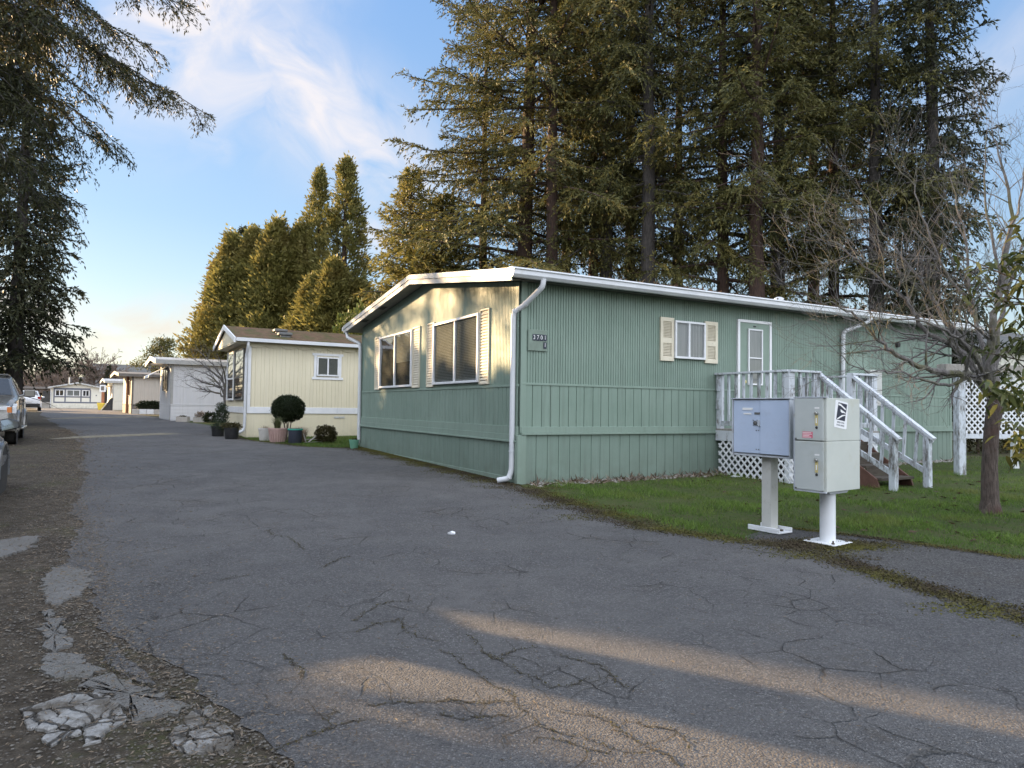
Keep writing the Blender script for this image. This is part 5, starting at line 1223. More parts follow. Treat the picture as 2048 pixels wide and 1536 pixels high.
# ------------------------------------------------------------------ vehicles: +x is forward, z = 0 on the ground
def loft(mb, stations, mi=0, cap=True):
    """stations: (x, [(y, z) ...]) half-sections from the sill up to the centre line; mirrored"""
    rows = []
    for x, half in stations:
        full = [(y, z) for y, z in half] + [(-y, z) for y, z in half[::-1]]
        rows.append([len(mb.v) + i for i in range(len(full))]); mb.v += [(x, y, z) for y, z in full]
    n = len(rows[0])
    for a, b in zip(rows, rows[1:]):
        for i in range(n): mb.f.append([a[i], a[(i+1) % n], b[(i+1) % n], b[i]]); mb.m.append(mi)
    if cap: mb.f.append(rows[0][::-1]); mb.f.append(rows[-1]); mb.m += [mi, mi]
def wheel(par, x, y, r, w, out):
    s = MB(); prof = [(r*.66, -w/2), (r*.9, -w/2), (r*.98, -w*.36), (r, -w*.2), (r, w*.2), (r*.98, w*.36), (r*.9, w/2), (r*.66, w/2)]
    s.lathe(prof, 28)
    wh = bpy.data.objects.new('wheel', None); COL.objects.link(wh); wh.parent = par; wh.location = (x, y, r); wh.rotation_euler = (R_(-90)*out, 0, 0)
    s.build('tyre', M['tyre'], wh, True)
    s = MB(); s.lathe([(r*.66, w*.46), (r*.6, w*.36), (r*.58, -.02), (.001, -.02)], 24)
    for k in range(5):
        a = k*2*math.pi/5; s.bar((r*.1*math.cos(a), r*.1*math.sin(a), w*.36), (r*.62*math.cos(a), r*.62*math.sin(a), w*.38), r*.17, .03, (0, 0, 1))
    s.lathe([(r*.17, w*.3), (r*.15, w*.42), (.001, w*.43)], 16)
    s.build('rim', M['rim'], wh)
    return wh
def car(name, label, loc, rz, S, paint, L, wb, r, W, kind):
    c = thing(name, label, 'pickup truck' if kind == 'pickup' else 'car', loc, rz)
    b = MB(); loft(b, S); body = b.build('body', M[paint], c, True)
    sub = body.modifiers.new('soft', 'BEVEL'); sub.width = .02; sub.segments = 2; sub.limit_method = 'ANGLE'; sub.angle_limit = R_(25)
    for sx in (wb/2, -wb/2):
        for sy in (1, -1):
            wheel(c, sx, sy*(W-.13), r, .24, sy)
            a = MB(); P = [(sx + (r+.07)*math.cos(t), sy*(W-.012), r + (r+.07)*math.sin(t)) for t in np.linspace(-.15, math.pi+.15, 15)]
            a.tube(P, .03, 6); a.build('wheel_arch', M[paint], c, True)
            a = MB(); a.lathe([(r+.055, 0), (r+.055, .012), (.001, .013)], 28); a.build('wheel_well', M['room'], c, loc=(sx, sy*(W-.016), r+.01), rot=(R_(-90)*sy, 0, 0))
    return c, body
def panel(par, name, mat, pts, th=.008):
    """thin glazed or lamp panel through given points, pushed out along its normal"""
    P = [Vector(p) for p in pts]; n = (P[1]-P[0]).cross(P[2]-P[0]).normalized()*th; b = MB(); k = len(P)
    b.add([p+n for p in P] + [p-n for p in P], [list(range(k)), list(range(k, 2*k))[::-1]] + [(i, (i+1) % k, k+(i+1) % k, k+i) for i in range(k)])
    return b.build(name, M[mat], par)
# pickup facing the camera
def sec(zb, w0, w1, zw, wb_, zbelt, wr_, zr): return [(w0, zb), (w1, zw), (wb_, zbelt), (wr_, zr), (0, zr+.03 if zr > zbelt + .02 else zr + .015)]
W = .98
S = [(2.60, sec(.42, .80, .86, .60, .80, .78, .70, .80)), (2.52, sec(.36, .90, .95, .62, .88, .95, .78, 1.00)), (2.15, sec(.34, .95, .98, .68, .93, 1.06, .82, 1.13)), (1.15, sec(.34, .96, .98, .72, .96, 1.16, .86, 1.22)),
     (1.02, sec(.34, .96, .98, .72, .96, 1.17, .86, 1.24)), (.30, sec(.34, .96, .98, .72, .96, 1.19, .72, 1.72)), (-.3, sec(.34, .96, .98, .72, .96, 1.20, .71, 1.79)), (-1.05, sec(.34, .96, .98, .72, .96, 1.22, .71, 1.77)),
     (-1.32, sec(.34, .96, .98, .72, .96, 1.24, .86, 1.32)), (-1.7, sec(.36, .96, .98, .74, .97, 1.22, .9, 1.24)), (-2.55, sec(.42, .94, .97, .76, .95, 1.20, .9, 1.22)), (-2.62, sec(.5, .9, .93, .76, .9, 1.1, .85, 1.12))]
tp = (-14.50, 18.75)
trk, tb_ = car('pickup_truck', 'beige silver pickup truck facing the camera at the left road edge', (tp[0], tp[1], gz(tp[1])), R_(-57.2), S, 'truck', 5.2, 3.1, .37, .98, 'pickup')
panel(trk, 'windshield', 'car_glass', [(1.00, -.80, 1.26), (1.00, .80, 1.26), (.36, .67, 1.70), (.36, -.67, 1.70)], .012)
for s_ in (1, -1):
    panel(trk, 'side_window', 'car_glass', [(.74, s_*.95, 1.24), (-.16, s_*.955, 1.245), (-.16, s_*.745, 1.70), (.34, s_*.76, 1.66)][::s_], .012)
    panel(trk, 'side_window', 'car_glass', [(-.24, s_*.955, 1.245), (-1.0, s_*.955, 1.26), (-.98, s_*.745, 1.70), (-.24, s_*.745, 1.70)][::s_], .012)
    b = MB(); b.prism([(2.53, .80), (2.53, .98), (2.2, 1.045), (2.12, .86)], (0, s_*.90, 0), (1, 0, 0), (0, 0, 1), (0, s_*.085, 0)); b.prism([(-.52*s_, .80), (-.89*s_, .80), (-.86*s_, .985), (-.52*s_, .95)], (2.50, 0, 0), (0, -1, 0), (0, 0, 1), (.065, 0, 0)); hl = b.build('headlight', M['lamp_glass'], trk, bevel=.01)
    b = MB(); b.prism([(s_*.80, .82), (s_*.90, .82), (s_*.89, .96), (s_*.80, .955)], (2.555, 0, 0), (0, 1, 0), (0, 0, 1), (.022, 0, 0)); b.build('turn_signal', M['amber'], hl)
    b = MB(); b.box(.68, .84, min(s_*1.06, s_*1.30), max(s_*1.06, s_*1.30), 1.22, 1.42); b.bar((.74, s_*.93, 1.24), (.76, s_*1.1, 1.28), .06, .05); m_o = b.build('wing_mirror', M['truck'], trk, bevel=.04)
    b = MB(); b.box(.671, .678, min(s_*1.08, s_*1.28), max(s_*1.08, s_*1.28), 1.24, 1.40); b.build('mirror_glass', M['mirror'], m_o)
    b = MB(); b.box(-1.0, 1.0, min(s_*.90, s_*1.08), max(s_*.90, s_*1.08), .36, .41); b.build('running_board', M['chrome'], trk, bevel=.015)
    for xx in (.80, -.20, -1.12):
        b = MB(); b.box(xx-.006, xx+.006, min(s_*.955, s_*.986), max(s_*.955, s_*.986), .45, 1.17); b.build('door_seam', M['room'], trk)
    for xx in (-.05, -.95):
        b = MB(); b.box(xx-.1, xx+.1, min(s_*.96, s_*1.005), max(s_*.96, s_*1.005), 1.03, 1.07); b.build('door_handle', M['truck'], trk, bevel=.01)
    for xx in (1.55, -1.55):
        b = MB(); P = [(xx + .46*math.cos(t), s_*.985, .37 + .47*math.sin(t)) for t in np.linspace(.0, math.pi, 13)]; b.tube(P, .055, 8); b.build('fender_flare', M['truck'], trk, True)
b = MB(); b.box(2.50, 2.575, -.5, .5, .74, .96); gl_ = b.build('grille', M['black'], trk, bevel=.02)
b = MB(); b.box(2.57, 2.60, -.5, .5, .83, .87); b.build('grille_bar', M['truck'], gl_, bevel=.008)
b = MB(); b.box(2.40, 2.70, -.90, .90, .42, .66); b.build('front_bumper', M['truck'], trk, bevel=.05)
b = MB(); b.box(2.70, 2.712, -.22, .22, .5, .62); b.build('number_plate', M['white'], trk)
b = MB(); b.bar((.2, .62, 1.83), (-1.0, .62, 1.83), .05, .04); b.bar((.2, -.62, 1.83), (-1.0, -.62, 1.83), .05, .04); b.bar((.1, -.62, 1.83), (.1, .62, 1.83), .05, .035); b.build('roof_rack', M['dark_metal'], trk)
for s_ in (1, -1):
    b = MB(); b.bar((1.0, s_*.1, 1.27), (.93, s_*.65, 1.31), .02, .02); b.build('wiper', M['black'], trk)
# white SUV farther on, seen from behind
W = .93
S = [(2.35, sec(.4, .75, .82, .6, .74, .74, .6, .78)), (2.2, sec(.32, .88, .92, .65, .86, .9, .7, .96)), (1.2, sec(.3, .92, .93, .7, .9, 1.08, .8, 1.13)), (.45, sec(.3, .92, .93, .7, .9, 1.12, .68, 1.62)),
     (-.6, sec(.3, .92, .93, .7, .9, 1.13, .67, 1.72)), (-1.75, sec(.3, .92, .93, .7, .9, 1.14, .65, 1.66)), (-2.12, sec(.34, .90, .92, .7, .88, 1.10, .80, 1.2)), (-2.25, sec(.42, .84, .88, .65, .83, .98, .7, 1.0))]
p = at(56, 823, 60); suv, _ = car('parked_suv', 'white suv seen from behind, parked beyond the pickup', (p.x, p.y, .58), TH + math.pi/2 + R_(5), S, 'suv', 4.6, 2.7, .36, .93, 'suv')
panel(suv, 'rear_window', 'car_glass', [(-2.06, .74, 1.24), (-2.06, -.74, 1.24), (-1.80, -.60, 1.62), (-1.80, .60, 1.62)], .02)
for s_ in (1, -1):
    panel(suv, 'side_window', 'car_glass', [(.8, s_*.90, 1.16), (-1.6, s_*.895, 1.18), (-1.5, s_*.69, 1.60), (.3, s_*.70, 1.58)][::s_], .012)
    b = MB(); b.box(-2.24, -2.02, min(s_*.68, s_*.90), max(s_*.68, s_*.90), .92, 1.2); b.build('tail_light', M['red_lens'], suv, bevel=.02)
    b = MB(); b.box(.5, .68, min(s_*.95, s_*1.15), max(s_*.95, s_*1.15), 1.1, 1.26); b.build('wing_mirror', M['suv'], suv, bevel=.04)
b = MB(); b.box(-2.36, -2.1, -.86, .86, .35, .62); b.build('rear_bumper', M['black'], suv, bevel=.04)
b = MB(); b.box(-2.29, -2.26, -.25, .25, .74, .86); b.build('number_plate', M['white'], suv)
# near sedan heading away, only its front right corner and mirror reach into the picture
W = .90
S = [(2.30, sec(.36, .62, .68, .5, .6, .60, .5, .63)), (2.12, sec(.26, .80, .86, .52, .80, .68, .62, .74)), (1.6, sec(.22, .87, .90, .55, .85, .80, .66, .86)), (.75, sec(.22, .89, .90, .58, .88, .90, .7, .95)),
     (.62, sec(.22, .89, .90, .58, .88, .91, .68, .97)), (-.1, sec(.22, .89, .90, .58, .88, .93, .58, 1.40)), (-.8, sec(.22, .89, .90, .58, .88, .94, .56, 1.43)), (-1.5, sec(.22, .89, .90, .58, .87, .95, .60, 1.22)), (-1.75, sec(.24, .87, .90, .58, .86, .95, .66, 1.04)), (-2.2, sec(.3, .82, .86, .55, .80, .92, .6, .98)), (-2.3, sec(.4, .76, .8, .55, .76, .85, .55, .88))]
wloc = ground(6, 985)
a_h = TH + math.pi/2
fwd = Vector((math.cos(a_h), math.sin(a_h), 0)); rgt = Vector((fwd.y, -fwd.x, 0))
o = wloc - fwd*1.33 - rgt*.90
sed, _ = car('parked_sedan', 'silver sedan at the left picture edge, its mirror and front wheel just showing', (o.x, o.y, gz(o.y)), a_h, S, 'sedan', 4.6, 2.66, .335, .90, 'sedan')
panel(sed, 'windshield', 'car_glass', [(.66, -.72, .97), (.66, .72, .97), (-.06, .56, 1.375), (-.06, -.56, 1.375)], .012)
panel(sed, 'rear_window', 'car_glass', [(-1.68, .66, 1.06), (-1.68, -.66, 1.06), (-1.0, -.54, 1.38), (-1.0, .54, 1.38)], .012)
for s_ in (1, -1):
    panel(sed, 'side_window', 'car_glass', [(.45, s_*.875, .965), (-.45, s_*.875, .97), (-.45, s_*.605, 1.375), (-.05, s_*.62, 1.35)][::s_], .012)
    panel(sed, 'side_window', 'car_glass', [(-.52, s_*.875, .97), (-1.4, s_*.87, .985), (-1.2, s_*.62, 1.30), (-.52, s_*.605, 1.375)][::s_], .012)
    b = MB(); b.prism([(s_*.98, .93), (s_*1.17, .985), (s_*1.16, 1.07), (s_*1.04, 1.105), (s_*.96, 1.09)], (.38, 0, 0), (0, 1, 0), (0, 0, 1), (.12, 0, 0)); b.bar((.44, s_*.86, .95), (.43, s_*1.0, .97), .08, .04); mo_ = b.build('wing_mirror', M['black'], sed, bevel=.03)
    b = MB(); b.prism([(s_*.985, .945), (s_*1.155, .992), (s_*1.148, 1.06), (s_*1.04, 1.09), (s_*.97, 1.075)], (.374, 0, 0), (0, 1, 0), (0, 0, 1), (.005, 0, 0)); b.build('mirror_glass', M['mirror'], mo_)
    b = MB(); b.box(2.0, 2.25, min(s_*.55, s_*.80), max(s_*.55, s_*.80), .53, .66); b.build('headlight', M['lamp_glass'], sed, bevel=.03)
    b = MB(); b.box(-2.335, -2.1, min(s_*.50, s_*.80), max(s_*.50, s_*.80), .70, .86); b.build('tail_light', M['red_lens'], sed, bevel=.03)
    for xx in (.62, -.49):
        b = MB(); b.box(xx-.005, xx+.005, min(s_*.88, s_*.906), max(s_*.88, s_*.906), .3, .9); b.build('door_seam', M['room'], sed)
    b = MB(); b.box(-.35, -.15, min(s_*.88, s_*.925), max(s_*.88, s_*.925), .80, .835); b.build('door_handle', M['sedan'], sed, bevel=.01)
b = MB(); b.box(-2.38, -2.1, -.80, .80, .30, .58); b.build('rear_bumper', M['sedan'], sed, bevel=.05)
b = MB(); b.box(-2.345, -2.29, -.26, .26, .66, .78); b.build('number_plate', M['white'], sed, bevel=.006)
# ------------------------------------------------------------------ pots and small plants by the yellow home
def pot(name, label, px, py, d, r, h, mat, prof=None, group=None, rim=None, flutes=0):
    p = at(px, py, d); t = thing(name, label, 'planter', (p.x, p.y, gz(p.y)), 0, group)
    s = MB(); pr = prof or [(.001, 0), (.74, 0), (.80, .05), (.98, .90), (1.06, .90), (1.06, 1.0), (.94, 1.0), (.92, .90), (.001, .90)]
    s.lathe([(a*r, b*h) for a, b in pr], 32)
    if flutes:
        for k in range(flutes):
            a = 6.283*k/flutes; s.bar((r*.79*math.cos(a), r*.79*math.sin(a), h*.06), (r*.985*math.cos(a), r*.985*math.sin(a), h*.88), r*.09, r*.06, (math.cos(a), math.sin(a), 0))
    s.build('pot_body', M[mat], t, True)
    if rim:
        s = MB(); s.lathe([(1.0*r, .92*h), (1.09*r, .92*h), (1.09*r, 1.01*h), (.94*r, 1.01*h)], 32); s.build('pot_rim', M[rim], t, True)
    s = MB(); s.lathe([(r*.93, h*.91), (r*.5, h*.95), (.001, h*.96)], 20); s.build('soil', M['soil'], t, True)
    return t, Vector((p.x, p.y, gz(p.y)))
def leafball(name, par, mat, n, rad, tl, tw, seed, c=(0, 0, 0), shell=.75, up=.2, tip=None):
    rs = np.random.RandomState(seed); D = unit(rs.normal(0, 1, (n, 3))); D = D[D[:, 2] > -.8]; n = len(D)
    bump_ = 1 + .06*np.sin(D[:, 0]*9+seed) + .05*np.sin(D[:, 2]*11) + .04*np.sin(D[:, 1]*14)
    P = D * np.array(rad) * (rs.uniform(shell, 1, n) * bump_)[:, None] + np.array(c)
    V = diamonds(P, D + np.array([0, 0, up]), tl*rs.uniform(.6, 1.3, n), tw*rs.uniform(.7, 1.2, n), rs, .7)
    return quadmesh(name, V, M[mat], par, np.clip(rs.normal(.45, .25, n), 0, 1))
def sprigs(name, par, mat, n, h, sp_, wid, seed, c=(0, 0, 0), r0=.08, arch=.5):
    """arching blades from a tuft"""
    rs = np.random.RandomState(seed); az = rs.uniform(0, 6.283, n); out = rs.uniform(.05, 1, n)*sp_; hh = h*rs.uniform(.55, 1.1, n)
    b0 = np.stack([np.cos(az)*r0*rs.random(n), np.sin(az)*r0*rs.random(n), np.zeros(n)], 1) + np.array(c); dv = np.stack([np.cos(az), np.sin(az), np.zeros(n)], 1); sd = np.stack([-np.sin(az), np.cos(az), np.zeros(n)], 1)*wid/2
    F = []; K = 4; prev = None
    for k in range(K+1):
        t = k/K; q = b0 + dv*(out*t*t*(.6+.4*t))[:, None]; q[:, 2] += hh*(t*(1+arch) - arch*t*t*t*1.0)
        w = sd*(1-.85*t); L, Rr = q-w, q+w
        if prev is not None: F.append(np.stack([prev[0], prev[1], Rr, L], 1))
        prev = (L, Rr)
    V = np.concatenate(F); return quadmesh(name, V, M[mat], par, np.tile(np.clip(rs.normal(.5, .25, n), 0, 1), K))
t, b0 = pot('ribbed_planter', 'ribbed off white planter at the wall corner beside the pink planter', 530, 877, 20.6, .19, .38, 'pot_white', None, None, None, 22)
sprigs('dry_stems', t, 'drygrass', 60, .12, .14, .01, 1, (0, 0, .34), .12)
t, b0 = pot('pink_planter', 'fluted pink planter with spiky green leaves in front of the yellow home', 554.5, 884, 19.9, .25, .42, 'terracotta', [(.001, 0), (.55, 0), (.62, .04), (.90, .72), (1.0, .86), (1.08, .93), (1.08, 1.0), (.95, 1.0), (.93, .9), (.001, .9)], None, None, 20)
sprigs('spiky_leaves', t, 'potgrass', 260, .34, .22, .016, 2, (0, 0, .38), .1, .25)
t, b0 = pot('dark_planter', 'dark blue planter with a green rim beside the pink planter', 590, 887, 19.6, .195, .42, 'pot_dark', [(.001, 0), (.88, 0), (.92, .03), (1.0, .92), (1.04, .93), (1.04, 1.0), (.95, 1.0), (.93, .9), (.001, .9)], None, 'rim_green')
t, b0 = pot('black_planter', 'black planter with trailing plant at the front corner of the yellow home', 463, 876, 21.2, .22, .36, 'black', [(.001, 0), (.80, 0), (.84, .03), (.98, .92), (1.05, .92), (1.05, 1.0), (.95, 1.0), (.93, .9), (.001, .9)], 'black planters at the yellow home')
leafball('trailing_leaves', t, 'shrub', 900, (.30, .26, .10), .06, .03, 5, (0, 0, .40), .4)
t, b0 = pot('black_planter', 'black planter holding a small upright juniper left of the yellow home', 435.5, 868, 22.6, .21, .34, 'black', [(.001, 0), (.80, 0), (.84, .03), (.98, .92), (1.05, .92), (1.05, 1.0), (.95, 1.0), (.93, .9), (.001, .9)], 'black planters at the yellow home')
leafball('juniper_foliage', t, 'juniper', 1500, (.20, .2, .40), .09, .02, 6, (.1, 0, .72), .3, .8); leafball('trailing_leaves', t, 'juniper', 700, (.3, .24, .2), .09, .02, 8, (.12, -.1, .38), .3, -.2)
t, b0 = pot('green_pot', 'mint green pot under the far downspout of the green home', 708, 899, 17.9, .125, .235, 'pot_green')
leafball('herb_leaves', t, 'shrub', 120, (.1, .1, .04), .04, .02, 9, (0, 0, .23), .2)
# clipped shrub
p = at(575, 880, 20.9); t = thing('clipped_shrub', 'dark clipped bun shaped shrub on a short stem by the yellow wall', 'shrub', (p.x, p.y, gz(p.y)))
zc = at(575, 817, 20.9).z - gz(p.y); s = MB()
for k in range(5): s.tube([(rng.uniform(-.05, .05), rng.uniform(-.05, .05), -.05), (rng.uniform(-.12, .12), rng.uniform(-.1, .1), zc*.5), (rng.uniform(-.25, .25), rng.uniform(-.2, .2), zc)], .016, 5)
s.build('stems', M['bark_tree'], t); s = MB()
s.lathe([(.001, -.32), (.2, -.30), (.36, -.17), (.40, .05), (.35, .22), (.2, .31), (.001, .33)], 20, (0, 0, zc)); s.build('inner_mass', M['boxwood'], t, True)
rsb = np.random.RandomState(4); n = 15000; az = rsb.uniform(0, 6.283, n); u = rsb.uniform(-1, 1, n)
rr = np.where(u > -.2, (1-np.abs((u+.2)/1.2)**2.6)**.42, (1-np.abs((u+.2)/.82)**1.9)**.6) ; rr = np.nan_to_num(rr)
P_ = np.stack([np.cos(az)*rr*.455, np.sin(az)*rr*.43, zc + u*.375], 1) * 1.0; ctr = np.array([0, 0, zc]); dd = unit(P_-ctr)
P_ = P_ + dd*(rsb.normal(-.012, .02, n) + .022*np.sin(dd[:, 0]*8+1)*np.sin(dd[:, 2]*7) + .018*np.sin(dd[:, 1]*13+dd[:, 2]*9))[:, None]
quadmesh('leaves', diamonds(P_, dd, .04*rsb.uniform(.6, 1.2, n), .022, rsb, .8), M['boxwood'], t, rsb.random(n))
# dry grass clump, rust shrub and broken crate
p = at(598, 876, 20.2); t = thing('dry_grass_clump', 'dry fawn grass clump arching behind the dark planter', 'plant', (p.x, p.y, gz(p.y)))
sprigs('blades', t, 'drygrass', 900, .42, .50, .008, 12, (0, 0, 0), .2, .75)
p = at(651, 880, 20.0); t = thing('rust_shrub', 'low rounded rusty green shrub near the green pot', 'shrub', (p.x, p.y, gz(p.y)))
leafball('leaves', t, 'shrub', 3800, (.31, .28, .28), .05, .028, 14, (0, 0, .24), .55); sprigs('stems', t, 'dead_plant' if False else 'shrub', 14, .55, .3, .006, 15, (.12, 0, .05), .1, .1)
p = at(629, 880, 19.8); t = thing('broken_crate', 'broken grey wooden crate tilted between dry grass and shrub', 'crate', (p.x, p.y, gz(p.y)), .6)
for k, (a, b_) in enumerate((((-.3, 0, .03), (.28, .05, .05)), ((-.28, .02, .12), (.27, .02, .11)), ((-.26, -.05, .05), (-.32, .0, .28)), ((.2, -.04, .0), (.27, .06, .26)), ((-.2, -.1, .05), (.1, .1, .22)))):
    s = MB(); s.bar(a, b_, .05, .016); s.build('slat', M['grey_wood'], t)
# planter boxes by the white and tan homes
for k, (px, py, d, w, lab) in enumerate(((366, 841, 34.2, .58, 'pale timber planter box at the white home wall, nearer the corner'), (401, 841, 34.0, .62, 'pale timber planter box at the white home wall, farther right'))):
    p = at(px, py, d); t = thing('planter_box', lab, 'planter', (p.x, p.y, gz(p.y)), R_(-4), 'planter boxes at the white home')
    s = MB(); s.box(-w/2, w/2, -.14, .14, 0, .25); s.build('box', M['stonewall'], t, bevel=.01); s = MB(); s.box(-w/2+.03, w/2-.03, -.11, .11, .25, .262); s.build('soil', M['soil'], t)
    if k: leafball('dry_leaves', t, 'drygrass', 500, (.28, .2, .16), .09, .03, 31, (0, 0, .35), .3)
    else: leafball('moss_cushion', t, 'shrub', 250, (.2, .1, .05), .05, .03, 33, (0, 0, .26), .3)
p = at(420, 842, 33.6); t = thing('dark_shrub', 'small dark rounded shrub beside the planter boxes of the white home', 'shrub', (p.x, p.y, gz(p.y)))
leafball('leaves', t, 'boxwood', 900, (.32, .3, .28), .09, .05, 35, (0, 0, .24), .5)
p = at(295, 820, 50.5); t = thing('block_planter', 'row planter of pale blocks with a dark low hedge at the tan home', 'planter', (p.x, p.y, gz(p.y)), R_(10))
for x in (-.75, -.25, .25, .75):
    s = MB(); s.box(x-.235, x+.235, -.2, .2, 0, .36); s.build('block', M['stonewall' if abs(x) > .5 else 'white'], t, bevel=.01)
leafball('hedge_leaves', t, 'boxwood', 3000, (1.05, .35, .36), .12, .06, 37, (.1, .2, .62), .4)

# ------------------------------------------------------------------ bare tree on the lawn at the right
def P_at(L, d):
    return [at(px, py, d + (q[0] if q else 0)) for px, py, *q in L]
rdt = random.Random(21)
tb0 = ground(1980, 1026)
T = thing('bare_tree', 'bare spreading tree with a split reddish trunk on the lawn behind the parcel locker', 'tree', (tb0.x, tb0.y, gz(tb0.y)))
def rel(L, o): return [p - Vector(o) for p in L]
O_ = Vector((tb0.x, tb0.y, gz(tb0.y)))
s = MB(); D0 = tb0.y
tk = rel(P_at([(1981, 1034), (1980, 1000), (1979, 930), (1983, 860), (1990, 812), (1992, 795)], D0), O_)
s.tube(tk, [.15, .105, .092, .088, .098, .095], 16)
s.build('trunk', M['bark_red2'], T, True)
s = MB()
LIMBS = [  # (points, r0, r1, kids, kidlen, depth)
 ([(1992, 806), (1970, 775, -.1), (1945, 752, -.25), (1915, 748, -.4), (1865, 740, -.6), (1818, 721, -.8), (1780, 700, -.9), (1752, 678, -1.0), (1712, 634, -1.05), (1672, 612, -1.1), (1640, 600, -1.1)], .06, .004, 28, .7, 2),
 ([(1985, 800), (1962, 760, .1), (1935, 715, .2), (1900, 688, .25), (1858, 668, .2), (1830, 625, .15), (1800, 590, .1), (1760, 560, .05), (1715, 520), (1665, 480, -.1), (1625, 430, -.2)], .055, .004, 32, .8, 2),
 ([(1985, 770, .2), (1955, 715, .4), (1905, 660, .5), (1865, 600, .6), (1840, 560, .6), (1800, 510, .6), (1765, 465, .6), (1740, 400, .6)], .045, .004, 23, .8, 2),
 ([(1992, 806), (1975, 735, -.05), (1985, 670, -.1), (1993, 612, -.1), (2010, 546, -.1), (2022, 433, -.1), (2005, 330, -.1), (1985, 260, -.1)], .075, .005, 17, .75, 2),
 ([(1996, 800), (1990, 740, .3), (2000, 650, .35), (2022, 560, .4), (2050, 480, .5), (2070, 400, .6)], .05, .006, 10, .75, 2),
 ([(1975, 735), (1950, 640, .3), (1938, 560, .4), (1934, 488, .5), (1915, 410, .6), (1900, 340, .7)], .034, .004, 22, .75, 2),
 ([(1940, 752, -.25), (1900, 770, -.5), (1850, 762, -.8), (1800, 745, -1.0), (1755, 742, -1.2), (1700, 725, -1.3), (1650, 680, -1.35)], .024, .003, 14, .55, 2),
 ([(1975, 760), (1930, 690, -.4), (1880, 655, -.7), (1830, 640, -.9), (1770, 640, -1.1), (1700, 655, -1.2)], .027, .003, 15, .55, 2),
 ([(1993, 612), (2008, 500, -.3), (2040, 400, -.5), (2055, 300, -.6)], .03, .004, 9, .65, 2),
 ([(1938, 600, .3), (1890, 540, .3), (1850, 450, .3), (1825, 370, .3), (1790, 330, .3)], .024, .003, 14, .65, 2),
 ([(2005, 560), (1975, 430, .2), (1970, 330, .2), (1978, 250, .2)], .022, .003, 9, .6, 2),
]
for pts, r0, r1, kids, kl, dp in LIMBS: limb(s, rel(P_at(pts, D0), O_), r0, r1, rdt, kids, kl, dp, .8, .04)
s.build('branches', M['twig'], T, True)
# long leaved evergreen reaching in from beyond the right edge
EO = at(2190, 1020, 8.2); EO = Vector((EO.x, EO.y, gz(EO.y)))
E_ = thing('leafy_evergreen', 'evergreen with long drooping leaves reaching in at the right picture edge', 'tree', EO)
s = MB(); s.tube([(0, 0, -.1), (-.02, 0, 1.2), (.03, 0, 2.6), (0, .05, 4.4)], [.07, .06, .045, .015], 8)
rse = np.random.RandomState(8); LB, LDr, LR = [], [], []
for (px, py, dd, k) in ((1962, 548, .3, 5), (1935, 590, .4, 4), (2010, 520, .2, 5), (2030, 462, 0, 5), (1990, 600, .2, 4), (2030, 640, 0, 8), (2042, 690, -.1, 8), (2000, 690, .2, 4), (1950, 700, .4, 3), (2045, 560, 0, 7), (2050, 760, -.2, 6), (1978, 778, -.8, 6), (2005, 775, -.8, 6), (2035, 780, -.8, 6), (2032, 858, -.6, 6), (2040, 905, -.6, 7), (2022, 880, -.6, 4), (2015, 735, .2, 4), (2045, 505, 0, 6), (2060, 620, 0, 8), (2065, 700, 0, 8), (2062, 830, -.4, 7), (1905, 505, .5, 2)):
    e = at(px, py, 8.2 + dd) - EO; st_ = Vector((0, 0, min(4.2, max(.5, e.z - rse.uniform(.3, 1.3)))))
    m1 = st_.lerp(e, .5) + Vector((0, 0, .10)); s.tube([st_, m1, e], [.016, .010, .005], 5, False)
    for j in range(k*5):
        q = e + Vector(rse.normal(0, .07, 3)) if j % 2 else m1.lerp(e, rse.uniform(.45, 1)) + Vector(rse.normal(0, .05, 3))
        az = rse.uniform(0, 6.283); LB.append(q); LDr.append((math.cos(az)*.7, math.sin(az)*.7, rse.uniform(-1.1, .1))); LR.append(rse.random())
s.build('trunk', M['bark_tree'], E_, True)
LB, LDr = np.array(LB), unit(np.array(LDr)); n = len(LB); F = []
S_ = unit(np.cross(LDr, rse.normal(0, 1, (n, 3)))); Ln = rse.uniform(.10, .19, n)[:, None]; Wd = Ln*.135
mid1 = LB + LDr*Ln*.3; mid2 = LB + LDr*Ln*.62; mid1[:, 2] += .01; tipp = LB + LDr*Ln; tipp[:, 2] -= Ln[:, 0]*.18
V = np.concatenate([np.stack([LB, mid1 - S_*Wd, mid1 + S_*Wd, mid1 + S_*Wd], 1)[:, [0, 1, 2, 2]], np.stack([mid1 - S_*Wd, mid2 - S_*Wd*.9, mid2 + S_*Wd*.9, mid1 + S_*Wd], 1), np.stack([mid2 - S_*Wd*.9, tipp, tipp, mid2 + S_*Wd*.9], 1)])
V[:n, 3] = (V[:n, 0] + V[:n, 2]) / 2; V[2*n:, 2] = (V[2*n:, 1]*.5 + V[2*n:, 3]*.5)
quadmesh('leaves', V, M['rhodo'], E_, np.tile(np.array(LR), 3))
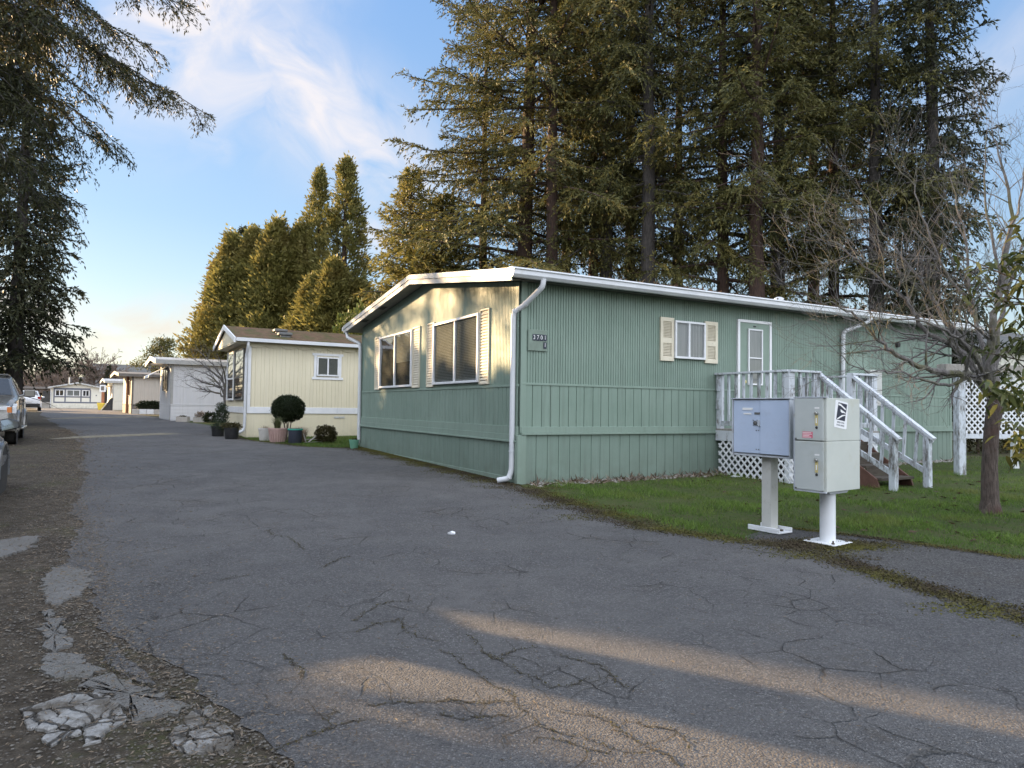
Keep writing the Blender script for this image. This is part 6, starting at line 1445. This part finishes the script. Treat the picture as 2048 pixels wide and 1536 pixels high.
# bare shrub tree between the white and yellow homes
rdt = random.Random(5); q0 = at(457, 862, 25.5); q0 = Vector((q0.x, q0.y, gz(q0.y)))
T2 = thing('small_bare_tree', 'small arching bare tree between the white and yellow homes', 'tree', q0); s = MB()
s.tube(rel(P_at([(457, 866), (453, 820), (449, 790)], 25.5), q0), [.10, .08, .065], 8)
for pts in ([(450, 795), (436, 786), (415, 782), (392, 776), (372, 768)], [(450, 792), (440, 770), (425, 755), (405, 745), (380, 738)], [(450, 790), (445, 760), (430, 735), (412, 715), (395, 700)], [(450, 788), (450, 755), (442, 725), (430, 700)], [(440, 775), (418, 768), (396, 760), (374, 750)], [(445, 760), (420, 740), (398, 724), (378, 715)]):
    limb(s, rel(P_at(pts, 25.5), q0), .045, .008, rdt, 16, .55, 1, .8, .05)
s.build('trunk', M['twig'], T2, True)
# ------------------------------------------------------------------ conifers
protos = {}
protos['wide'] = conifer('tall_fir', 1, 30, 6.1, 4.0, M['fir'], M['bark_red'], .38, .58, 4, .42, .40, -.06, .6, .26, .45, .08, .165, .048, .115, .34, 2, .15)
protos['slim'] = conifer('tall_fir', 2, 29, 4.2, 9.2, M['fir'], M['bark_red'], .33, .60, 4, .42, .38, -.08, .6, .26, .5, .08, .165, .048, .115, .36, 2, .35)
protos['droop'] = conifer('tall_fir', 3, 28, 4.6, 7.6, M['fir'], M['bark_grey'], .38, .60, 4, .42, .45, -.08, .5, .28, .6, .08, .17, .048, .115, .36, 2, .3)
protos['dark'] = conifer('tall_fir', 4, 26, 2.7, 2.4, M['fir_dark'], M['bark_grey'], .36, .40, 6, .5, .35, -.05, .6, .2, .75, .085, .2, .06, .16, .48, 2, .05)
protos['small'] = conifer('young_fir', 5, 12.4, 3.0, .8, M['cedar'], M['bark_red'], .2, .30, 7, .72, .25, .05, .7, .2, .5, .08, .19, .06, .12, .42, 2)
used = set()
def plant(kind, p, label, rz=0, sc=1., sxy=None, group=None, z=None, name=None):
    o = protos[kind]
    if kind in used: o = copy_tree(o)
    used.add(kind)
    o.location = (p[0], p[1], gz(p[1]) if z is None else z); o.rotation_euler = (0, 0, rz); o.scale = (sxy or sc, sxy or sc, sc)
    if name: o.name = name
    return tag(o, label, 'tree', group)
GG = 'tall firs standing behind the green home'
def col(px, d): p = at(px, 800, d); return (p.x, p.y)
for kind, px, d, rz, sc, sxy, lab in (
 ('wide', 1036, 30, .4, 1.02, 1.1, 'leftmost tall fir of the grove, broad boughs reaching left over the green roof'),
 ('slim', 1102, 28.5, 1.1, 1.0, 1.0, 'tall fir with a reddish bare trunk rising behind the green roof ridge'),
 ('slim', 1178, 31.5, 3.0, .96, .9, 'slender tall fir set back, left one of a close pair of dark trunks'),
 ('droop', 1208, 29.5, 0.2, 1.06, .8, 'tall fir with a dark trunk, right one of a close pair'),
 ('droop', 1293, 27.5, 2.2, 1.08, .95, 'tall fir with the thick grey trunk near the small roof vents'),
 ('wide', 1448, 27, 2.6, .98, .72, 'tall fir with golden boughs above the side window of the green home'),
 ('slim', 1514, 25.6, 4.4, .95, 1.05, 'tall fir with a long clear trunk above the porch door'),
 ('droop', 1560, 27.5, 4.0, .98, .95, 'dense drooping fir right of the long clear trunk'),
 ('wide', 1668, 29, 5.2, .95, .72, 'broad dark fir behind the bare tree branches'),
 ('droop', 1752, 26, 5.6, .92, .85, 'drooping dark fir near the far end of the green roof'),
 ('dark', 1868, 25, 0.6, 1.0, .92, 'narrow dark fir at the right end of the grove against the sky'),
 ('slim', 1360, 33, 5.5, .92, 1.0, 'slender fir deep in the middle of the grove'),
 ('droop', 1255, 36, 1.5, .9, 1.0, 'fir standing far back behind the thick grey trunk'),
 ('slim', 1620, 34, 2.7, .95, 1.1, 'fir standing far back behind the bare tree crown'),
 ('droop', 1130, 37, 3.3, .85, .95, 'fir standing far back behind the reddish bare trunk'),
 ('slim', 960, 35, 2.0, .82, .95, 'shorter fir half hidden behind the leftmost tall fir'),
): plant(kind, col(px, d), lab, rz, sc, sxy, GG)
plant('small', col(820, 33), 'young pointed fir at the left foot of the grove', .3, 1.0, 1.25, 'young firs at the left foot of the grove')
plant('small', col(880, 31.5), 'young bushy fir just right of the pointed one above the green gable', 2., .86, 1.3, 'young firs at the left foot of the grove')
plant('small', col(1000, 33), 'low young fir between grove trunks above the green roof corner', 4., .62, .8, 'young firs at the left foot of the grove')
# cedar row behind the yellow home
protos['ced'] = cedar('columnar_cedar', 11, 11, 1.6, M['cedar'], M['bark_red'], 330, 110, .75, .0, .22, .095, .50)
protos['ced2'] = cedar('columnar_cedar', 12, 11, 1.5, M['cedar'], M['bark_red'], 310, 110, .85, .0, .22, .095, .50)
protos['rust'] = cedar('columnar_cedar', 13, 9, 1.1, M['cedar_rust'], M['bark_red'], 190, 90, .9, .0, .22, .095, .42)
protos['tall'] = cedar('tall_cedar', 14, 15.5, 1.75, M['cedar'], M['bark_red'], 260, 70, .75, .02, .22, .09, .40, 1., 1.0, .20)
GC = 'cedar row behind the yellow home'
for kind, px, top, d, R, rz, lab in (
 ('rust', 426, 530, 45, 1.25, 0, 'rust tinged cedar at the left end of the row'),
 ('ced', 458, 478, 44.5, 1.6, .5, 'full cedar beside the rust tinged one'),
 ('ced2', 500, 470, 44, 1.7, 1.5, 'rounded cedar third from the left in the row'),
 ('ced', 545, 452, 43, 1.65, 3.1, 'broad topped cedar in the middle of the row'),
 ('ced2', 592, 462, 43.5, 1.55, 4.5, 'dark topped cedar left of the two tall open ones'),
 ('tall', 630, 345, 43, 1.15, 0, 'tall open cedar with bare trunk showing, left of two'),
 ('tall', 683, 325, 41.5, 1.4, 2.4, 'tallest open cedar of the row, right of two'),
 ('ced2', 622, 560, 38.5, 1.45, 5.2, 'low golden cedar in front of the left tall one'),
 ('ced', 664, 530, 38, 1.4, 2.2, 'low golden cedar in front of the right tall one'),
 ('ced2', 715, 570, 38.5, 1.6, .8, 'shaded low cedar at the right end of the row'),
 ('ced', 765, 585, 37, 1.3, 4.0, 'low cedar between the row and the fir grove'),
):
    x, y = col(px, d); H = at(px, top, d).z - gz(d); base = {'rust': 9, 'tall': 15.5}.get(kind, 11)
    plant(kind, (x, y), lab, rz, H/base, R, GC)
protos['laurel'] = cedar('laurel_shrub', 15, 5.2, .95, M['laurel'], M['bark_tree'], 90, 60, .5, .1, .2, .11, .3)
plant('laurel', col(690, 31), 'pale green laurel showing above the yellow roof', 0, at(690, 637, 31).z/5.2*.94, .85, 'laurels above the yellow roof')
plant('laurel', col(722, 30), 'pale green laurel touching the green eave', 2, at(722, 622, 30).z/5.2*.94, .85, 'laurels above the yellow roof')
# left side: dark fir, and the near fir whose boughs hang into the picture
protos['ldark'] = conifer('dark_fir', 21, 21, 2.3, 3.0, M['fir_dark'], M['bark_grey'], .32, .30, 7, .45, .35, -.16, .6, .25, .7, .085, .19, .06, .15, .46, 2)
plant('ldark', col(28, 28), 'dense dark fir behind the pickup at the left edge', 0, 1., 1.)
NF = thing('near_fir', 'near fir at the upper left whose drooping boughs hang over the lane', 'tree', loc2w(-9.6, 3.2), 0)
no = loc2w(-9.6, 3.2); rsn = np.random.RandomState(77)
tr = MB(); tr.tube([(0, 0, -.2), (.03, 0, 5), (0, .05, 11), (0, 0, 19)], [.36, .3, .2, .03], 12)
lim = []
for (px, py, d, h) in ((375, 12, 12.6, 8.3), (395, -60, 12.4, 9.4), (338, 188, 12.4, 7.6), (412, 228, 13.2, 7.4), (268, 330, 12.5, 7.0), (140, 440, 12.2, 5.6), (240, 130, 11.6, 8.0), (130, 260, 11.2, 6.6), (60, 330, 10.6, 5.9), (110, 110, 11, 7.6), (205, 50, 12, 8.8), (130, 395, 12.6, 5.6), (20, 400, 11, 5.6), (300, 95, 12.2, 8.2), (40, 190, 10.6, 6.8), (70, 30, 10.8, 8.0), (150, -40, 11.4, 9.2), (0, 280, 10.2, 6.), (260, -70, 12, 9.6), (20, 100, 10.4, 7.2), (190, 200, 11.8, 7.4), (230, 285, 12.4, 6.8)):
    e = np.array(at(px, py, d) - no); st_ = np.array([0, 0, h]); k = np.linspace(0, 1, 11)[:, None]
    p = st_ + (e - st_)*k; p[:, 2] += (np.sin(np.linspace(0, np.pi, 11))*.35); p[1:-1] += rsn.normal(0, .04, (9, 3)); lim.append(p)
    tr.tube(p, [.05*(1-.88*i/10) for i in range(11)], 5, False)
sub = []
for p in lim:
    L = np.linalg.norm(p[-1]-p[0]); n_ = int(L/.20)
    for _ in range(n_):
        s_ = rsn.uniform(.25, 1)**.8; i = min(9, int(s_*10)); o = p[i] + (p[i+1]-p[i])*(s_*10-i); t_ = unit(p[i+1]-p[i]); sd = rsn.choice([-1, 1])*rsn.uniform(.5, 1.2)
        hdir = unit(np.array([-t_[1], t_[0], 0])); d_ = t_*math.cos(sd)+hdir*math.sin(sd); l = (.35 + 1.0*(1.1-s_))*rsn.uniform(.5, 1.1)
        kk = np.linspace(0, 1, 6)[:, None]; q = o + d_*kk*l; q[:, 2] -= (kk[:, 0]**1.4)*l*rsn.uniform(.15, .75); sub.append(q)
        tr.tube(q[::5] if l < .4 else q[[0, 2, 5]], .007, 3, False)
(V1, r1), tw_ = spray(sub, rsn, .10, .40, .6, .036, .07, .019, .1, .5, 2)
(V2, r2), _ = spray([p[4:] for p in lim], rsn, .09, .16, .7, .036, .07, .019, .1, .5, 2)
# bare hanging twig stems so the sprays read as branchlets
B_, D_, L_, H_ = tw_; w_ = .006; e_ = B_ + D_*L_[:, None]; e_[:, 2] -= H_*L_; sdv = unit(np.cross(D_, [0, 0, 1.]) + 1e-6)*w_/2
tr_o = tr.build('trunk', M['bark_grey'], NF, True)
quadmesh('twigs', np.stack([B_-sdv, B_+sdv, e_+sdv*.5, e_-sdv*.5], 1), M['bark_grey'], NF)
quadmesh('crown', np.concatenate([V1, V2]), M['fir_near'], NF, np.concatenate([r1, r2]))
# unseen firs added on the left to shade the green wall and the bare tree
SH = 'unseen firs added across the lane for shade'
protos['cast'] = conifer('shade_fir', 31, 23, 3.0, 11.2, M['fir_dark'], M['bark_grey'], .30, .6, 4, .5, .3, -.1, .6, .2, .6, .2, .36, .12, .3, .42, 1)
CAST = [(-20, 33.3, 1., .8), (-21, 36.6, 1., .75), (-20.5, 40.6, 1.02, .8)]
for i, (x, y, sc, sxy) in enumerate(CAST):
    p = loc2w(x, y); plant('cast', (p.x, p.y), 'unseen fir added across the lane, throwing shade on the green home', i*1.3, sc, sxy, SH)

HC = 'unseen cedars added across the lane for shade'  # added row out of view; heights and gaps shape the shade and sun streaks
rdh = random.Random(12)
row = [(y, 8.2, 1.) for y in (-22, -19.5, -17, -14.7, -12.4, -10.2, -8, -5.8, -3.7, -1.6, -.3, 1.2, 2.8, 4.45)] + [(y, 8.2, 1.) for y in (12.45, 13.7, 14.8, 16.5, 18.3)] + [(20.1, 6.75, .9), (21.0, 6.6, .8), (21.9, 6.6, .85), (23.3, 6.75, .9), (24.9, 7.0, .95), (26.5, 6.8, .9), (28.1, 7.1, .9), (30.4, 7, .9), (32.3, 7, .9), (34.3, 7.2, .9), (36.3, 7, .9), (38.3, 7.2, .8)]
for y in range(41, 62, 3): row.append((y, 7.0, 1.1))
protos['hedge'] = cedar('shade_cedar', 16, 11, 1.55, M['cedar'], M['bark_red'], 240, 80, .85, .0, .30, .14, .44)
for y, h, k in row:
    p = loc2w((-13.2 if y < 40 else -16.5) + rdh.uniform(-.15, .15), y); plant('hedge', p, 'unseen cedar of the row added across the lane to shade road and wall', rdh.uniform(0, 6), h/11*(1 if 20 < y < 24 else rdh.uniform(.97, 1.03)), k, HC)

# ------------------------------------------------------------------ far trees
rdf = random.Random(9)
def far_bare(seed, H, label, p, mat='twig_far', grp='bare trees beyond the lane end', depth=4, spread=.62):
    rd = random.Random(seed); s = MB(); o = bpy.data.objects.new('far_bare_tree', None); COL.objects.link(o)
    s.tube([(0, 0, -.3), (.05, 0, H*.18), (0, .05, H*.3)], [H*.022, H*.018, H*.015], 6)
    for k in range(7):
        d = Vector((rd.gauss(0, .55), rd.gauss(0, .55), 1)); grow(s, Vector((0, 0, H*rd.uniform(.15, .3))), d, H*rd.uniform(.38, .5), H*.015, depth, rd, spread, .03, 4, .05, (3, 5), (.5, .72), 3)
    s.build('trunk', M[mat], o); o.location = (p[0], p[1], .6); return tag(o, label, 'tree', grp)
fb = {}
for k, (seed, px, d, top, lab) in enumerate(((1, 187, 112, 706, 'round crowned bare tree right behind the end home roof'), (2, 140, 120, 722, 'pale bare tree left of the round crowned one'), (3, 95, 118, 728, 'brown bare tree above the carport roof'), (4, 55, 116, 735, 'brown bare tree behind the parked white suv'), (5, 20, 110, 730, 'bare tree at the left edge beyond the pickup'), (6, 222, 122, 738, 'low dark bare tree above the cream home'), (7, 118, 100, 742, 'small bare tree near the left end of the end home roof'))):
    x, y = col(px, d); H = at(px, top, d).z - .6
    if k < 4: fb[k] = far_bare(seed, H, lab, (x, y)); fb[k]['H'] = H
    else:
        src = fb[k % 3 + (1 if k != 5 else 0)]; o = copy_tree(src, label=lab); o.location = (x, y, .6); sc = H/src['H']; o.scale = (sc, sc, sc); o.rotation_euler = (0, 0, k)
for o in list(bpy.data.objects):
    if 'H' in o.keys(): del o['H']
protos['farfir'] = conifer('far_fir', 41, 10, 1.9, .6, M['fir_dark'], M['bark_grey'], .16, .45, 4, .9, .2, 0, .6, .1, .4, .25, .5, .22, .4, .35, 1)
for px, d, top, lab in ((215, 108, 733, 'dark pointed fir right of the round crowned bare tree'), (152, 126, 748, 'small dark fir left of the round crowned bare tree'), (118, 124, 735, 'dark fir above the left end of the end home'), (246, 132, 752, 'small dark fir above the cream home roof'), (36, 118, 745, 'dark fir beyond the parked suv')):
    H = at(px, top, d).z - .6; plant('farfir', col(px, d), lab, px, H/10, H/10*.95, 'small dark firs beyond the lane end')
# lone pine above the white home and the fir tip behind the cedar row
x, y = col(318, 72); PT = thing('lone_pine', 'lone open pine above the white and tan home roofs', 'tree', (x, y, .58)); Hp = at(318, 680, 72).z - .58
s = MB(); s.tube([(0, 0, -.3), (.1, 0, Hp*.5), (-.05, 0, Hp*.8), (.1, 0, Hp*.99)], [.18, .14, .09, .03], 7); VV, RR = [], []; rsp = np.random.RandomState(3)
for (dx, dz) in ((-1.6, -1.9), (-1.3, -1.2), (-.5, -.9), (-.1, -.25), (.45, -.2), (.75, -.7), (.1, -1.3), (-.9, -2.6), (1.5, -1.9), (1.9, -2.3), (1.1, -2.4), (-1.9, -2.7), (.2, -2.2), (-.5, -3.2)):
    c_ = np.array([dx*.95, rsp.normal(0, .5), Hp+dz]); s.tube([(0, 0, Hp+dz-.35), tuple(c_*[.5, .5, 1]-[0, 0, .25]), tuple(c_)], [.05, .035, .015], 4, False)
    m = 260; off = rsp.normal(0, 1, (m, 3))*[.42, .42, .22]; VV.append(diamonds(c_+off, off*.6+np.array([0, 0, .4]), .32*rsp.uniform(.6, 1.2, m), .1, rsp, .5)); RR.append(rsp.random(m))
s.build('trunk', M['bark_tree'], PT, True); quadmesh('crown', np.concatenate(VV), M['fir'], PT, np.concatenate(RR))
protos['tip'] = conifer('distant_fir', 43, 18, 2.4, 4, M['fir_dark'], M['bark_grey'], .2, .9, 4, .75, .2, .1, .55, .12, .35, .2, .4, .16, .4, .35, 2)
H = at(471, 448, 66).z - .58; plant('tip', col(471, 66), 'distant thin fir whose tip shows above the cedar row', 0, H/18, 1.)
# brushy woods at the horizon
rsw = np.random.RandomState(2); n = 26000; px = rsw.uniform(-250, 262, n); d = rsw.uniform(128, 170, n); x = (px-1024)/FPX*d
hmax = 3.2 + 1.8*np.sin(px*.055) + 1.2*np.sin(px*.13+1) + .8*np.sin(px*.31); z = .6 + rsw.random(n)**1.2*np.maximum(hmax, 1.2)
V = diamonds(np.stack([x, d, z], 1), np.stack([rsw.normal(0, .4, n), rsw.normal(0, .4, n), np.ones(n)], 1), rsw.uniform(.6, 1.6, n), rsw.uniform(.05, .16, n), rsw, .4)
tag(quadmesh('brush', V, M['litter'], None, rsw.random(n)), 'brown brushy woods along the horizon beyond the lane', 'woods', kind='stuff')
# ------------------------------------------------------------------ light, sky, camera
SUN_EL = R_(12); SUN_AZ = Vector((-.88, .475, 0)).normalized()
sdir = SUN_AZ*math.cos(SUN_EL) + Vector((0, 0, math.sin(SUN_EL)))
sl = bpy.data.lights.new('sun', 'SUN'); sl.energy = 5.0; sl.angle = R_(.5); sl.color = (1., .69, .37)
so = bpy.data.objects.new('sun', sl); COL.objects.link(so); so.rotation_euler = sdir.to_track_quat('Z', 'Y').to_euler(); so.location = (-30, 15, 20)
w = bpy.data.worlds.new('World'); scene.world = w; w.use_nodes = True
class WT(NT):
    def __init__(s, tree): s.t = tree
wt = WT(w.node_tree); wt.t.nodes.clear(); out = wt.n('ShaderNodeOutputWorld')
sky = wt.n('ShaderNodeTexSky', sky_type='NISHITA', sun_disc=False); sky.sun_elevation = SUN_EL; sky.sun_rotation = math.atan2(SUN_AZ.x, SUN_AZ.y)
sky.air_density = 1.0; sky.dust_density = .35; sky.ozone_density = 1.6; sky.altitude = 60
tc = wt.n('ShaderNodeTexCoord'); gen = tc.outputs['Generated']
sx = wt.n('ShaderNodeSeparateXYZ', {0: gen}); X, Y_, Z = sx.outputs
zz = wt.math('MAXIMUM', Z, .03)
U = wt.math('DIVIDE', X, wt.math('ADD', zz, .12)); V_ = wt.math('DIVIDE', Y_, wt.math('ADD', zz, .12))
cv = wt.n('ShaderNodeCombineXYZ', {0: U, 1: V_, 2: 0.})
def ang(px, py): return math.atan((px-1024)/FPX), math.atan((815-py)/FPX*math.cos(math.atan((px-1024)/FPX)))
az = wt.math('ARCTAN2', X, Y_); el = wt.math('ARCSINE', Z)
def streaks(slope, off):      # one field of combed wisps, running at a given tilt
    ux, uy = math.cos(slope), math.sin(slope)
    along = wt.math('ADD', wt.math('MULTIPLY', az, ux), wt.math('MULTIPLY', el, uy)); across = wt.math('ADD', wt.math('MULTIPLY', az, -uy), wt.math('MULTIPLY', el, ux))
    v = wt.n('ShaderNodeCombineXYZ', {0: wt.math('MULTIPLY', along, 9.), 1: wt.math('MULTIPLY', across, 15.), 2: off})
    return wt.ramp(wt.noise(v, 1.0, 8, .56, .7), .30, .76)
streak = {'a': streaks(R_(34), 8.6), 'b': streaks(R_(-37), 8.2), 'c': streaks(R_(4), 4.7)}
def seg(p, q, width, gain, kind):
    """soft cloud bank along a great stretch of sky between two bearings"""
    (a0, e0), (a1, e1) = ang(*p), ang(*q); L = math.hypot(a1-a0, e1-e0); ux, uy = (a1-a0)/L, (e1-e0)/L
    da = wt.math('SUBTRACT', az, a0); de = wt.math('SUBTRACT', el, e0)
    t = wt.math('ADD', wt.math('MULTIPLY', da, ux/L), wt.math('MULTIPLY', de, uy/L), True)
    ca = wt.math('SUBTRACT', da, wt.math('MULTIPLY', t, ux*L)); ce = wt.math('SUBTRACT', de, wt.math('MULTIPLY', t, uy*L))
    d2 = wt.math('ADD', wt.math('MULTIPLY', ca, ca), wt.math('MULTIPLY', ce, ce))
    w_ = streak[kind]
    soft = wt.math('EXPONENT', wt.math('MULTIPLY', d2, -1/(width*width)))
    return wt.math('MULTIPLY', wt.math('MULTIPLY', soft, wt.math('ADD', wt.math('MULTIPLY', w_, 1.15), .08)), gain)
banks = None
for p, q, wd, g, kd in (((560, -120), (255, 130), .075, 1.15, 'a'), ((330, 150), (560, 190), .07, .8, 'a'), ((520, 110), (760, 330), .07, 1.2, 'b'), ((700, 250), (840, 380), .05, 1.1, 'b'), ((170, 675), (440, 640), .032, 1.1, 'c'), ((380, 280), (430, 300), .016, 1.0, 'b'), ((1950, 190), (2100, 60), .05, .5, 'a'), ((-200, 600), (120, 640), .03, .9, 'c'), ((715, 430), (765, 475), .03, .7, 'b')):
    b = seg(p, q, wd, g, kd); banks = b if banks is None else wt.math('MAXIMUM', banks, b)
nn = wt.noise(cv, 1.6, 5, .6, .8)
fr_ = wt.math('MULTIPLY', banks, .95, True)
# unseen bright veil added overhead and behind the camera as fill light
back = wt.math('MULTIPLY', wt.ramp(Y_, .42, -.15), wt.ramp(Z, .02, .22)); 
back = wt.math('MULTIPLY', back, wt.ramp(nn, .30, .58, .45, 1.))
warm = wt.ramp(Z, .05, .22)
ccol = wt.mix(warm, (1.0, .86, .66, 1), (.97, .94, .98, 1))
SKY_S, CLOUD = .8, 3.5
skyc = wt.n('ShaderNodeMixRGB', {0: 1., 1: sky.outputs[0], 2: (SKY_S, SKY_S, SKY_S, 1)}, blend_type='MULTIPLY').outputs[0]
hz = wt.n('ShaderNodeValToRGB', {0: Z}); e_ = hz.color_ramp.elements     # thin high haze paling the blue towards the horizon
e_[0].position = .0; e_[0].color = (3.5, 3.35, 2.75, 1); e_[1].position = .55; e_[1].color = (1.02, 1.95, 3.7, 1)
for ps_, cc in ((.05, (2.95, 3.15, 3.1, 1)), (.12, (2.3, 2.9, 3.35, 1)), (.24, (1.6, 2.4, 3.45, 1))):
    q_ = e_.new(ps_); q_.color = cc
skyc = wt.mix(.68, skyc, hz.outputs[0])
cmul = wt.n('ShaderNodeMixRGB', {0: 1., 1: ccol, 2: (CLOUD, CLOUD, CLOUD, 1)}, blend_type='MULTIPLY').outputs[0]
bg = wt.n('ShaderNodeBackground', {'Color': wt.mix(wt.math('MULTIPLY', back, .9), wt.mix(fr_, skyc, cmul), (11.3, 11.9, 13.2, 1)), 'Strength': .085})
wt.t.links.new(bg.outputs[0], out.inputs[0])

cam = bpy.data.cameras.new('camera'); co_ = bpy.data.objects.new('camera', cam); COL.objects.link(co_); scene.camera = co_
cam.sensor_fit = 'HORIZONTAL'; cam.sensor_width = 36; cam.lens = 36*FPX/2048; cam.clip_start = .05; cam.clip_end = 5000
mw = Matrix((( _r.x, _u.x, -_f.x, 0), (_r.y, _u.y, -_f.y, 0), (_r.z, _u.z, -_f.z, CAM_Z), (0, 0, 0, 1))); co_.matrix_world = mw
vs = scene.view_settings; scene.display_settings.display_device = 'sRGB'; vs.view_transform = 'Standard'; vs.look = 'None'; vs.exposure = 1.7; vs.gamma = 1; vs.use_curve_mapping = False
cy = scene.cycles; cy.max_bounces = 5; cy.diffuse_bounces = 2; cy.glossy_bounces = 3; cy.transparent_max_bounces = 12; cy.transmission_bounces = 4
cy.use_denoising = True
try: cy.denoiser = 'OPENIMAGEDENOISE'
except Exception: pass
scene.render.engine = 'CYCLES'
